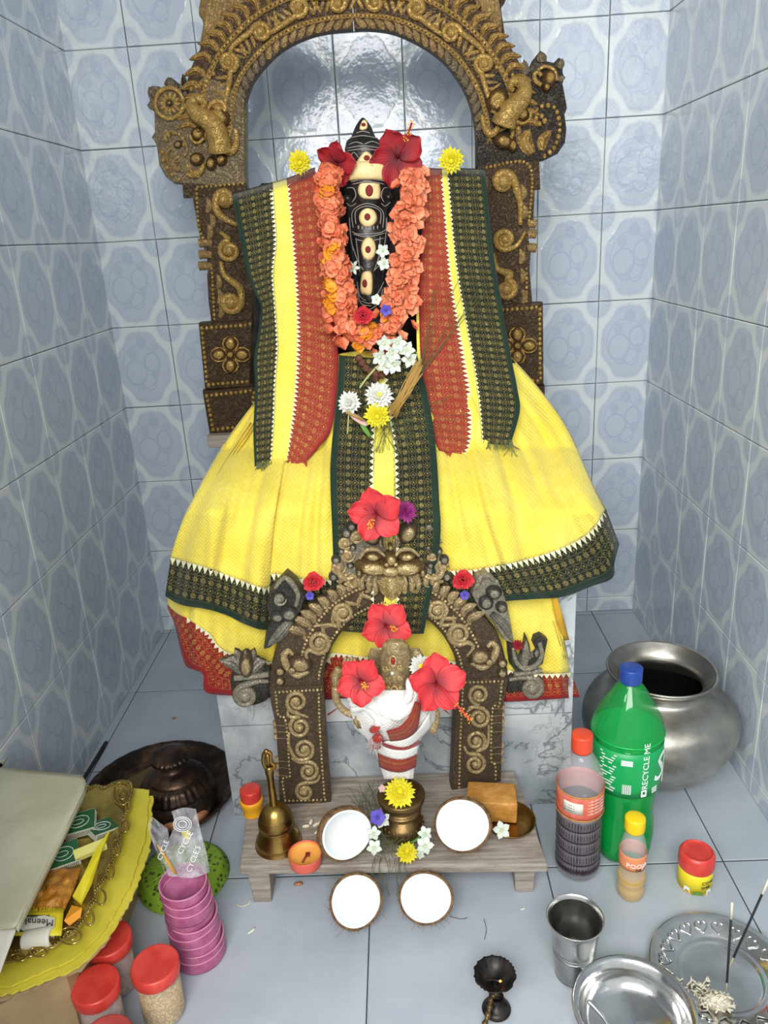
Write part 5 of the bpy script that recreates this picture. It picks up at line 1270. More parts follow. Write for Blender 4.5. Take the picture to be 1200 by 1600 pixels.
q = MB(); q.tube([GS(596, 1020, .001), GS(606, 1030, .001), GS(613, 1062, .001), GS(620, 1030, .001), GS(640, 1018, .001)], .0009, 5); q.build('engraved_curl', G['sb'], gz)
b = MB(); b.loft(loftpx(dense([(1012, 580, 655), (1024, 574, 662), (1040, 578, 658), (1060, 584, 652), (1090, 560, 672)], 3), VY+.014, .25)); b.build('ears', G['sb'], gz)
b = MB(); b.tube(smooth_path([P(x, y, VY-.005) for x, y in ((556, 1086), (532, 1080), (524, 1062), (530, 1044))], 5), [.006]*16, 8); b.build('arm', G['sb'], gz)
b = MB(); b.tube(smooth_path([P(x, y, VY-.014) for x, y in ((524, 1074), (526, 1095), (540, 1112), (560, 1118))], 5), [.0058]*16, 8); b.build('arm', G['sb'], gz)
b = MB(); b.ball(P(564, 1126, VY-.022), (.0125, .008, .011), 12, 8); [b.tube([P(557+k*5, 1118, VY-.028), P(556+k*5, 1128, VY-.031), P(560+k*4, 1137, VY-.028)], .0024, 6) for k in range(4)]; b.build('hand', G['sb'], gz)
b = MB(); b.ball(P(546, 1043, VY-.008), (.010, .007, .012), 12, 8); [b.tube([P(538+k*5, 1046, VY-.012), P(537+k*5.5, 1036, VY-.015), P(540+k*5, 1027, VY-.012)], .0022, 6) for k in range(4)]; b.build('hand', G['sb'], gz)
b = MB(); b.ball(P(550, 1048, VY-.016), (.0032, .002, .0045), 8, 6); b.build('red_gem', G['ruby'], gz)
b = MB(); b.tube(smooth_path([P(x, y, VY-.006) for x, y in ((672, 1096), (682, 1116), (678, 1140))], 4), .0055, 8); b.ball(P(676, 1136, VY-.01), (.009, .007, .012), 10, 7); b.build('arm', G['sb'], gz)
b = MB(); b.ball(P(650, 1028, VY+.004), (.012, .006, .012), 10, 7); b.build('ear_ornament', G['sb'], gz)
WT = [(1078, 560, 660), (1086, 548, 668), (1098, 546, 680), (1112, 546, 681), (1124, 549, 680), (1138, 555, 674), (1148, 566, 662), (1160, 578, 655), (1168, 583, 655), (1180, 588, 650), (1192, 592, 648), (1204, 596, 647), (1217, 600, 646)]
wd = wthing('wrapped_cloth', 'white cotton cloth with maroon gold bands wrapped round the small bronze idol', 'cloth', (va.x, VY, va.z(1238)))
def wring(y, a, c, n=36): return [P((a+c)/2+(c-a)/2*cos(2*pi*i/n), y, VY-.004-(c-a)/2*.00085*sin(2*pi*i/n)*(1+.10*sin(i*2.1+y*.05)+.05*sin(i*5.3))) for i in range(n)]
b = MB(); b.loft([wring(*r) for r in dense(WT, 3)]); b.build('wrap', G['white'], wd)
def WSp(px, py, off):
    a = interp([(y, p) for y, p, q in WT], py); c = interp([(y, q) for y, p, q in WT], py); w = (c-a)/2; t = max(-.98, min(.98, (px-(a+c)/2)/w)); return P(px, py, VY-.004-w*.00085*sqrt(1-t*t)*1.12-off)
def wband(name, up, lo, m, off=.003, nu=20, nv=5, parent=wd, swap=True):
    cf = coons(*[[(x, y, 0) for x, y in q] for q in (up, lo, [up[0], lo[0]], [up[-1], lo[-1]])]); b = MB()
    b.grid(lambda u, v: WSp(cf(u, v).x, cf(u, v).y, off+.0015*sin(pi*v)), nu, nv); o = b.build(name, G[m], parent, solid=.0012)
    if swap: swapuv(o)
    return o
wband('red_border', [(589, 1172), (610, 1180), (630, 1182), (652, 1172)], [(593, 1198), (610, 1205), (630, 1206), (650, 1198)], 'zari_rh')
wband('red_border', [(583, 1148), (608, 1161), (634, 1164), (655, 1152)], [(588, 1158), (608, 1170), (634, 1172), (655, 1162)], 'red')
wband('red_border', [(604, 1142), (624, 1136), (640, 1118), (648, 1096)], [(610, 1158), (634, 1154), (652, 1138), (658, 1098)], 'zari_rh', .006)
wband('white_fold', [(588, 1158), (608, 1170), (634, 1172), (655, 1164)], [(590, 1176), (610, 1184), (630, 1186), (652, 1178)], 'white', .004, swap=False)
wband('white_fold', [(604, 1158), (630, 1156), (652, 1142), (672, 1112)], [(598, 1160), (630, 1168), (654, 1156), (674, 1136)], 'white', .004, swap=False)
for pts, r in (([(546, 1090), (566, 1092), (590, 1104), (612, 1116), (634, 1112), (646, 1090), (650, 1060)], .009), ([(548, 1100), (570, 1098), (592, 1112), (606, 1140)], .007), ([(550, 1108), (574, 1106), (588, 1122), (592, 1140)], .006), ([(640, 1062), (640, 1084), (630, 1104)], .007)):
    b = MB(); q = smooth_path([(x, y, 0) for x, y in pts], 6); L = len(q)
    b.tube([P(p.x, p.y, VY-.044-.012*sin(pi*i/L)) for i, p in enumerate(q)], [r*(.7+.3*sin(pi*i/L)+.08*sin(i)) for i in range(L)], 9); b.build('cloth_roll', G['white'], wd)
b = MB()
q = smooth_path([(584, 1136, 0), (590, 1150, 0), (588, 1166, 0)], 5)
b.tube([P(p.x, p.y, VY-.056) for p in q], [.006+.0035*sin(i*1.3) for i in range(len(q))], 8); b.build('knot', G['red'], wd)
b = MB()
for i in range(40): x, y = random.uniform(578, 596), random.uniform(1150, 1166); b.tube([P(x, y, VY-.060), P(x+random.uniform(-9, 5), y+random.uniform(4, 16), VY-.064)], .0005, 3, False)
for i in range(30): x, y = random.uniform(655, 676), random.uniform(1092, 1104); b.tube([P(x, y, VY-.052), P(x+random.uniform(-5, 8), y+random.uniform(3, 14), VY-.056)], .0005, 3, False)
tag(b.build('tassel', G['pink'], wd), kind='stuff')
hibiscus('red hibiscus on the left shoulder of the small bronze idol', facing(564, 1064, -.972, .6, .1, -.1), .036, 'hib', (.12, -.35), .8, open_=.3)
hibiscus('red hibiscus with long stamen on the right of the small bronze idol', facing(682, 1068, -.955, .05, .1, .25), .044, 'hib', (.85, -1.15), 1.0)
mum('cream chrysanthemum with yellow eye beside the right hibiscus of the small idol', facing(658, 1041, -.925), .0185, 'mumw', 56, True, 3)
mum('yellow chrysanthemum lying on top of the brass pot', facing(625, 1239, -.948, 0, -.25), .0255, n=80)
mum('yellow chrysanthemum lying on the front edge of the bench', facing(636, 1333, -.975, .5, -.4), .0185, n=60)
star_flower('pale pink bit of blossom beside the yellow flower on the brass pot', facing(597, 1232, -.938), .007, 'pink', 5, w=.4)
# ------------------------------------------------------------------ bench offerings
ba = Ax(436, 1320, -.918, ZB); bell = wthing('hand_bell', 'brass hand bell with figured handle on the left of the bench', 'bell', ba.base())
o_ = lambda L: [(r, py) for r, py in L]
ba.lathe([(35, 1325), (37.5, 1322), (37, 1317), (34.5, 1312), (34, 1309), (31, 1303), (28, 1296), (26, 1290), (27, 1286), (28, 1282), (26, 1276), (23, 1270), (17, 1262), (9, 1257), (0, 1256)], 48).build('bell_body', G['brass'], bell)
for r, py in ((36.5, 1318), (33.5, 1308), (27.3, 1288), (24.2, 1273)): b = MB(); b.lathe([(r/ba.k+.0006*cos(a), ba.z(py)+.0008*sin(a)) for a in [k*pi/4 for k in range(9)]], 40, ba.M); b.build('ring', G['brassd'], bell)
ba.lathe([(7, 1262), (6.5, 1255), (6, 1240), (5.2, 1225), (6, 1212), (7, 1204), (5, 1198), (0, 1197)], 20).build('handle', G['brass'], bell)
hx = ba.x; zt = ba.z(1202)
b = MB(); b.tube(smooth_path([Vector((hx-.004, ba.Y, zt)), Vector((hx-.008, ba.Y, zt+.014)), Vector((hx-.004, ba.Y, zt+.032)), Vector((hx+.005, ba.Y, zt+.030)), Vector((hx+.004, ba.Y, zt+.014)), Vector((hx+.009, ba.Y, zt+.006)), Vector((hx+.002, ba.Y, zt-.004))], 5), .0032, 8)
b.ball((hx, ba.Y, zt+.018), (.004, .005, .012), 10, 8); b.ball((hx-.001, ba.Y, zt+.034), .0045, 8, 6); b.build('handle_figure', G['brass'], bell)
ja = Ax(396, 1273, -.845, ZB); jar = wthing('small_jar', 'small orange jar with red lid behind the brass bell', 'jar', ja.base())
ja.lathe([(0, 1276), (14, 1276), (15, 1270), (15, 1262), (17, 1256), (18, 1250), (15, 1247), (0, 1247)], 32, smooth=3).build('body', G['orgj'], jar); ja.lathe([(15.5, 1249), (16, 1245), (16, 1236), (14, 1232), (0, 1231)], 32, smooth=3).build('lid', G['redp'], jar)
da = Ax(478, 1347, -.967, ZB); di = wthing('clay_lamp', 'orange wax cup lamp with coral rim at the front edge of the bench', 'lamp', da.base())
da.lathe([(0, 1349), (22, 1349), (25, 1344), (26.5, 1334), (26, 1332), (25, 1334)], 40, smooth=2).build('cup', G['pinkp'], di); da.lathe([(25.4, 1334), (22, 1339), (12, 1342), (0, 1343)], 40).build('wax', G['diya'], di)
b = MB(); p = Vector((da.x, da.Y, da.z(1342))); b.tube([p+Vector((-.004, -.008, .001)), p+Vector((-.001, 0, .002)), p+Vector((.003, .005, .004))], .0016, 6); b.box(p+Vector((.003, .006, .003)), (.007, .008, .002)); b.build('wick', G['maroon'], di)
# plate, jaggery, white flower
pa = Ax(796, 1300, -.893, ZB); pl_ = wthing('brass_saucer', 'small brass saucer holding the jaggery block on the right of the bench', 'plate', pa.base())
b = MB(); R_ = 41/pa.k; b.lathe([(0, ZB+.001), (R_*.8, ZB+.001), (R_*.95, ZB+.005), (R_, ZB+.009), (R_*.98, ZB+.0095), (R_*.92, ZB+.006), (R_*.78, ZB+.0025), (0, ZB+.0025)], 48, pa.M); b.build('dish', G['brass'], pl_)
jt = ZB+.045; top = [F(731, 1220, jt), F(805, 1223, jt), F(809, 1257, jt), F(728, 1253, jt)]; bot = [Vector((q.x+dx, q.y+.002, ZB+.0035)) for q, dx in zip(top, (0, 0, -.001, .0))]
b = MB(); b.prism(bot[::-1], top[::-1], [[b_.lerp(t_, k) for b_, t_ in zip(bot[::-1], top[::-1])] for k in (.33, .66)]); tag(b.build('jaggery_block', G['jag'], bevel=.003), 'golden brown jaggery block lying on the small brass saucer', 'food')
star_flower('white flower with stalk at the foot of the jaggery block', facing(784, 1297, -.925, .3), .016, 'crown', 5, None, w=.34)
# coconuts
def coconut(label, px, py, Y, rx, ry, roll=0, tx=0, ty=0, dep=.70):
    t = thing('coconut_half', label, 'coconut', group='halved coconuts'); M = facing(px, py, Y, 0, tx, ty); t.matrix_world = M; random.seed(int(px))
    RX, RY = pxm(rx*1.03, Y, py), pxm(ry*(.87 if py > 1350 else .93), Y, py); D = (RX+RY)/2
    rf = lambda a: 1+.025*sin(2*a+roll)+.012*sin(3*a+1)
    b = MB(); n = 48
    prof = [(.97, .0), (1.02, -.02), (1.07, -.10), (1.08, -.3), (.98, -.58), (.75, -.82), (.4, -.96), (0, -1.0)]
    pf = [(q.x, q.y) for q in smooth_path([(a, c, 0) for a, c in prof], 3)]
    vs = [[Vector((RX*max(0, r)*cos(a)*rf(a), RY*max(0, r)*sin(a)*rf(a), D*z*dep))*(1+.02*mnoise.noise(Vector((cos(a)*3, sin(a)*3, z*5)))) for a in [2*pi*k/n for k in range(n)]] for r, z in pf]
    b.loft(vs, cap=False); b.build('shell', G['husk'], t)
    b = MB(); b.loft([[Vector((RX*r*cos(a)*rf(a), RY*r*sin(a)*rf(a), z*D)) for a in [2*pi*k/n for k in range(n)]] for r, z in ((.975, -.02), (.98, .004), (.955, .012), (.90, .0), (.84, -.045), (.74, -.22), (.5, -.42), (.2, -.52), (.02, -.53))]); b.build('meat', G['meat'], t)
    b = MB()
    for i in range(150):
        a = random.uniform(0, 2*pi); z = -random.random()**1.5*.8; r = 1.05*sqrt(max(.05, 1-z*z*.8)); p = Vector((RX*r*cos(a), RY*r*sin(a), D*z)); d = Vector((cos(a+random.uniform(-1.4, 1.4)), sin(a+random.uniform(-1.4, 1.4)), random.uniform(-.3, .4)))*random.uniform(.002, .009)*(1 if i % 9 else 2)
        b.tube([p, p+d*.6+Vector((0, 0, .0006)), p+d], .00028, 3, False)
    tag(b.build('husk_fibre', G['fibre'], t), kind='stuff'); return t
coconut('halved coconut on the left of the bench with tall brown husk', 542, 1304, -.960, 40, 41, .5, .28, .34, 1.15)
coconut('halved coconut on the right of the bench before the jaggery block', 722, 1289, -.950, 40, 42, 1.2, .12, -.12, 1.05)
coconut('halved coconut on the floor, left one of the two below the bench', 556, 1408, -1.016, 37.5, 43.5, 0, .06, .03)
coconut('halved coconut on the floor, right one of the two below the bench', 665, 1403, -1.014, 38, 41.5, 2, .06, -.03)
# tuft of husk behind left coconut
b = MB(); b.loft([[P(lerp(512, 528, t)+w*cos(a), lerp(1262, 1290, t)+w*.7*sin(a), -.925-.02*sin(a)) for a in [j*pi/6 for j in range(12)]] for t, w in ((0, 3), (.2, 16), (.6, 26), (1, 20))]); 
# bench flowers and grass
WB = 'small white blooms scattered on the bench'
for (x, y, r, s_, l) in ((597, 1282, .2, .015, 'small white bloom touching the blue flower on the bench'), (584, 1303, 1, .013, 'small white bloom by the left coconut beneath the blue flower'), (585, 1325, .5, .014, 'wilted white bloom between left coconut and grass'), (664, 1303, .3, .013, 'small white bloom on the leaf beside the right coconut'), (664, 1322, .9, .016, 'larger white bloom near the yellow flower at the bench edge'), (657, 1336, .4, .008, 'tiny white bloom right of the bench-edge yellow flower')):
    star_flower(l, facing(x, y, -.952 if y < 1310 else -.968, r, -.3, 0), s_, 'crown', 5, WB, w=.34)
star_flower('blue flower beside the brass pot on the bench', facing(590, 1277, -.958, .8), .014, 'blue', 5, None, w=.5)
for i, (x, y, a) in enumerate(((478, 1291, .1), (486, 1284, 1.4), (494, 1288, .8), (500, 1285, 1.2), (497, 1300, .4))):
    b = MB(); p = F(x, y, ZB+.003); b.ball(p, (.0075, .0035, .003), 8, 5, Matrix.Rotation(a, 3, 'Z')); tag(b.build('petal_scrap', G['bone']), 'pale dried petal scrap between the bell and the left coconut, '+('leftmost', 'second from the left', 'middle one', 'uppermost near the coconut', 'lowest near the coconut')[i], 'petal', 'dried petal scraps on the bench')
random.seed(3); b = MB()
for i in range(110):
    x, y = random.gauss(603, 12), random.gauss(1310, 16); a = random.uniform(0, 2*pi); L = random.uniform(15, 46); x = max(578, min(x, 640))
    p0 = F(x, min(y, 1345), ZB+.004); p1 = p0+Vector((cos(a)*L*.0009, abs(sin(a))*L*.0005-.004, random.uniform(.002, .022)));
    b.tube([p0, p0.lerp(p1, .5)+Vector((0, 0, .004)), p1], .0005, 3, False)
for i in range(16):
    x = random.uniform(584, 640); b.tube(smooth_path([F(x, 1340, ZB+.003), F(x+random.uniform(-6, 6), 1356, ZB+.004), P(x+random.uniform(-12, 12), 1376, -.985), P(x+random.uniform(-14, 14), 1400, -.985)], 3), .0004, 3, False)
for i in range(30):
    x = random.uniform(560, 592); y = random.uniform(1240, 1290); p = F(x, y+14, ZB+.002); b.tube([p, p+Vector((random.uniform(-.01, .01), .004, .02)), p+Vector((random.uniform(-.025, .015), .008, random.uniform(.03, .055)))], .0004, 3, False)
tag(b.build('grass_tuft', G['grass']), 'tuft of dark sacred grass on the bench left of the brass pot', 'grass', kind='stuff')
b = MB(); b.grid(lambda u, v: F(lerp(634, 662, v)+(u-.5)*10*sin(pi*v), lerp(1318, 1296, v)+(u-.5)*12*sin(pi*v), ZB+.006+.01*v), 4, 8); tag(b.build('leaf', G['green'], solid=.0006), 'slim green leaf right of the brass pot on the bench', 'leaf')
b = MB()
for i in range(26):
    x, y = random.uniform(430, 520), random.uniform(1240, 1300); p = F(x, y, ZB+.0015); d = Vector((random.uniform(-.03, .03), random.uniform(-.02, .01), random.uniform(0, .012))); b.tube([p, p+d*.5+Vector((.003, 0, .003)), p+d], .00035, 3, False)
tag(b.build('straw_scraps', G['straw']), 'thin dry straw scraps lying on the left half of the bench', 'straw', kind='stuff')

# ------------------------------------------------------------------ RIGHT SIDE
LBL = -.0
def bottle(name, label, ax, outer, m, liquid=None, lm=None, cap=None, cm=None, rf=None):
    t = wthing(name, label, 'bottle', ax.base())
    ax.lathe(outer, 56, rf).build('bottle_body', G[m], t, solid=.0005)
    if liquid: ax.lathe(liquid, 48, rf, smooth=3).build('liquid', G[lm], t)
    b = ax.lathe(cap, 48, lambda a, z, r: 1+.012*sin(a*24), smooth=2); b.build('cap', G[cm], t); return t
sx = Ax(975, 1225, -.862)
def wav(a, z, r): return 1
def sfoot(a, z, r): return 1+(.06*sin(5*a) if z < .03 else 0)
sp = bottle('soda_bottle', 'large green soda bottle with blue cap standing before the steel pot', sx, [(0, 1322), (28, 1326), (40, 1322), (46, 1308), (48, 1290), (47, 1272), (45, 1256), (46, 1240), (50, 1215), (52, 1190), (52.5, 1160), (52.5, 1135), (48, 1118), (36, 1096), (24, 1077), (14, 1064), (13, 1056)], 'petg',
    [(0, 1320), (27, 1324), (38.6, 1320), (44.6, 1306), (46.6, 1290), (45.6, 1272), (43.6, 1256), (44.6, 1240), (48.6, 1215), (50.6, 1190), (51, 1160), (51, 1140), (50.4, 1136), (0, 1136)], 'liqg', [(15, 1064), (16.5, 1062), (16.5, 1046), (15, 1042), (0, 1041)], 'bluep', sfoot)
R0 = 53.4/sx.k
lab = [(53.2, 1145), (53.3, 1180), (52.2, 1212)]
sx.lathe(lab, 64, smooth=2).build('label_sleeve', G['lgreen'], sp, solid=.0004)
zl0, zl1 = sx.z(1212), sx.z(1145); RL = R0+.0004
def st(text, size, a, z, **k): return cyl_text(sx, text, size, a, z, RL, G['ink'], sp, **k)
st('Sprite', .070, FRONT+.50, zl0+.026, italic=.22, name='logo_lettering')
cyl_text(sx, 'RECYCLE ME', .0155, FRONT+.33, zl0+.018, RL, G['ink'], sp, vertical=True, sx=.9)
b = MB()
def lq(a0, a1, z0, z1, r=RL): b.add([Vector((sx.x+r*cos(a), sx.Y+r*sin(a), z)) for a, z in ((a0, z0), (a1, z0), (a1, z1), (a0, z1))]+[Vector((sx.x+(r+.0006)*cos(a), sx.Y+(r+.0006)*sin(a), z)) for a, z in ((a0, z0), (a1, z0), (a1, z1), (a0, z1))], [(0, 1, 2, 3), (4, 5, 6, 7), (0, 1, 5, 4), (2, 3, 7, 6)])
for k in range(9): lq(FRONT-.36+k*.028, FRONT-.36+k*.028+(.018 if k % 2 else .01), zl0+.010, zl0+.028)
lq(FRONT+.16, FRONT+.32, zl0+.004, zl0+.008); lq(FRONT+.16, FRONT+.32, zl0+.014, zl0+.017); lq(FRONT+.16, FRONT+.20, zl0+.004, zl0+.017); lq(FRONT+.28, FRONT+.32, zl0+.004, zl0+.017)
for k in range(14): lq(FRONT-1.05+.05*(k % 3), FRONT-.55-.04*(k % 4), zl1-.006-k*.0052, zl1-.0078-k*.0052)
for k in range(3): lq(FRONT-.42, FRONT-.12, zl1-.012-k*.0035, zl1-.0145-k*.0035)
for k in range(3): lq(FRONT+.50, FRONT+.70, zl0+.006+k*.004, zl0+.008+k*.004)
b.build('fine_print', G['ink'], sp, smooth=False)
cx_ = Ax(906, 1245, -.91)
rings = [(0, 1354), (28, 1356), (33.5, 1350)]; 
for k in range(5): rings += [(35, 1341-k*17), (34.6, 1333-k*17), (32.6, 1329-k*17)]
coke = bottle('squash_bottle', 'dark purple drink bottle with orange-red cap and red label', cx_, rings+[(34, 1262), (35, 1258), (35, 1222), (33, 1208), (27, 1193), (19, 1180), (13.5, 1172), (13, 1160)], 'pet',
    [(0, 1352), (27, 1354), (32.3, 1349)]+[(a+.25, c) for a, c in rings[3:]]+[(33, 1258), (33, 1250), (0, 1250)], 'liqd', [(15, 1171), (16, 1169), (16, 1150), (14, 1146), (0, 1145)], 'orgp')
cx_.lathe([(35.8, 1259), (36.1, 1240), (35.8, 1222)], 56, smooth=2).build('label_sleeve', G['lred'], coke, solid=.0004)
for py in (1258, 1223): cx_.lathe([(36.5, py+1.2), (36.8, py), (36.5, py-1.2)], 56, smooth=0).build('label_stripe', G['jag'], coke, solid=.0003)
RC = 36.5/cx_.k
b = MB(); b.grid(lambda u, v: Vector((cx_.x+RC*cos(FRONT-.95+u*.85), cx_.Y+RC*sin(FRONT-.95+u*.85), cx_.z(1248)+v*.021)), 8, 1); b.build('label_panel', G['paper'], coke, solid=.0004)
for k in range(3): cyl_text(cx_, '-- ---- -', .006, FRONT-.88, cx_.z(1248)+.014-k*.005, RC+.0004, G['inkk'], coke)
for k in range(5): cyl_text(cx_, '~=~=~~=~', .007, FRONT+.1, cx_.z(1252)+.004+k*.006, RC, G['paper'], coke)
ox = Ax(987, 1360, -.967)
r2 = [(0, 1393), (17, 1395), (20, 1391), (21.5, 1383), (20, 1377), (21.2, 1371), (20, 1366), (21, 1360), (20, 1355), (20.4, 1348), (20, 1330), (19, 1318), (15, 1305), (11, 1297), (11, 1288)]
oil = bottle('oil_bottle', 'small clear oil bottle with yellow cap and orange label', ox, r2, 'pet', [(0, 1392), (17, 1395), (20.2, 1391), (21.7, 1383), (20.2, 1377), (21.4, 1371), (20.2, 1366), (20.4, 1364), (0, 1364)], 'liqo', [(14, 1296), (15.5, 1294), (15.5, 1280), (13.5, 1276), (0, 1275)], 'yelp')
ox.lathe([(20.9, 1347), (21, 1335), (20.6, 1326)], 48, smooth=2).build('label_sleeve', G['lorange'], oil, solid=.0003)
cyl_text(ox, 'POOJA', .0115, FRONT-.75, ox.z(1341), 21.4/ox.k, G['ink'], oil); cyl_text(ox, 'OIL', .007, FRONT-.1, ox.z(1346), 21.4/ox.k, G['inkk'], oil)
gx = Ax(1086, 1365, -.952)
gj = wthing('ghee_jar', 'clear yellow-labelled jar with coral red lid on the right floor', 'jar', gx.base())
gx.lathe([(0, 1382), (22, 1383), (25, 1379), (25.5, 1370), (25.5, 1352), (24, 1346)], 44, smooth=3).build('body', G['orgj'], gj); gx.lathe([(25.9, 1377), (26, 1362), (25.8, 1348)], 44, smooth=0).build('label_sleeve', G['lyel'], gj, solid=.0003)
gx.lathe([(26, 1351), (27.5, 1348), (27.5, 1336), (26, 1331), (22, 1328), (21, 1330), (0, 1330)], 48, smooth=3).build('lid', G['redp'], gj)
RG = 26.4/gx.k
cyl_text(gx, 'COW', .0085, FRONT+.0, gx.z(1363), RG, G['inkk'], gj); cyl_text(gx, 'GHEE', .0065, FRONT-.02, gx.z(1369), RG, G['inkk'], gj)
def cyl_shape(ax, pts, a0, z0, r, m, parent, name):
    b = MB(); b.add([Vector((ax.x+(r+l)*cos(a0+x/r), ax.Y+(r+l)*sin(a0+x/r), z0+y)) for l in (0, .0006) for x, y in pts], [tuple(range(len(pts))), tuple(range(len(pts), 2*len(pts)))]+[(i, (i+1) % len(pts), len(pts)+(i+1) % len(pts), len(pts)+i) for i in range(len(pts))]); return b.build(name, G[m], parent, smooth=False)
COW = [(0, 0), (.001, .006), (0, .007), (.001, .009), (.003, .009), (.009, .009), (.010, .006), (.0102, 0), (.009, 0), (.0088, .004), (.003, .004), (.0026, 0), (.0018, 0), (.0016, .004), (.0012, 0)]
cyl_shape(gx, COW, FRONT+.35, gx.z(1379), RG, 'ink', gj, 'printed_cow'); cyl_shape(gx, COW, FRONT-1.0, gx.z(1377), RG, 'ink', gj, 'printed_cow')
cyl_shape(gx, [(0, 0), (.018, 0), (.017, .005), (.010, .008), (.003, .006)], FRONT-.5, gx.z(1379), RG, 'green', gj, 'printed_hill')
# steel pot
px_ = Ax(1027, 1130, -.662)
pot = wthing('steel_pot', 'big round dented steel water pot against the right wall', 'pot', px_.base())
kk = px_.k
prof = [(0, 1196), (40, 1196), (66, 1188), (92, 1170), (110, 1146), (116, 1122), (112, 1100), (96, 1084), (76, 1076), (66, 1070), (64, 1062), (68, 1056), (78, 1049), (81, 1044), (80, 1042), (77, 1043)]
def dent(a, z, r): return 1+.012*sin(3*a+z*20)+.010*sin(5*a+1)*(1 if z < .2 else 0)*sin(z*30)
px_.lathe(prof, 72, dent).build('pot_body', G['steelp'], pot)
px_.lathe([(77, 1043), (66, 1053), (61, 1060), (60, 1068), (70, 1078), (100, 1100), (106, 1125), (90, 1165), (40, 1190), (0, 1190)], 64).build('pot_inside', G['steelp'], pot)
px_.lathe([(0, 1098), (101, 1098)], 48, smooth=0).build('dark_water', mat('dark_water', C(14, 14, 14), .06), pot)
# tumbler
tx_ = Ax(896, 1500, -1.105)
tm = wthing('steel_tumbler', 'ribbed steel tumbler on the floor beside the steel bowl', 'cup', tx_.base())
tx_.lathe([(0, 1519), (26, 1519), (28, 1517), (30, 1508), (33, 1484), (33.4, 1482), (32.9, 1480), (34, 1477), (33.5, 1475), (34.6, 1472), (38, 1450), (41, 1438), (44, 1434), (44.5, 1432), (43, 1432), (39.5, 1437)], 56, smooth=2).build('tumbler_wall', G['steel'], tm)
tx_.lathe([(39.5, 1437), (36.5, 1450), (33, 1472), (29, 1500), (0, 1501)], 48, smooth=2).build('tumbler_inside', G['steel'], tm)
# bowl with spoon
def circ(name, lab, cat, x, y): return wthing(name, lab, cat, (x, y, 0))
bw = circ('steel_bowl', 'shallow steel bowl holding a spoon at the bottom right', 'bowl', .829, -1.192); Mb = Matrix.Translation((.829, -1.192, 0))
b = MB(); b.lathe([(0, .001), (.052, .001), (.062, .006), (.070, .022), (.073, .038), (.0795, .0405), (.0800, .042), (.078, .0425), (.0715, .040), (.068, .024), (.060, .0085), (.050, .003), (0, .003)], 72, Mb); b.build('dish', G['steelb'], bw)
b = MB(); sc_ = [Vector((.772, -1.178, .040)), Vector((.786, -1.190, .030)), Vector((.80, -1.206, .016)), Vector((.822, -1.232, .010)), Vector((.835, -1.245, .009))]
spn = wthing('spoon', 'steel spoon leaning inside the shallow steel bowl', 'spoon', sc_[-1]); q = smooth_path(sc_, 6); b.tube(q, [.0034-.0010*sin(pi*i/len(q)) for i in range(len(q))], 8); b.build('handle', G['steelb'], spn)
b = MB(); b.ball(sc_[-1]+Vector((.006, -.008, -.0005)), (.014, .010, .003), 14, 8, Matrix.Rotation(-.9, 3, 'Z')); b.build('spoon_bowl', G['steelb'], spn)
# embossed plate
PCX, PCY = .975, -1.120; Mp = Matrix.Translation((PCX, PCY, 0))
sp_ = circ('steel_plate', 'embossed steel plate with heart pattern rim holding incense ash', 'plate', PCX, PCY)
b = MB(); b.lathe([(0, .0012), (.052, .0012), (.056, .0022), (.058, .0045), (.060, .0035), (.063, .0055), (.090, .013), (.0955, .0155), (.0975, .015), (.0978, .0165), (.0955, .0175), (.088, .0145), (.063, .0072), (.0605, .0050), (.058, .0062), (.055, .0040), (.051, .0028), (0, .0028)], 90, Mp); b.build('dish', G['steelb'], sp_)
for k in range(20):
    a = 2*pi*k/20; R2 = Matrix.Translation((PCX, PCY, 0)) @ Matrix.Rotation(a, 4, 'Z'); b = MB(); pts = []
    for j in range(25):
        t = 2*pi*j/24; hx_ = 16*sin(t)**3; hy = 13*cos(t)-5*cos(2*t)-2*cos(3*t)-cos(4*t); r = .0760+hy*.00060; w = hx_*.00055; pts.append(R2 @ Vector((r, w, .0075+(r-.063)*.285+.0012)))
    b.tube(pts, .0011, 5, False); b.build('embossed_heart', G['steelb'], sp_)
ps = F(1120, 1568, .006)
b = MB(); b.ball(ps+Vector((0, 0, .004)), (.020, .014, .010), 16, 8); b.v = [(x, y, max(z, .0032)) for x, y, z in b.v]
ash = thing('ash_pile', 'mound of pale burnt cotton and incense ash on the embossed plate', 'ash'); b.build('mound', G['ash'], ash)
random.seed(9); b = MB()
for i in range(150):
    if i < 100: th = random.uniform(0, 2*pi); rr = random.random()**.5; p = ps+Vector((.022*rr*cos(th), .015*rr*sin(th), .004+.010*(1-rr*rr)))
    else: p = F(random.uniform(1055, 1110), random.uniform(1528, 1560), .0045+random.uniform(0, .003))
    a = random.uniform(0, pi); d = Vector((cos(a), sin(a), random.uniform(-.4, .4)))*.0035; b.tube([p-d, p+d], .0012, 5)
tag(b.build('ash_flakes', G['bone'], ash), kind='stuff')
def stick(label, p0, p1px, Y1, f=.82):
    a = P(*p0, Y1[0]); c = P(*p1px, Y1[1]); t = wthing('incense_stick', label, 'incense', a); m_ = a.lerp(c, f)
    MB().tube([a, a.lerp(c, .12)], .0007, 6).build('bamboo', G['match'], t); MB().tube([a.lerp(c, .10), m_], .0016, 7).build('incense_paste', G['incense'], t); MB().tube([m_, c], .0017, 7).build('ash_tip', G['bone'], t)
stick('upright black incense stick with white ash tip', (1135, 1548), (1144, 1410), (ps.y+.006, ps.y+.010)); stick('slanting black incense stick leaning right with grey tip', (1140, 1510), (1204, 1368), (ps.y+.004, ps.y+.03), .8)
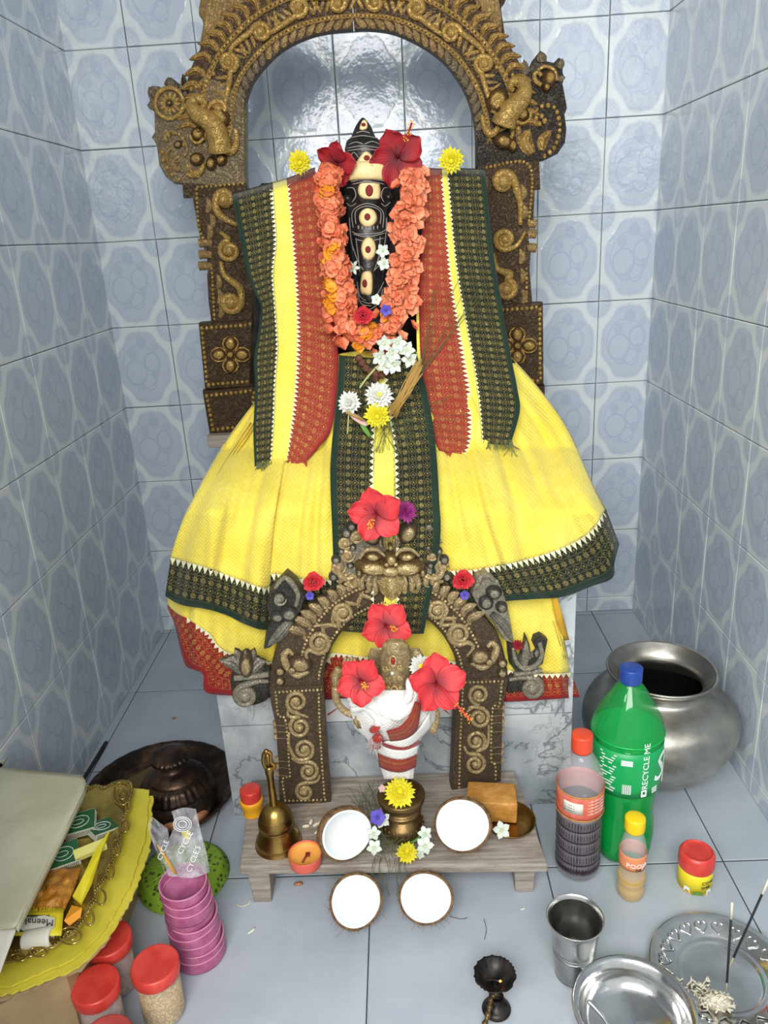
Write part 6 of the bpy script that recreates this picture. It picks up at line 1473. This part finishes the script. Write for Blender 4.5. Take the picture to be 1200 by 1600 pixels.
a, c = F(1120, 1583, .0036), F(1168, 1588, .0036); mt = wthing('matchstick', 'burnt matchstick lying on the embossed plate', 'match', a); MB().tube([a.lerp(c, .12), c], .0009, 5).build('stick', G['match'], mt); MB().tube([a, a.lerp(c, .16)], .0012, 6).build('match_head', G['incense'], mt)
# oil lamp
lx = .652; ly = -1.158
ol = circ('oil_lamp', 'small sooty black oil lamp with toothed bowl on the floor', 'lamp', lx, ly); Ml = Matrix.Translation((lx, ly, 0))
b = MB(); b.lathe([(0, .001), (.018, .001), (.020, .004), (.014, .008), (.005, .011), (.004, .022), (.006, .026), (.010, .028)], 32, Ml); b.build('foot', G['iron'], ol)
ly2 = F(773, 1521, .046).y; lx2 = F(773, 1521, .046).x; Ml2 = Matrix.Translation((lx2, ly2, 0))
b = MB(); b.lathe([(0, .026), (.008, .027), (.020, .034), (.028, .044), (.0285, .046), (.026, .0455), (.018, .037), (.008, .031), (0, .030)], 60, Ml2, rf=lambda a, z, r: 1+(.05*(1 if sin(a*30) > 0 else -.2) if z > .04 else 0)); b.build('bowl', G['iron'], ol)
b = MB(); b.tube([Vector((lx, ly, .020)), Vector(((lx+lx2)/2, (ly+ly2)/2, .026)), Vector((lx2, ly2, .030))], .006, 8); b.build('neck', G['iron'], ol)
b = MB(); hp = [Vector((lx2, ly2-.024, .040)), F(768, 1560, .030), F(764, 1580, .020), F(756, 1606, .010), F(752, 1630, .006)]; q = smooth_path(hp, 8); b.tube(q, [.0035+.0010*sin(i*1.5) for i in range(len(q))], 6); b.build('twisted_handle', G['brassd'], ol)
b = MB(); b.tube([Vector((lx2-.012, ly2-.002, .036)), Vector((lx2, ly2, .034)), Vector((lx2+.008, ly2-.006, .037))], .0018, 6); b.build('wick', G['iron'], ol)
fm = mat('glowing_wick', C(255, 150, 70), .5, Emission_Color=C(255, 150, 70), Emission_Strength=3.0); b = MB(); b.ball((lx2+.007, ly2-.006, .0385), (.002, .0014, .002), 8, 6); b.build('glowing_wick_tip', fm, ol)
# ================================================================== LEFT SIDE
# dark copper plate and lamp base
cp = wthing('copper_plate', 'big dark copper rimmed plate on the floor at the left wall', 'plate', (.052, -.70, 0)); Mc = Matrix.Translation((.052, -.70, 0))
b = MB(); b.lathe([(0, .001), (.118, .001), (.124, .006), (.140, .018), (.148, .022), (.1485, .025), (.144, .0255), (.136, .022), (.120, .009), (.112, .004), (0, .004)], 90, Mc, rf=lambda a, z, r: 1+(.006*sin(a*60) if z > .008 else 0)); b.build('dish', G['copper_dk'], cp)
for r, z, n in ((.133, .0185, 90), (.112, .0045, 0)):
    b = MB()
    if n:
        for k in range(n): a = 2*pi*k/n; b.ball((.052+r*cos(a), -.70+r*sin(a), z), (.0022, .0022, .0022), 5, 3)
        tag(b.build('beading', G['copper_dk'], cp), kind='stuff')
    else: b.lathe([(r-.002, z), (r, z+.002), (r+.002, z)], 60, Mc); b.build('ring', G['copper_dk'], cp)
b = MB(); b.lathe([(0, .0042), (.05, .0046), (.06, .0044)], 30, Matrix.Translation((.022, -.655, 0)), rf=lambda a, z, r: 1+.25*sin(2*a)); b.build('brown_residue', G['powder'] if 0 else mat('brown_residue', C(108, 88, 54), .9), cp)
kx, ky = .102, -.745
kl = wthing('copper_lamp_base', 'dark fluted copper lamp base standing upside down before the copper plate', 'lamp', (kx, ky, .005)); Mk = Matrix.Translation((kx, ky, .005))
flu = lambda lo, hi, n, am: (lambda a, z, r: 1+(am*sin(a*n) if lo < z < hi else 0))
def kp(prof, nm, rf=None, m='copper_dk', n=120): b = MB(); b.lathe([(q.x, q.y) for q in smooth_path([(r, z, 0) for r, z in prof], 4)], n, Mk, rf=rf); return b.build(nm, G[m], kl)
kp([(.050, .0), (.062, .004), (.072, .016), (.075, .032), (.070, .050), (.062, .058)], 'bowl_band', lambda a, z, r: 1+.008*sin(a*18)*sin(z*170))
kp([(.064, .056), (.066, .060), (.062, .068), (.056, .078), (.046, .084)], 'fluted_shoulder', flu(.058, .08, 30, .018))
kp([(.048, .083), (.046, .088), (.036, .096), (.024, .102), (.021, .112), (.024, .120)], 'neck')
kp([(.022, .117), (.034, .121), (.037, .126), (.033, .131), (.024, .135), (.016, .139), (.008, .140), (0, .140)], 'fluted_knob', flu(.119, .131, 24, .03))
for a in (-2.2, -1.45, -.75, -2.9):
    b = MB(); M_ = Matrix.Translation((kx+.0735*cos(a), ky+.0735*sin(a), .033)) @ Matrix.Rotation(a-pi/2+pi, 4, 'Z'); pts = [M_ @ Vector((.017*cos(t), .0, .011*sin(t))) for t in [2*pi*k/14 for k in range(14)]]
    pts2 = [Vector((kx+(q.x-kx)*1.03, ky+(q.y-ky)*1.03, q.z)) for q in pts]; b.prism(pts, pts2); b.build('copper_panel', G['copper'], kl)
b = MB()
for k in range(56): a = 2*pi*k/56; b.ball((kx+.0655*cos(a), ky+.0655*sin(a), .059), .0016, 5, 3)
tag(b.build('beading', G['copper_dk'], kl), kind='stuff')
for dx in (-.008, .003): b = MB(); b.tube([Vector((kx+dx, ky-.006, .1405)), Vector((kx+dx-.001, ky+.002, .1408)), Vector((kx+dx+.004, ky+.003, .1405))], .0010, 5); b.build('red_paint_stroke', G['redp'], kl)
# green disc
gx_, gy_ = .150, -.905
gb = wthing('green_strainer', 'leaf green plastic dish lying face down behind the magenta cups', 'dish', (gx_, gy_, 0)); Mg = Matrix.Translation((gx_, gy_, 0)) @ Matrix.Scale(.88, 4)
b = MB(); b.lathe([(.084, .001), (.088, .004), (.085, .007), (.086, .010), (.082, .013), (.083, .016), (.078, .019), (.078, .022), (.072, .025), (.04, .031), (0, .033)], 60, Mg, rf=lambda a, z, r: 1+.015*sin(3*a)); b.build('shell', G['leafg'], gb)
for k in range(10): a = 2*pi*k/10; b = MB(); b.tube([Vector((gx_+.88*r*cos(a), gy_+.88*r*sin(a), z*.88)) for r, z in ((.01, .034), (.04, .0325), (.072, .0265))], .0009, 5); b.build('rib', mat('pale_green_rib', C(170, 206, 80), .5) if k == 0 else bpy.data.materials['pale_green_rib'], gb)
# magenta cups in a sleeve
ux, uy = .2135, -1.052
cupp = []
for i in range(9):
    z0 = .0+i*.0150; t = wthing('plastic_cup', 'magenta plastic cup standing on the floor as the lowest of the stack', 'cup', (ux, uy, z0), 'magenta cups nested in a stack') if i == 0 else None
    if i == 0:
        Mu = Matrix.Translation((ux, uy, 0)); b = MB(); b.lathe([(0, .001), (.0385, .001), (.0395, .004), (.0395, .010), (.0385, .020), (.0372, .022), (.0362, .0205), (.0366, .012), (.0362, .006), (0, .005)], 48, Mu); b.build('cup_wall', G['cup'], t)
        b = MB(); b.lathe([(.0392, .0205), (.0400, .0215), (.0392, .0226), (.0380, .0218)], 48, Mu); b.build('rim', G['cuprim'], t); c0_ = t
    else:
        t = copy_tree(c0_); t.location = (ux-.0008*i+.0012*sin(i*2.2), uy+.001*sin(i*1.7), z0); s = 1-.016*i; t.scale = (s, s, 1); t.rotation_euler = (.10*sin(i*1.1)*.6, .05*cos(i*2), i)
        t['label'] = 'magenta plastic cup, topmost of the stack on the left floor' if i == 8 else 'magenta plastic cup, %s from the top of the floor stack' % ('eighth', 'seventh', 'sixth', 'fifth', 'fourth', 'third', 'second')[i-1]
bg = wthing('plastic_bag', 'crinkled clear printed plastic packet standing in the stack of magenta cups', 'bag', (ux-.012, uy, .14))
bp = lambda x, y, dy=0: P(x, y, -1.045-dy)
b = MB(); cf = coons(*[[(x, y, 0) for x, y in q] for q in ([(268, 1268), (286, 1262), (306, 1264)], [(262, 1368), (300, 1372), (328, 1362)], [(268, 1268), (272, 1290), (258, 1330), (262, 1368)], [(306, 1264), (314, 1300), (322, 1330), (328, 1362)])])
b.grid(lambda u, v: (lambda c: bp(c.x, c.y, .010*sin(pi*u)+.006*mnoise.noise(Vector((u*5, v*6, 1)))))(cf(u, v)), 18, 26); b.build('front_sheet', G['bag'], bg, smooth=True)
b = MB(); b.grid(lambda u, v: (lambda c: bp(c.x, c.y, -.018*sin(pi*u)+.006*mnoise.noise(Vector((u*5, v*6, 4)))))(cf(u, v)), 18, 26); b.build('back_sheet', G['bag'], bg)
b = MB(); cf2 = coons(*[[(x, y, 0) for x, y in q] for q in ([(230, 1288), (238, 1276), (246, 1290)], [(258, 1366), (268, 1370), (282, 1368)], [(230, 1288), (240, 1320), (258, 1366)], [(246, 1290), (262, 1294), (266, 1330), (282, 1368)])])
b.grid(lambda u, v: (lambda c: bp(c.x, c.y, .008*sin(pi*u)+.006*mnoise.noise(Vector((u*5, v*6, 8)))))(cf2(u, v)), 12, 20); b.build('front_sheet', G['bag'], bg)
def bag_text(text, size, x0, y0, ang, m='ink'):
    def fn(x, y, l):
        X_ = x0+(x*cos(ang)+y*sin(ang)); Y_ = y0+(x*sin(ang)-y*cos(ang)); return bp(X_, Y_, .024+l)
    b, w = text_map(text, size, fn); b.build('lettering', G[m], bg, smooth=False)
bag_text('CYCLE', 13, 284, 1336, -1.1); bag_text("CYCLE'S", 12, 298, 1364, -1.2); bag_text('CYCLE', 11, 252, 1345, -1.2)
b = MB(); [b.tube([bp(285+r*cos(a)*1.1, 1288+r*sin(a)*.9, .024) for a in [k*pi/8 for k in range(17)]], .0006, 4, False) for r in (6, 10, 13)]; b.build('printed_emblem', G['ink'], bg)
isx = []
for k in range(3): a, c = P(246+k*2, 1320+k, -1.048), P(272+k*2, 1364+k, -1.062); b = MB(); b.tube([a, c], .0013, 6); b.build('incense_stick_inside', G['straw'] if k else G['orgj'], bg)
b = MB(); b.box(P(292, 1306, -1.030), (.012, .004, .016)); b.build('yellow_tag_inside', G['lyel'], bg)
# jars
def spice(label, cx, cyb, Y, rb, hb, rc, hc, cm, fill, z0=0):
    ax = Ax(cx, cyb, Y, z0); t = wthing('spice_jar', label, 'jar', ax.base(), 'red lidded jars on the left floor')
    b = MB(); b.lathe([(0, .001), (rb*.94, .001), (rb, .005), (rb, hb*.9), (rb*.93, hb)], 48, ax.M); b.build('glass', G['pet'], t, solid=.0006)
    b = MB(); b.lathe([(0, .0025), (rb*.90, .0025), (rb*.95, .006), (rb*.95, hb*.80), (0, hb*.82)], 40, ax.M); b.build('contents', G[fill], t)
    b = MB(); b.lathe([(rc*.98, hb-.003), (rc, hb), (rc*1.01, hb+hc*.8), (rc*.95, hb+hc), (rc*.9, hb+hc*.98), (0, hb+hc*1.02)], 56, ax.M, rf=lambda a, z, r: 1+.004*sin(a*50)*(z < hb+hc*.7)); b.build('lid', G[cm], t); return t
spice('red lidded jar of yellow grain beside the magenta cups', 256, 1574, -1.146, .030, .078, .0325, .016, 'redp', 'gram')
spice('red lidded jar of brown powder rearmost beside the cardboard box', 190, 1556, -1.100, .029, .076, .0325, .016, 'redp', 'powder')
spice('bright red lidded jar tucked between the box and the grain jar', 170, 1622, -1.172, .028, .076, .0315, .016, 'redp', 'powder')
spice('jar with dusty brownish red lid at the bottom edge', 184, 1700, -1.250, .030, .078, .034, .016, 'redp2', 'maroon')
# cardboard box, yellow sheets
BZ = .135
bx = wthing('cardboard_box', 'brown cardboard carton in the lower left corner under the yellow sheets', 'box', (-.02, -1.03, 0))
bxp = [(-.130, -.870), (.082, -.885), (.084, -1.185), (.01, -1.235), (-.130, -1.235)]
for k in range(5):
    a, c = Vector((*bxp[k], 0)), Vector((*bxp[(k+1) % 5], 0)); n = Vector((-(c-a).y, (c-a).x, 0)).normalized()*-.003; b = MB(); up = Vector((0, 0, BZ))
    b.prism([a, c, c+n, a+n], [a+up, c+up, c+n+up, a+n+up]); b.build('side_panel', G['card'], bx, smooth=False)
b = MB(); b.prism([Vector((x, y, BZ-.004)) for x, y in bxp], [Vector((x, y, BZ)) for x, y in bxp]); b.build('top_flap', G['card'], bx, smooth=False)
def sheet(name, label, pts, z, m, group=None, rag=.0015, th=.003, curl=0):
    q = [F(x, y, z) for x, y in pts]; q = [Vector((max(p.x, XL+.004), p.y, p.z)) for p in q]; out = []
    for i in range(len(q)):
        a, c = q[i], q[(i+1) % len(q)]; n = max(2, int((c-a).length/.006))
        for k in range(n): p = a.lerp(c, k/n); out.append(p+Vector((random.uniform(-rag, rag), random.uniform(-rag, rag), 0)))
    ctr = sum(out, Vector())/len(out); b = MB(); N = len(out); vs = []
    for l in (0, 1):
        for p in out: vs.append(p+Vector((0, 0, l*th)))
    for p in out: vs.append(p.lerp(ctr, .25)+Vector((0, 0, th+curl)))
    vs.append(ctr+Vector((0, 0, th+curl)))
    fs = [tuple(range(N))[::-1]]+[(i, (i+1) % N, N+(i+1) % N, N+i) for i in range(N)]+[(N+i, N+(i+1) % N, 2*N+(i+1) % N, 2*N+i) for i in range(N)]+[(2*N+i, 2*N+(i+1) % N, 3*N) for i in range(N)]
    b.add(vs, fs); return tag(b.build(name, G[m], smooth=False), label, 'sheet', group)
random.seed(31)
sheet('cardboard_sheet', 'torn edged cardboard sheet under the yellow sheets on the carton', [(-120, 1245), (60, 1238), (228, 1262), (226, 1335), (206, 1408), (165, 1478), (126, 1518), (110, 1524), (20, 1562), (-160, 1590)], BZ+.001, 'card', None, .002, .004)
sheet('yellow_sheet', 'lower frayed yellow sheet on the cardboard carton', [(-120, 1235), (60, 1230), (240, 1246), (234, 1330), (210, 1400), (170, 1468), (124, 1514), (20, 1554), (-160, 1580)], BZ+.0065, 'ysheet', 'frayed yellow sheets', .0018, .003)
sheet('yellow_sheet', 'upper frayed yellow sheet directly under the golden tray', [(-120, 1230), (60, 1224), (234, 1236), (228, 1310), (204, 1385), (166, 1452), (118, 1500), (20, 1542), (-160, 1566)], BZ+.011, 'ysheet', 'frayed yellow sheets', .0012, .003)
# golden tray
TZ = BZ+.032
trp = [(-60, 1236), (60, 1232), (112, 1232), (124, 1228), (136, 1230), (150, 1225), (164, 1228), (176, 1222), (192, 1218), (206, 1222), (208, 1240), (203, 1252), (204, 1262), (197, 1274), (198, 1290), (191, 1304), (190, 1318), (180, 1330), (181, 1344), (172, 1356), (168, 1372), (160, 1384), (150, 1394), (150, 1410), (140, 1422), (136, 1436), (126, 1448), (116, 1460), (98, 1470), (84, 1482), (66, 1486), (50, 1496), (30, 1500), (10, 1506), (-20, 1504), (-90, 1500)]
tr = wthing('golden_tray', 'ornate golden plastic tray with scalloped rim on the yellow sheets', 'tray', (.0, -1.0, BZ+.014))
tq = [F(x, y, TZ) for x, y in [tuple(q)[:2] for q in smooth_path([(x, y, 0) for x, y in trp], 3, True)]]; tq = [Vector((max(p.x, XL+.006), p.y, p.z)) for p in tq]; tcen = sum(tq, Vector())/len(tq)
def ins(k, dz): return [p.lerp(tcen, k)+Vector((0, 0, dz)) for p in tq]
b = MB(); b.loft([ins(.03, -.003), ins(0, 0), ins(.012, .002), ins(.06, -.002), ins(.11, .001), ins(.15, -.006), ins(.26, -.0145), ins(.9, -.0145)], cap=True); b.build('tray_body', G['gtray'], tr)
b = MB()
for k in range(0, len(tq), 1): p = tq[k].lerp(tcen, .035)+Vector((0, 0, .001)); b.ball(p, .0014, 5, 3)
for k in range(0, len(tq), 1): p = tq[k].lerp(tcen, .10)+Vector((0, 0, .001)); b.ball(p, .0011, 5, 3)
tag(b.build('beading', G['gtray'], tr), kind='stuff')
def tring(cx, cy, rx, ry, n=24, r=.0016, z=TZ+.002): b = MB(); b.tube([F(cx+rx*cos(2*pi*k/n), cy+ry*sin(2*pi*k/n), z) for k in range(n+1)], r, 6, False); b.build('embossed_oval', G['gtray'], tr)
for a in ((190, 1240, 14, 18), (190, 1240, 7, 9), (182, 1324, 7, 12), (172, 1362, 6, 11), (158, 1402, 7, 12), (140, 1435, 7, 11), (110, 1462, 17, 13), (110, 1462, 9, 7), (60, 1487, 14, 7), (28, 1496, 12, 6), (195, 1290, 7, 10)): tring(*a)
# things in the tray
def carton(name, label, cat, px, py, z, dim, rz, rx=0, ry=0, mats=None, group=None):
    t = thing(name, label, cat, F(px, py, z), (rx, ry, rz), group); t.rotation_euler = (rx, ry, rz); L, W_, H = dim
    MB().box((0, 0, H/2), (L*.98, W_*.98, H*.9)).build('drawer', G['mwhite'], t, smooth=False)
    b = MB(); b.box((0, 0, H-.0006), (L, W_, .0014)); b.box((0, 0, .0006), (L, W_, .0014)); b.build('sleeve', G['mgreen'], t, smooth=False)
    b = MB(); b.box((0, -W_/2, H/2), (L, .0008, H)); b.box((0, W_/2, H/2), (L, .0008, H)); b.build('striker_side', G['mwhite'], t, smooth=False)
    b = MB()
    for i in range(14):
        for j in range(3): b.box((-L/2+.004+i*(L-.008)/13, -W_/2-.0006, H*(.28+.22*j)), (.0014, .0006, .0012))
    tag(b.build('striker_dots', G['inkk'], t, smooth=False), kind='stuff')
    b = MB(); b.tube([Vector((L*.33*cos(a), W_*.30*sin(a), H+.0004)) for a in [k*pi/10 for k in range(21)]], .0005, 4, False); b.tube([Vector((L*.2*cos(a)-.002, W_*.12*sin(a), H+.0004)) for a in [k*pi/10 for k in range(21)]], .0004, 4, False); b.build('printed_oval', G['ink'], t); return t
FZ = TZ-.012
carton('matchbox', 'green and white matchbox rearmost in the golden tray, under the cream cover', 'matchbox', 128, 1292, FZ+.016, (.046, .034, .014), .25, .25, -.1, group='matchboxes in the tray')
carton('matchbox', 'dull green matchbox tilted at the rim side of the rearmost matchbox', 'matchbox', 158, 1302, FZ+.004, (.040, .030, .013), .9, .1, .3, group='matchboxes in the tray')
carton('matchbox', 'dark green matchbox with white side in the middle of the golden tray', 'matchbox', 102, 1342, FZ+.012, (.042, .036, .014), .45, .3, 0, group='matchboxes in the tray')
b = MB(); p = F(141, 1328, FZ+.022); b.box(p, (.046, .015, .010), Matrix.Rotation(.55, 3, 'Z') @ Matrix.Rotation(.3, 3, 'X')); tag(b.build('paper_packet', mat('pale_yellow_card', C(232, 226, 130), .6), smooth=False, bevel=.0006), 'pale yellow folded card box right of the middle matchbox', 'packet')
def tripoly(name, label, cat, pts, m, th=.002, group=None, parent=None):
    a = [F(x, y, z) for x, y, z in pts]; b = MB(); b.prism([q-Vector((0, 0, th)) for q in a], a); o = b.build(name, G[m], parent, smooth=False, bevel=.0004); return tag(o, label, cat, group) if label else o
tripoly('folded_paper', 'long bright yellow folded paper cone on the golden tray', 'paper', [(171, 1297, FZ+.034), (158, 1330, FZ+.03), (143, 1378, FZ+.022), (126, 1412, FZ+.012), (113, 1400, FZ+.014), (128, 1372, FZ+.024), (150, 1325, FZ+.03)], 'pyel', .004)
b = MB(); cfh = coons(*[[(x, y, 0) for x, y in q] for q in ([(60, 1352), (95, 1356), (128, 1356)], [(30, 1420), (70, 1424), (100, 1424)], [(60, 1352), (46, 1386), (30, 1420)], [(128, 1356), (116, 1390), (100, 1424)])])
ph = thing('turmeric_packet', 'brown and yellow turmeric powder pouch lying in the golden tray', 'packet', (0, 0, 0)); ph['_c'] = (0, 0, 0)
b.grid(lambda u, v: (lambda c: F(c.x, c.y, FZ+.014+.010*sin(pi*u)*sin(pi*v)+.007*mnoise.noise(Vector((u*6, v*5, 3)))))(cfh(u, v)), 26, 26); b.build('pouch', G['halo'], ph, solid=.001)
def trap(name, pts, m, lift, nn=8):
    b = MB(); cf = coons(*[[(x, y, 0) for x, y in q] for q in ([pts[0], pts[1]], [pts[3], pts[2]], [pts[0], pts[3]], [pts[1], pts[2]])]); b.grid(lambda u, v: F(cf(u, v).x, cf(u, v).y, FZ+.014+.006*sin(pi*u)+lift), nn, 4); return b.build(name, G[m], ph, solid=.0008)
trap('yellow_end', [(28, 1424), (100, 1418), (96, 1462), (10, 1462)], 'lyel', .002)
trap('green_panel', [(24, 1430), (92, 1430), (86, 1456), (12, 1456)], 'mgreen', .003)
lp = [(20, 1444), (34, 1434), (70, 1430), (86, 1434), (84, 1448), (66, 1454), (38, 1455)]
b = MB(); q = [F(x, y, FZ+.0235) for x, y in lp]; b.prism([z-Vector((0, 0, .0005)) for z in q], q); b.build('name_panel', G['paper'], ph, smooth=False)
def ptext(text, size, x0, y0, ang, m, z):
    b, w = text_map(text, size, lambda x, y, l: F(x0+(x*cos(ang)+y*sin(ang)), y0+(x*sin(ang)-y*cos(ang)), z+l)); b.build('lettering', G[m], ph, smooth=False)
ptext('Meenakshi', 15.5, 84, 1437, pi+.06, 'inkk', FZ+.0242); ptext('gold', 6, 58, 1431, pi, 'inkk', FZ+.0242); ptext('HALDI POWDER', 8.5, 86, 1418, pi+.02, 'lyel', FZ+.0255)
b = MB(); c_ = F(66, 1466, FZ+.016); ax_ = (F(40, 1470, FZ+.014)-c_).normalized(); R_q = ax_.to_track_quat('Z', 'Y').to_matrix().to_4x4()
b.lathe([(.0085, -.001), (.013, -.001), (.0135, .002), (.0135, .034), (.012, .036), (.007, .036), (.0065, .03), (.0075, .0), (.0085, -.001)], 30, Matrix.Translation(F(80, 1464, FZ+.015)) @ R_q); tag(b.build('paper_roll', G['paper']), 'white paper roll at the lower end of the golden tray', 'roll')
tripoly('glossy_wrapper', 'shiny amber wrapper beside the turmeric pouch in the tray', 'wrapper', [(112, 1414, FZ+.014), (128, 1418, FZ+.02), (126, 1432, FZ+.014), (108, 1446, FZ+.012), (100, 1438, FZ+.018)], 'amber', .002)
# cream cover
CZ = BZ+.085
cv = wthing('cream_cover', 'stained cream cover lying over the left part of the golden tray', 'cover', F(30, 1300, CZ))
def cover_pt(x, y): 
    p = F(x, y, CZ+.004*sin(x*.05)+.003*mnoise.noise(Vector((x*.02, y*.02, 0)))); p.x = max(p.x, XL+.005); return p
cc = coons(*[[(x, y, 0) for x, y in q] for q in ([(-150, 1190), (0, 1200), (128, 1212)], [(-190, 1462), (0, 1452), (26, 1446)], [(-150, 1190), (-190, 1462)], [(128, 1212), (134, 1226), (118, 1262), (72, 1354), (26, 1446)])])
b = MB(); b.grid(lambda u, v: cover_pt(cc(u, v).x, cc(u, v).y), 26, 26); b.build('top', G['cream'], cv, solid=.004)
b = MB(); b.grid(lambda u, v: F(lerp(-60, 27-v*27, u), lerp(1447, 1520, v), CZ-.012*v-.004), 10, 8); b.v = [(max(x, XL+.005), y, z) for x, y, z in b.v]; b.build('folded_flap', G['paper'], cv, solid=.002)
b = MB(); b.grid(lambda u, v: (lambda p: Vector((p.x-.001, p.y, p.z-.012*v)))(cover_pt(cc(1, u).x, cc(1, u).y)), 20, 2); b.build('side_lip', G['cream'], cv, solid=.002)
# rod by the wall and scraps
a, c = F(166, 1160, .004), F(134, 1212, .004); b = MB(); b.tube([a, c, c+(c-a)*1.2], .0042, 8); tag(b.build('dark_rod', G['rod']), 'dark thin rod lying along the foot of the left wall', 'rod')
def scrap(name, label, cat, x, y, r, m, ang=0, grp=None):
    b = MB(); b.ball(F(x, y, r[2]), r, 8, 5, Matrix.Rotation(ang, 3, 'Z')); b.v = [tuple(Vector(q)+Vector((mnoise.noise(Vector(q)*300), mnoise.noise(Vector(q)*310), 0))*.001) for q in b.v]; return tag(b.build(name, G[m]), label, cat, grp)
scrap('dried_crumb', 'small brown crumb on the dark floor behind the copper plate', 'crumb', 272, 1122, (.005, .004, .002), 'copper', .3)
scrap('dried_flower_bit', 'brown dried flower bit on the floor under the coral cup lamp', 'flower', 466, 1381, (.008, .004, .003), 'copper', .1)
scrap('white_petal', 'slim white petal on the floor left of the floor coconuts', 'petal', 393, 1454, (.0085, .0022, .001), 'mumw', .8)
scrap('bark_chip', 'pale chip on the floor near the right bench leg', 'chip', 817, 1420, (.005, .0015, .001), 'bone', .2)
for i, (pts, l) in enumerate((([(368, 1412), (378, 1416), (388, 1412), (392, 1406)], 'curled dry petal thread beside the left bench leg'), ([(443, 1436), (446, 1444), (443, 1452)], 'thin pale thread on the floor right of the slim petal'), ([(756, 1436), (760, 1452), (757, 1468)], 'dark hair on the floor above the oil lamp'), ([(703, 1432), (720, 1436), (730, 1434)], 'coconut fibre on the floor right of the floor coconuts'))):
    b = MB(); b.tube(smooth_path([F(x, y, .0012) for x, y in pts], 4), .0009 if i == 0 else .0004, 5); tag(b.build('thread', G['bone' if i < 2 else 'rod']), l, 'thread')
# ================================================================== TIDY
_crown = [o for o in bpy.data.objects if o.get('label') == 'waxy white crown flower in the cluster below the garland']
_w = ['upper left', 'top centre', 'centre', 'top right', 'lower left', 'lower centre', 'lower right', 'bottom left']
for o, w in zip(_crown, _w): o['label'] = 'waxy white crown flower, %s of the cluster below the garland' % w
for o in bpy.data.objects:
    if '_c' in o.keys(): del o['_c']
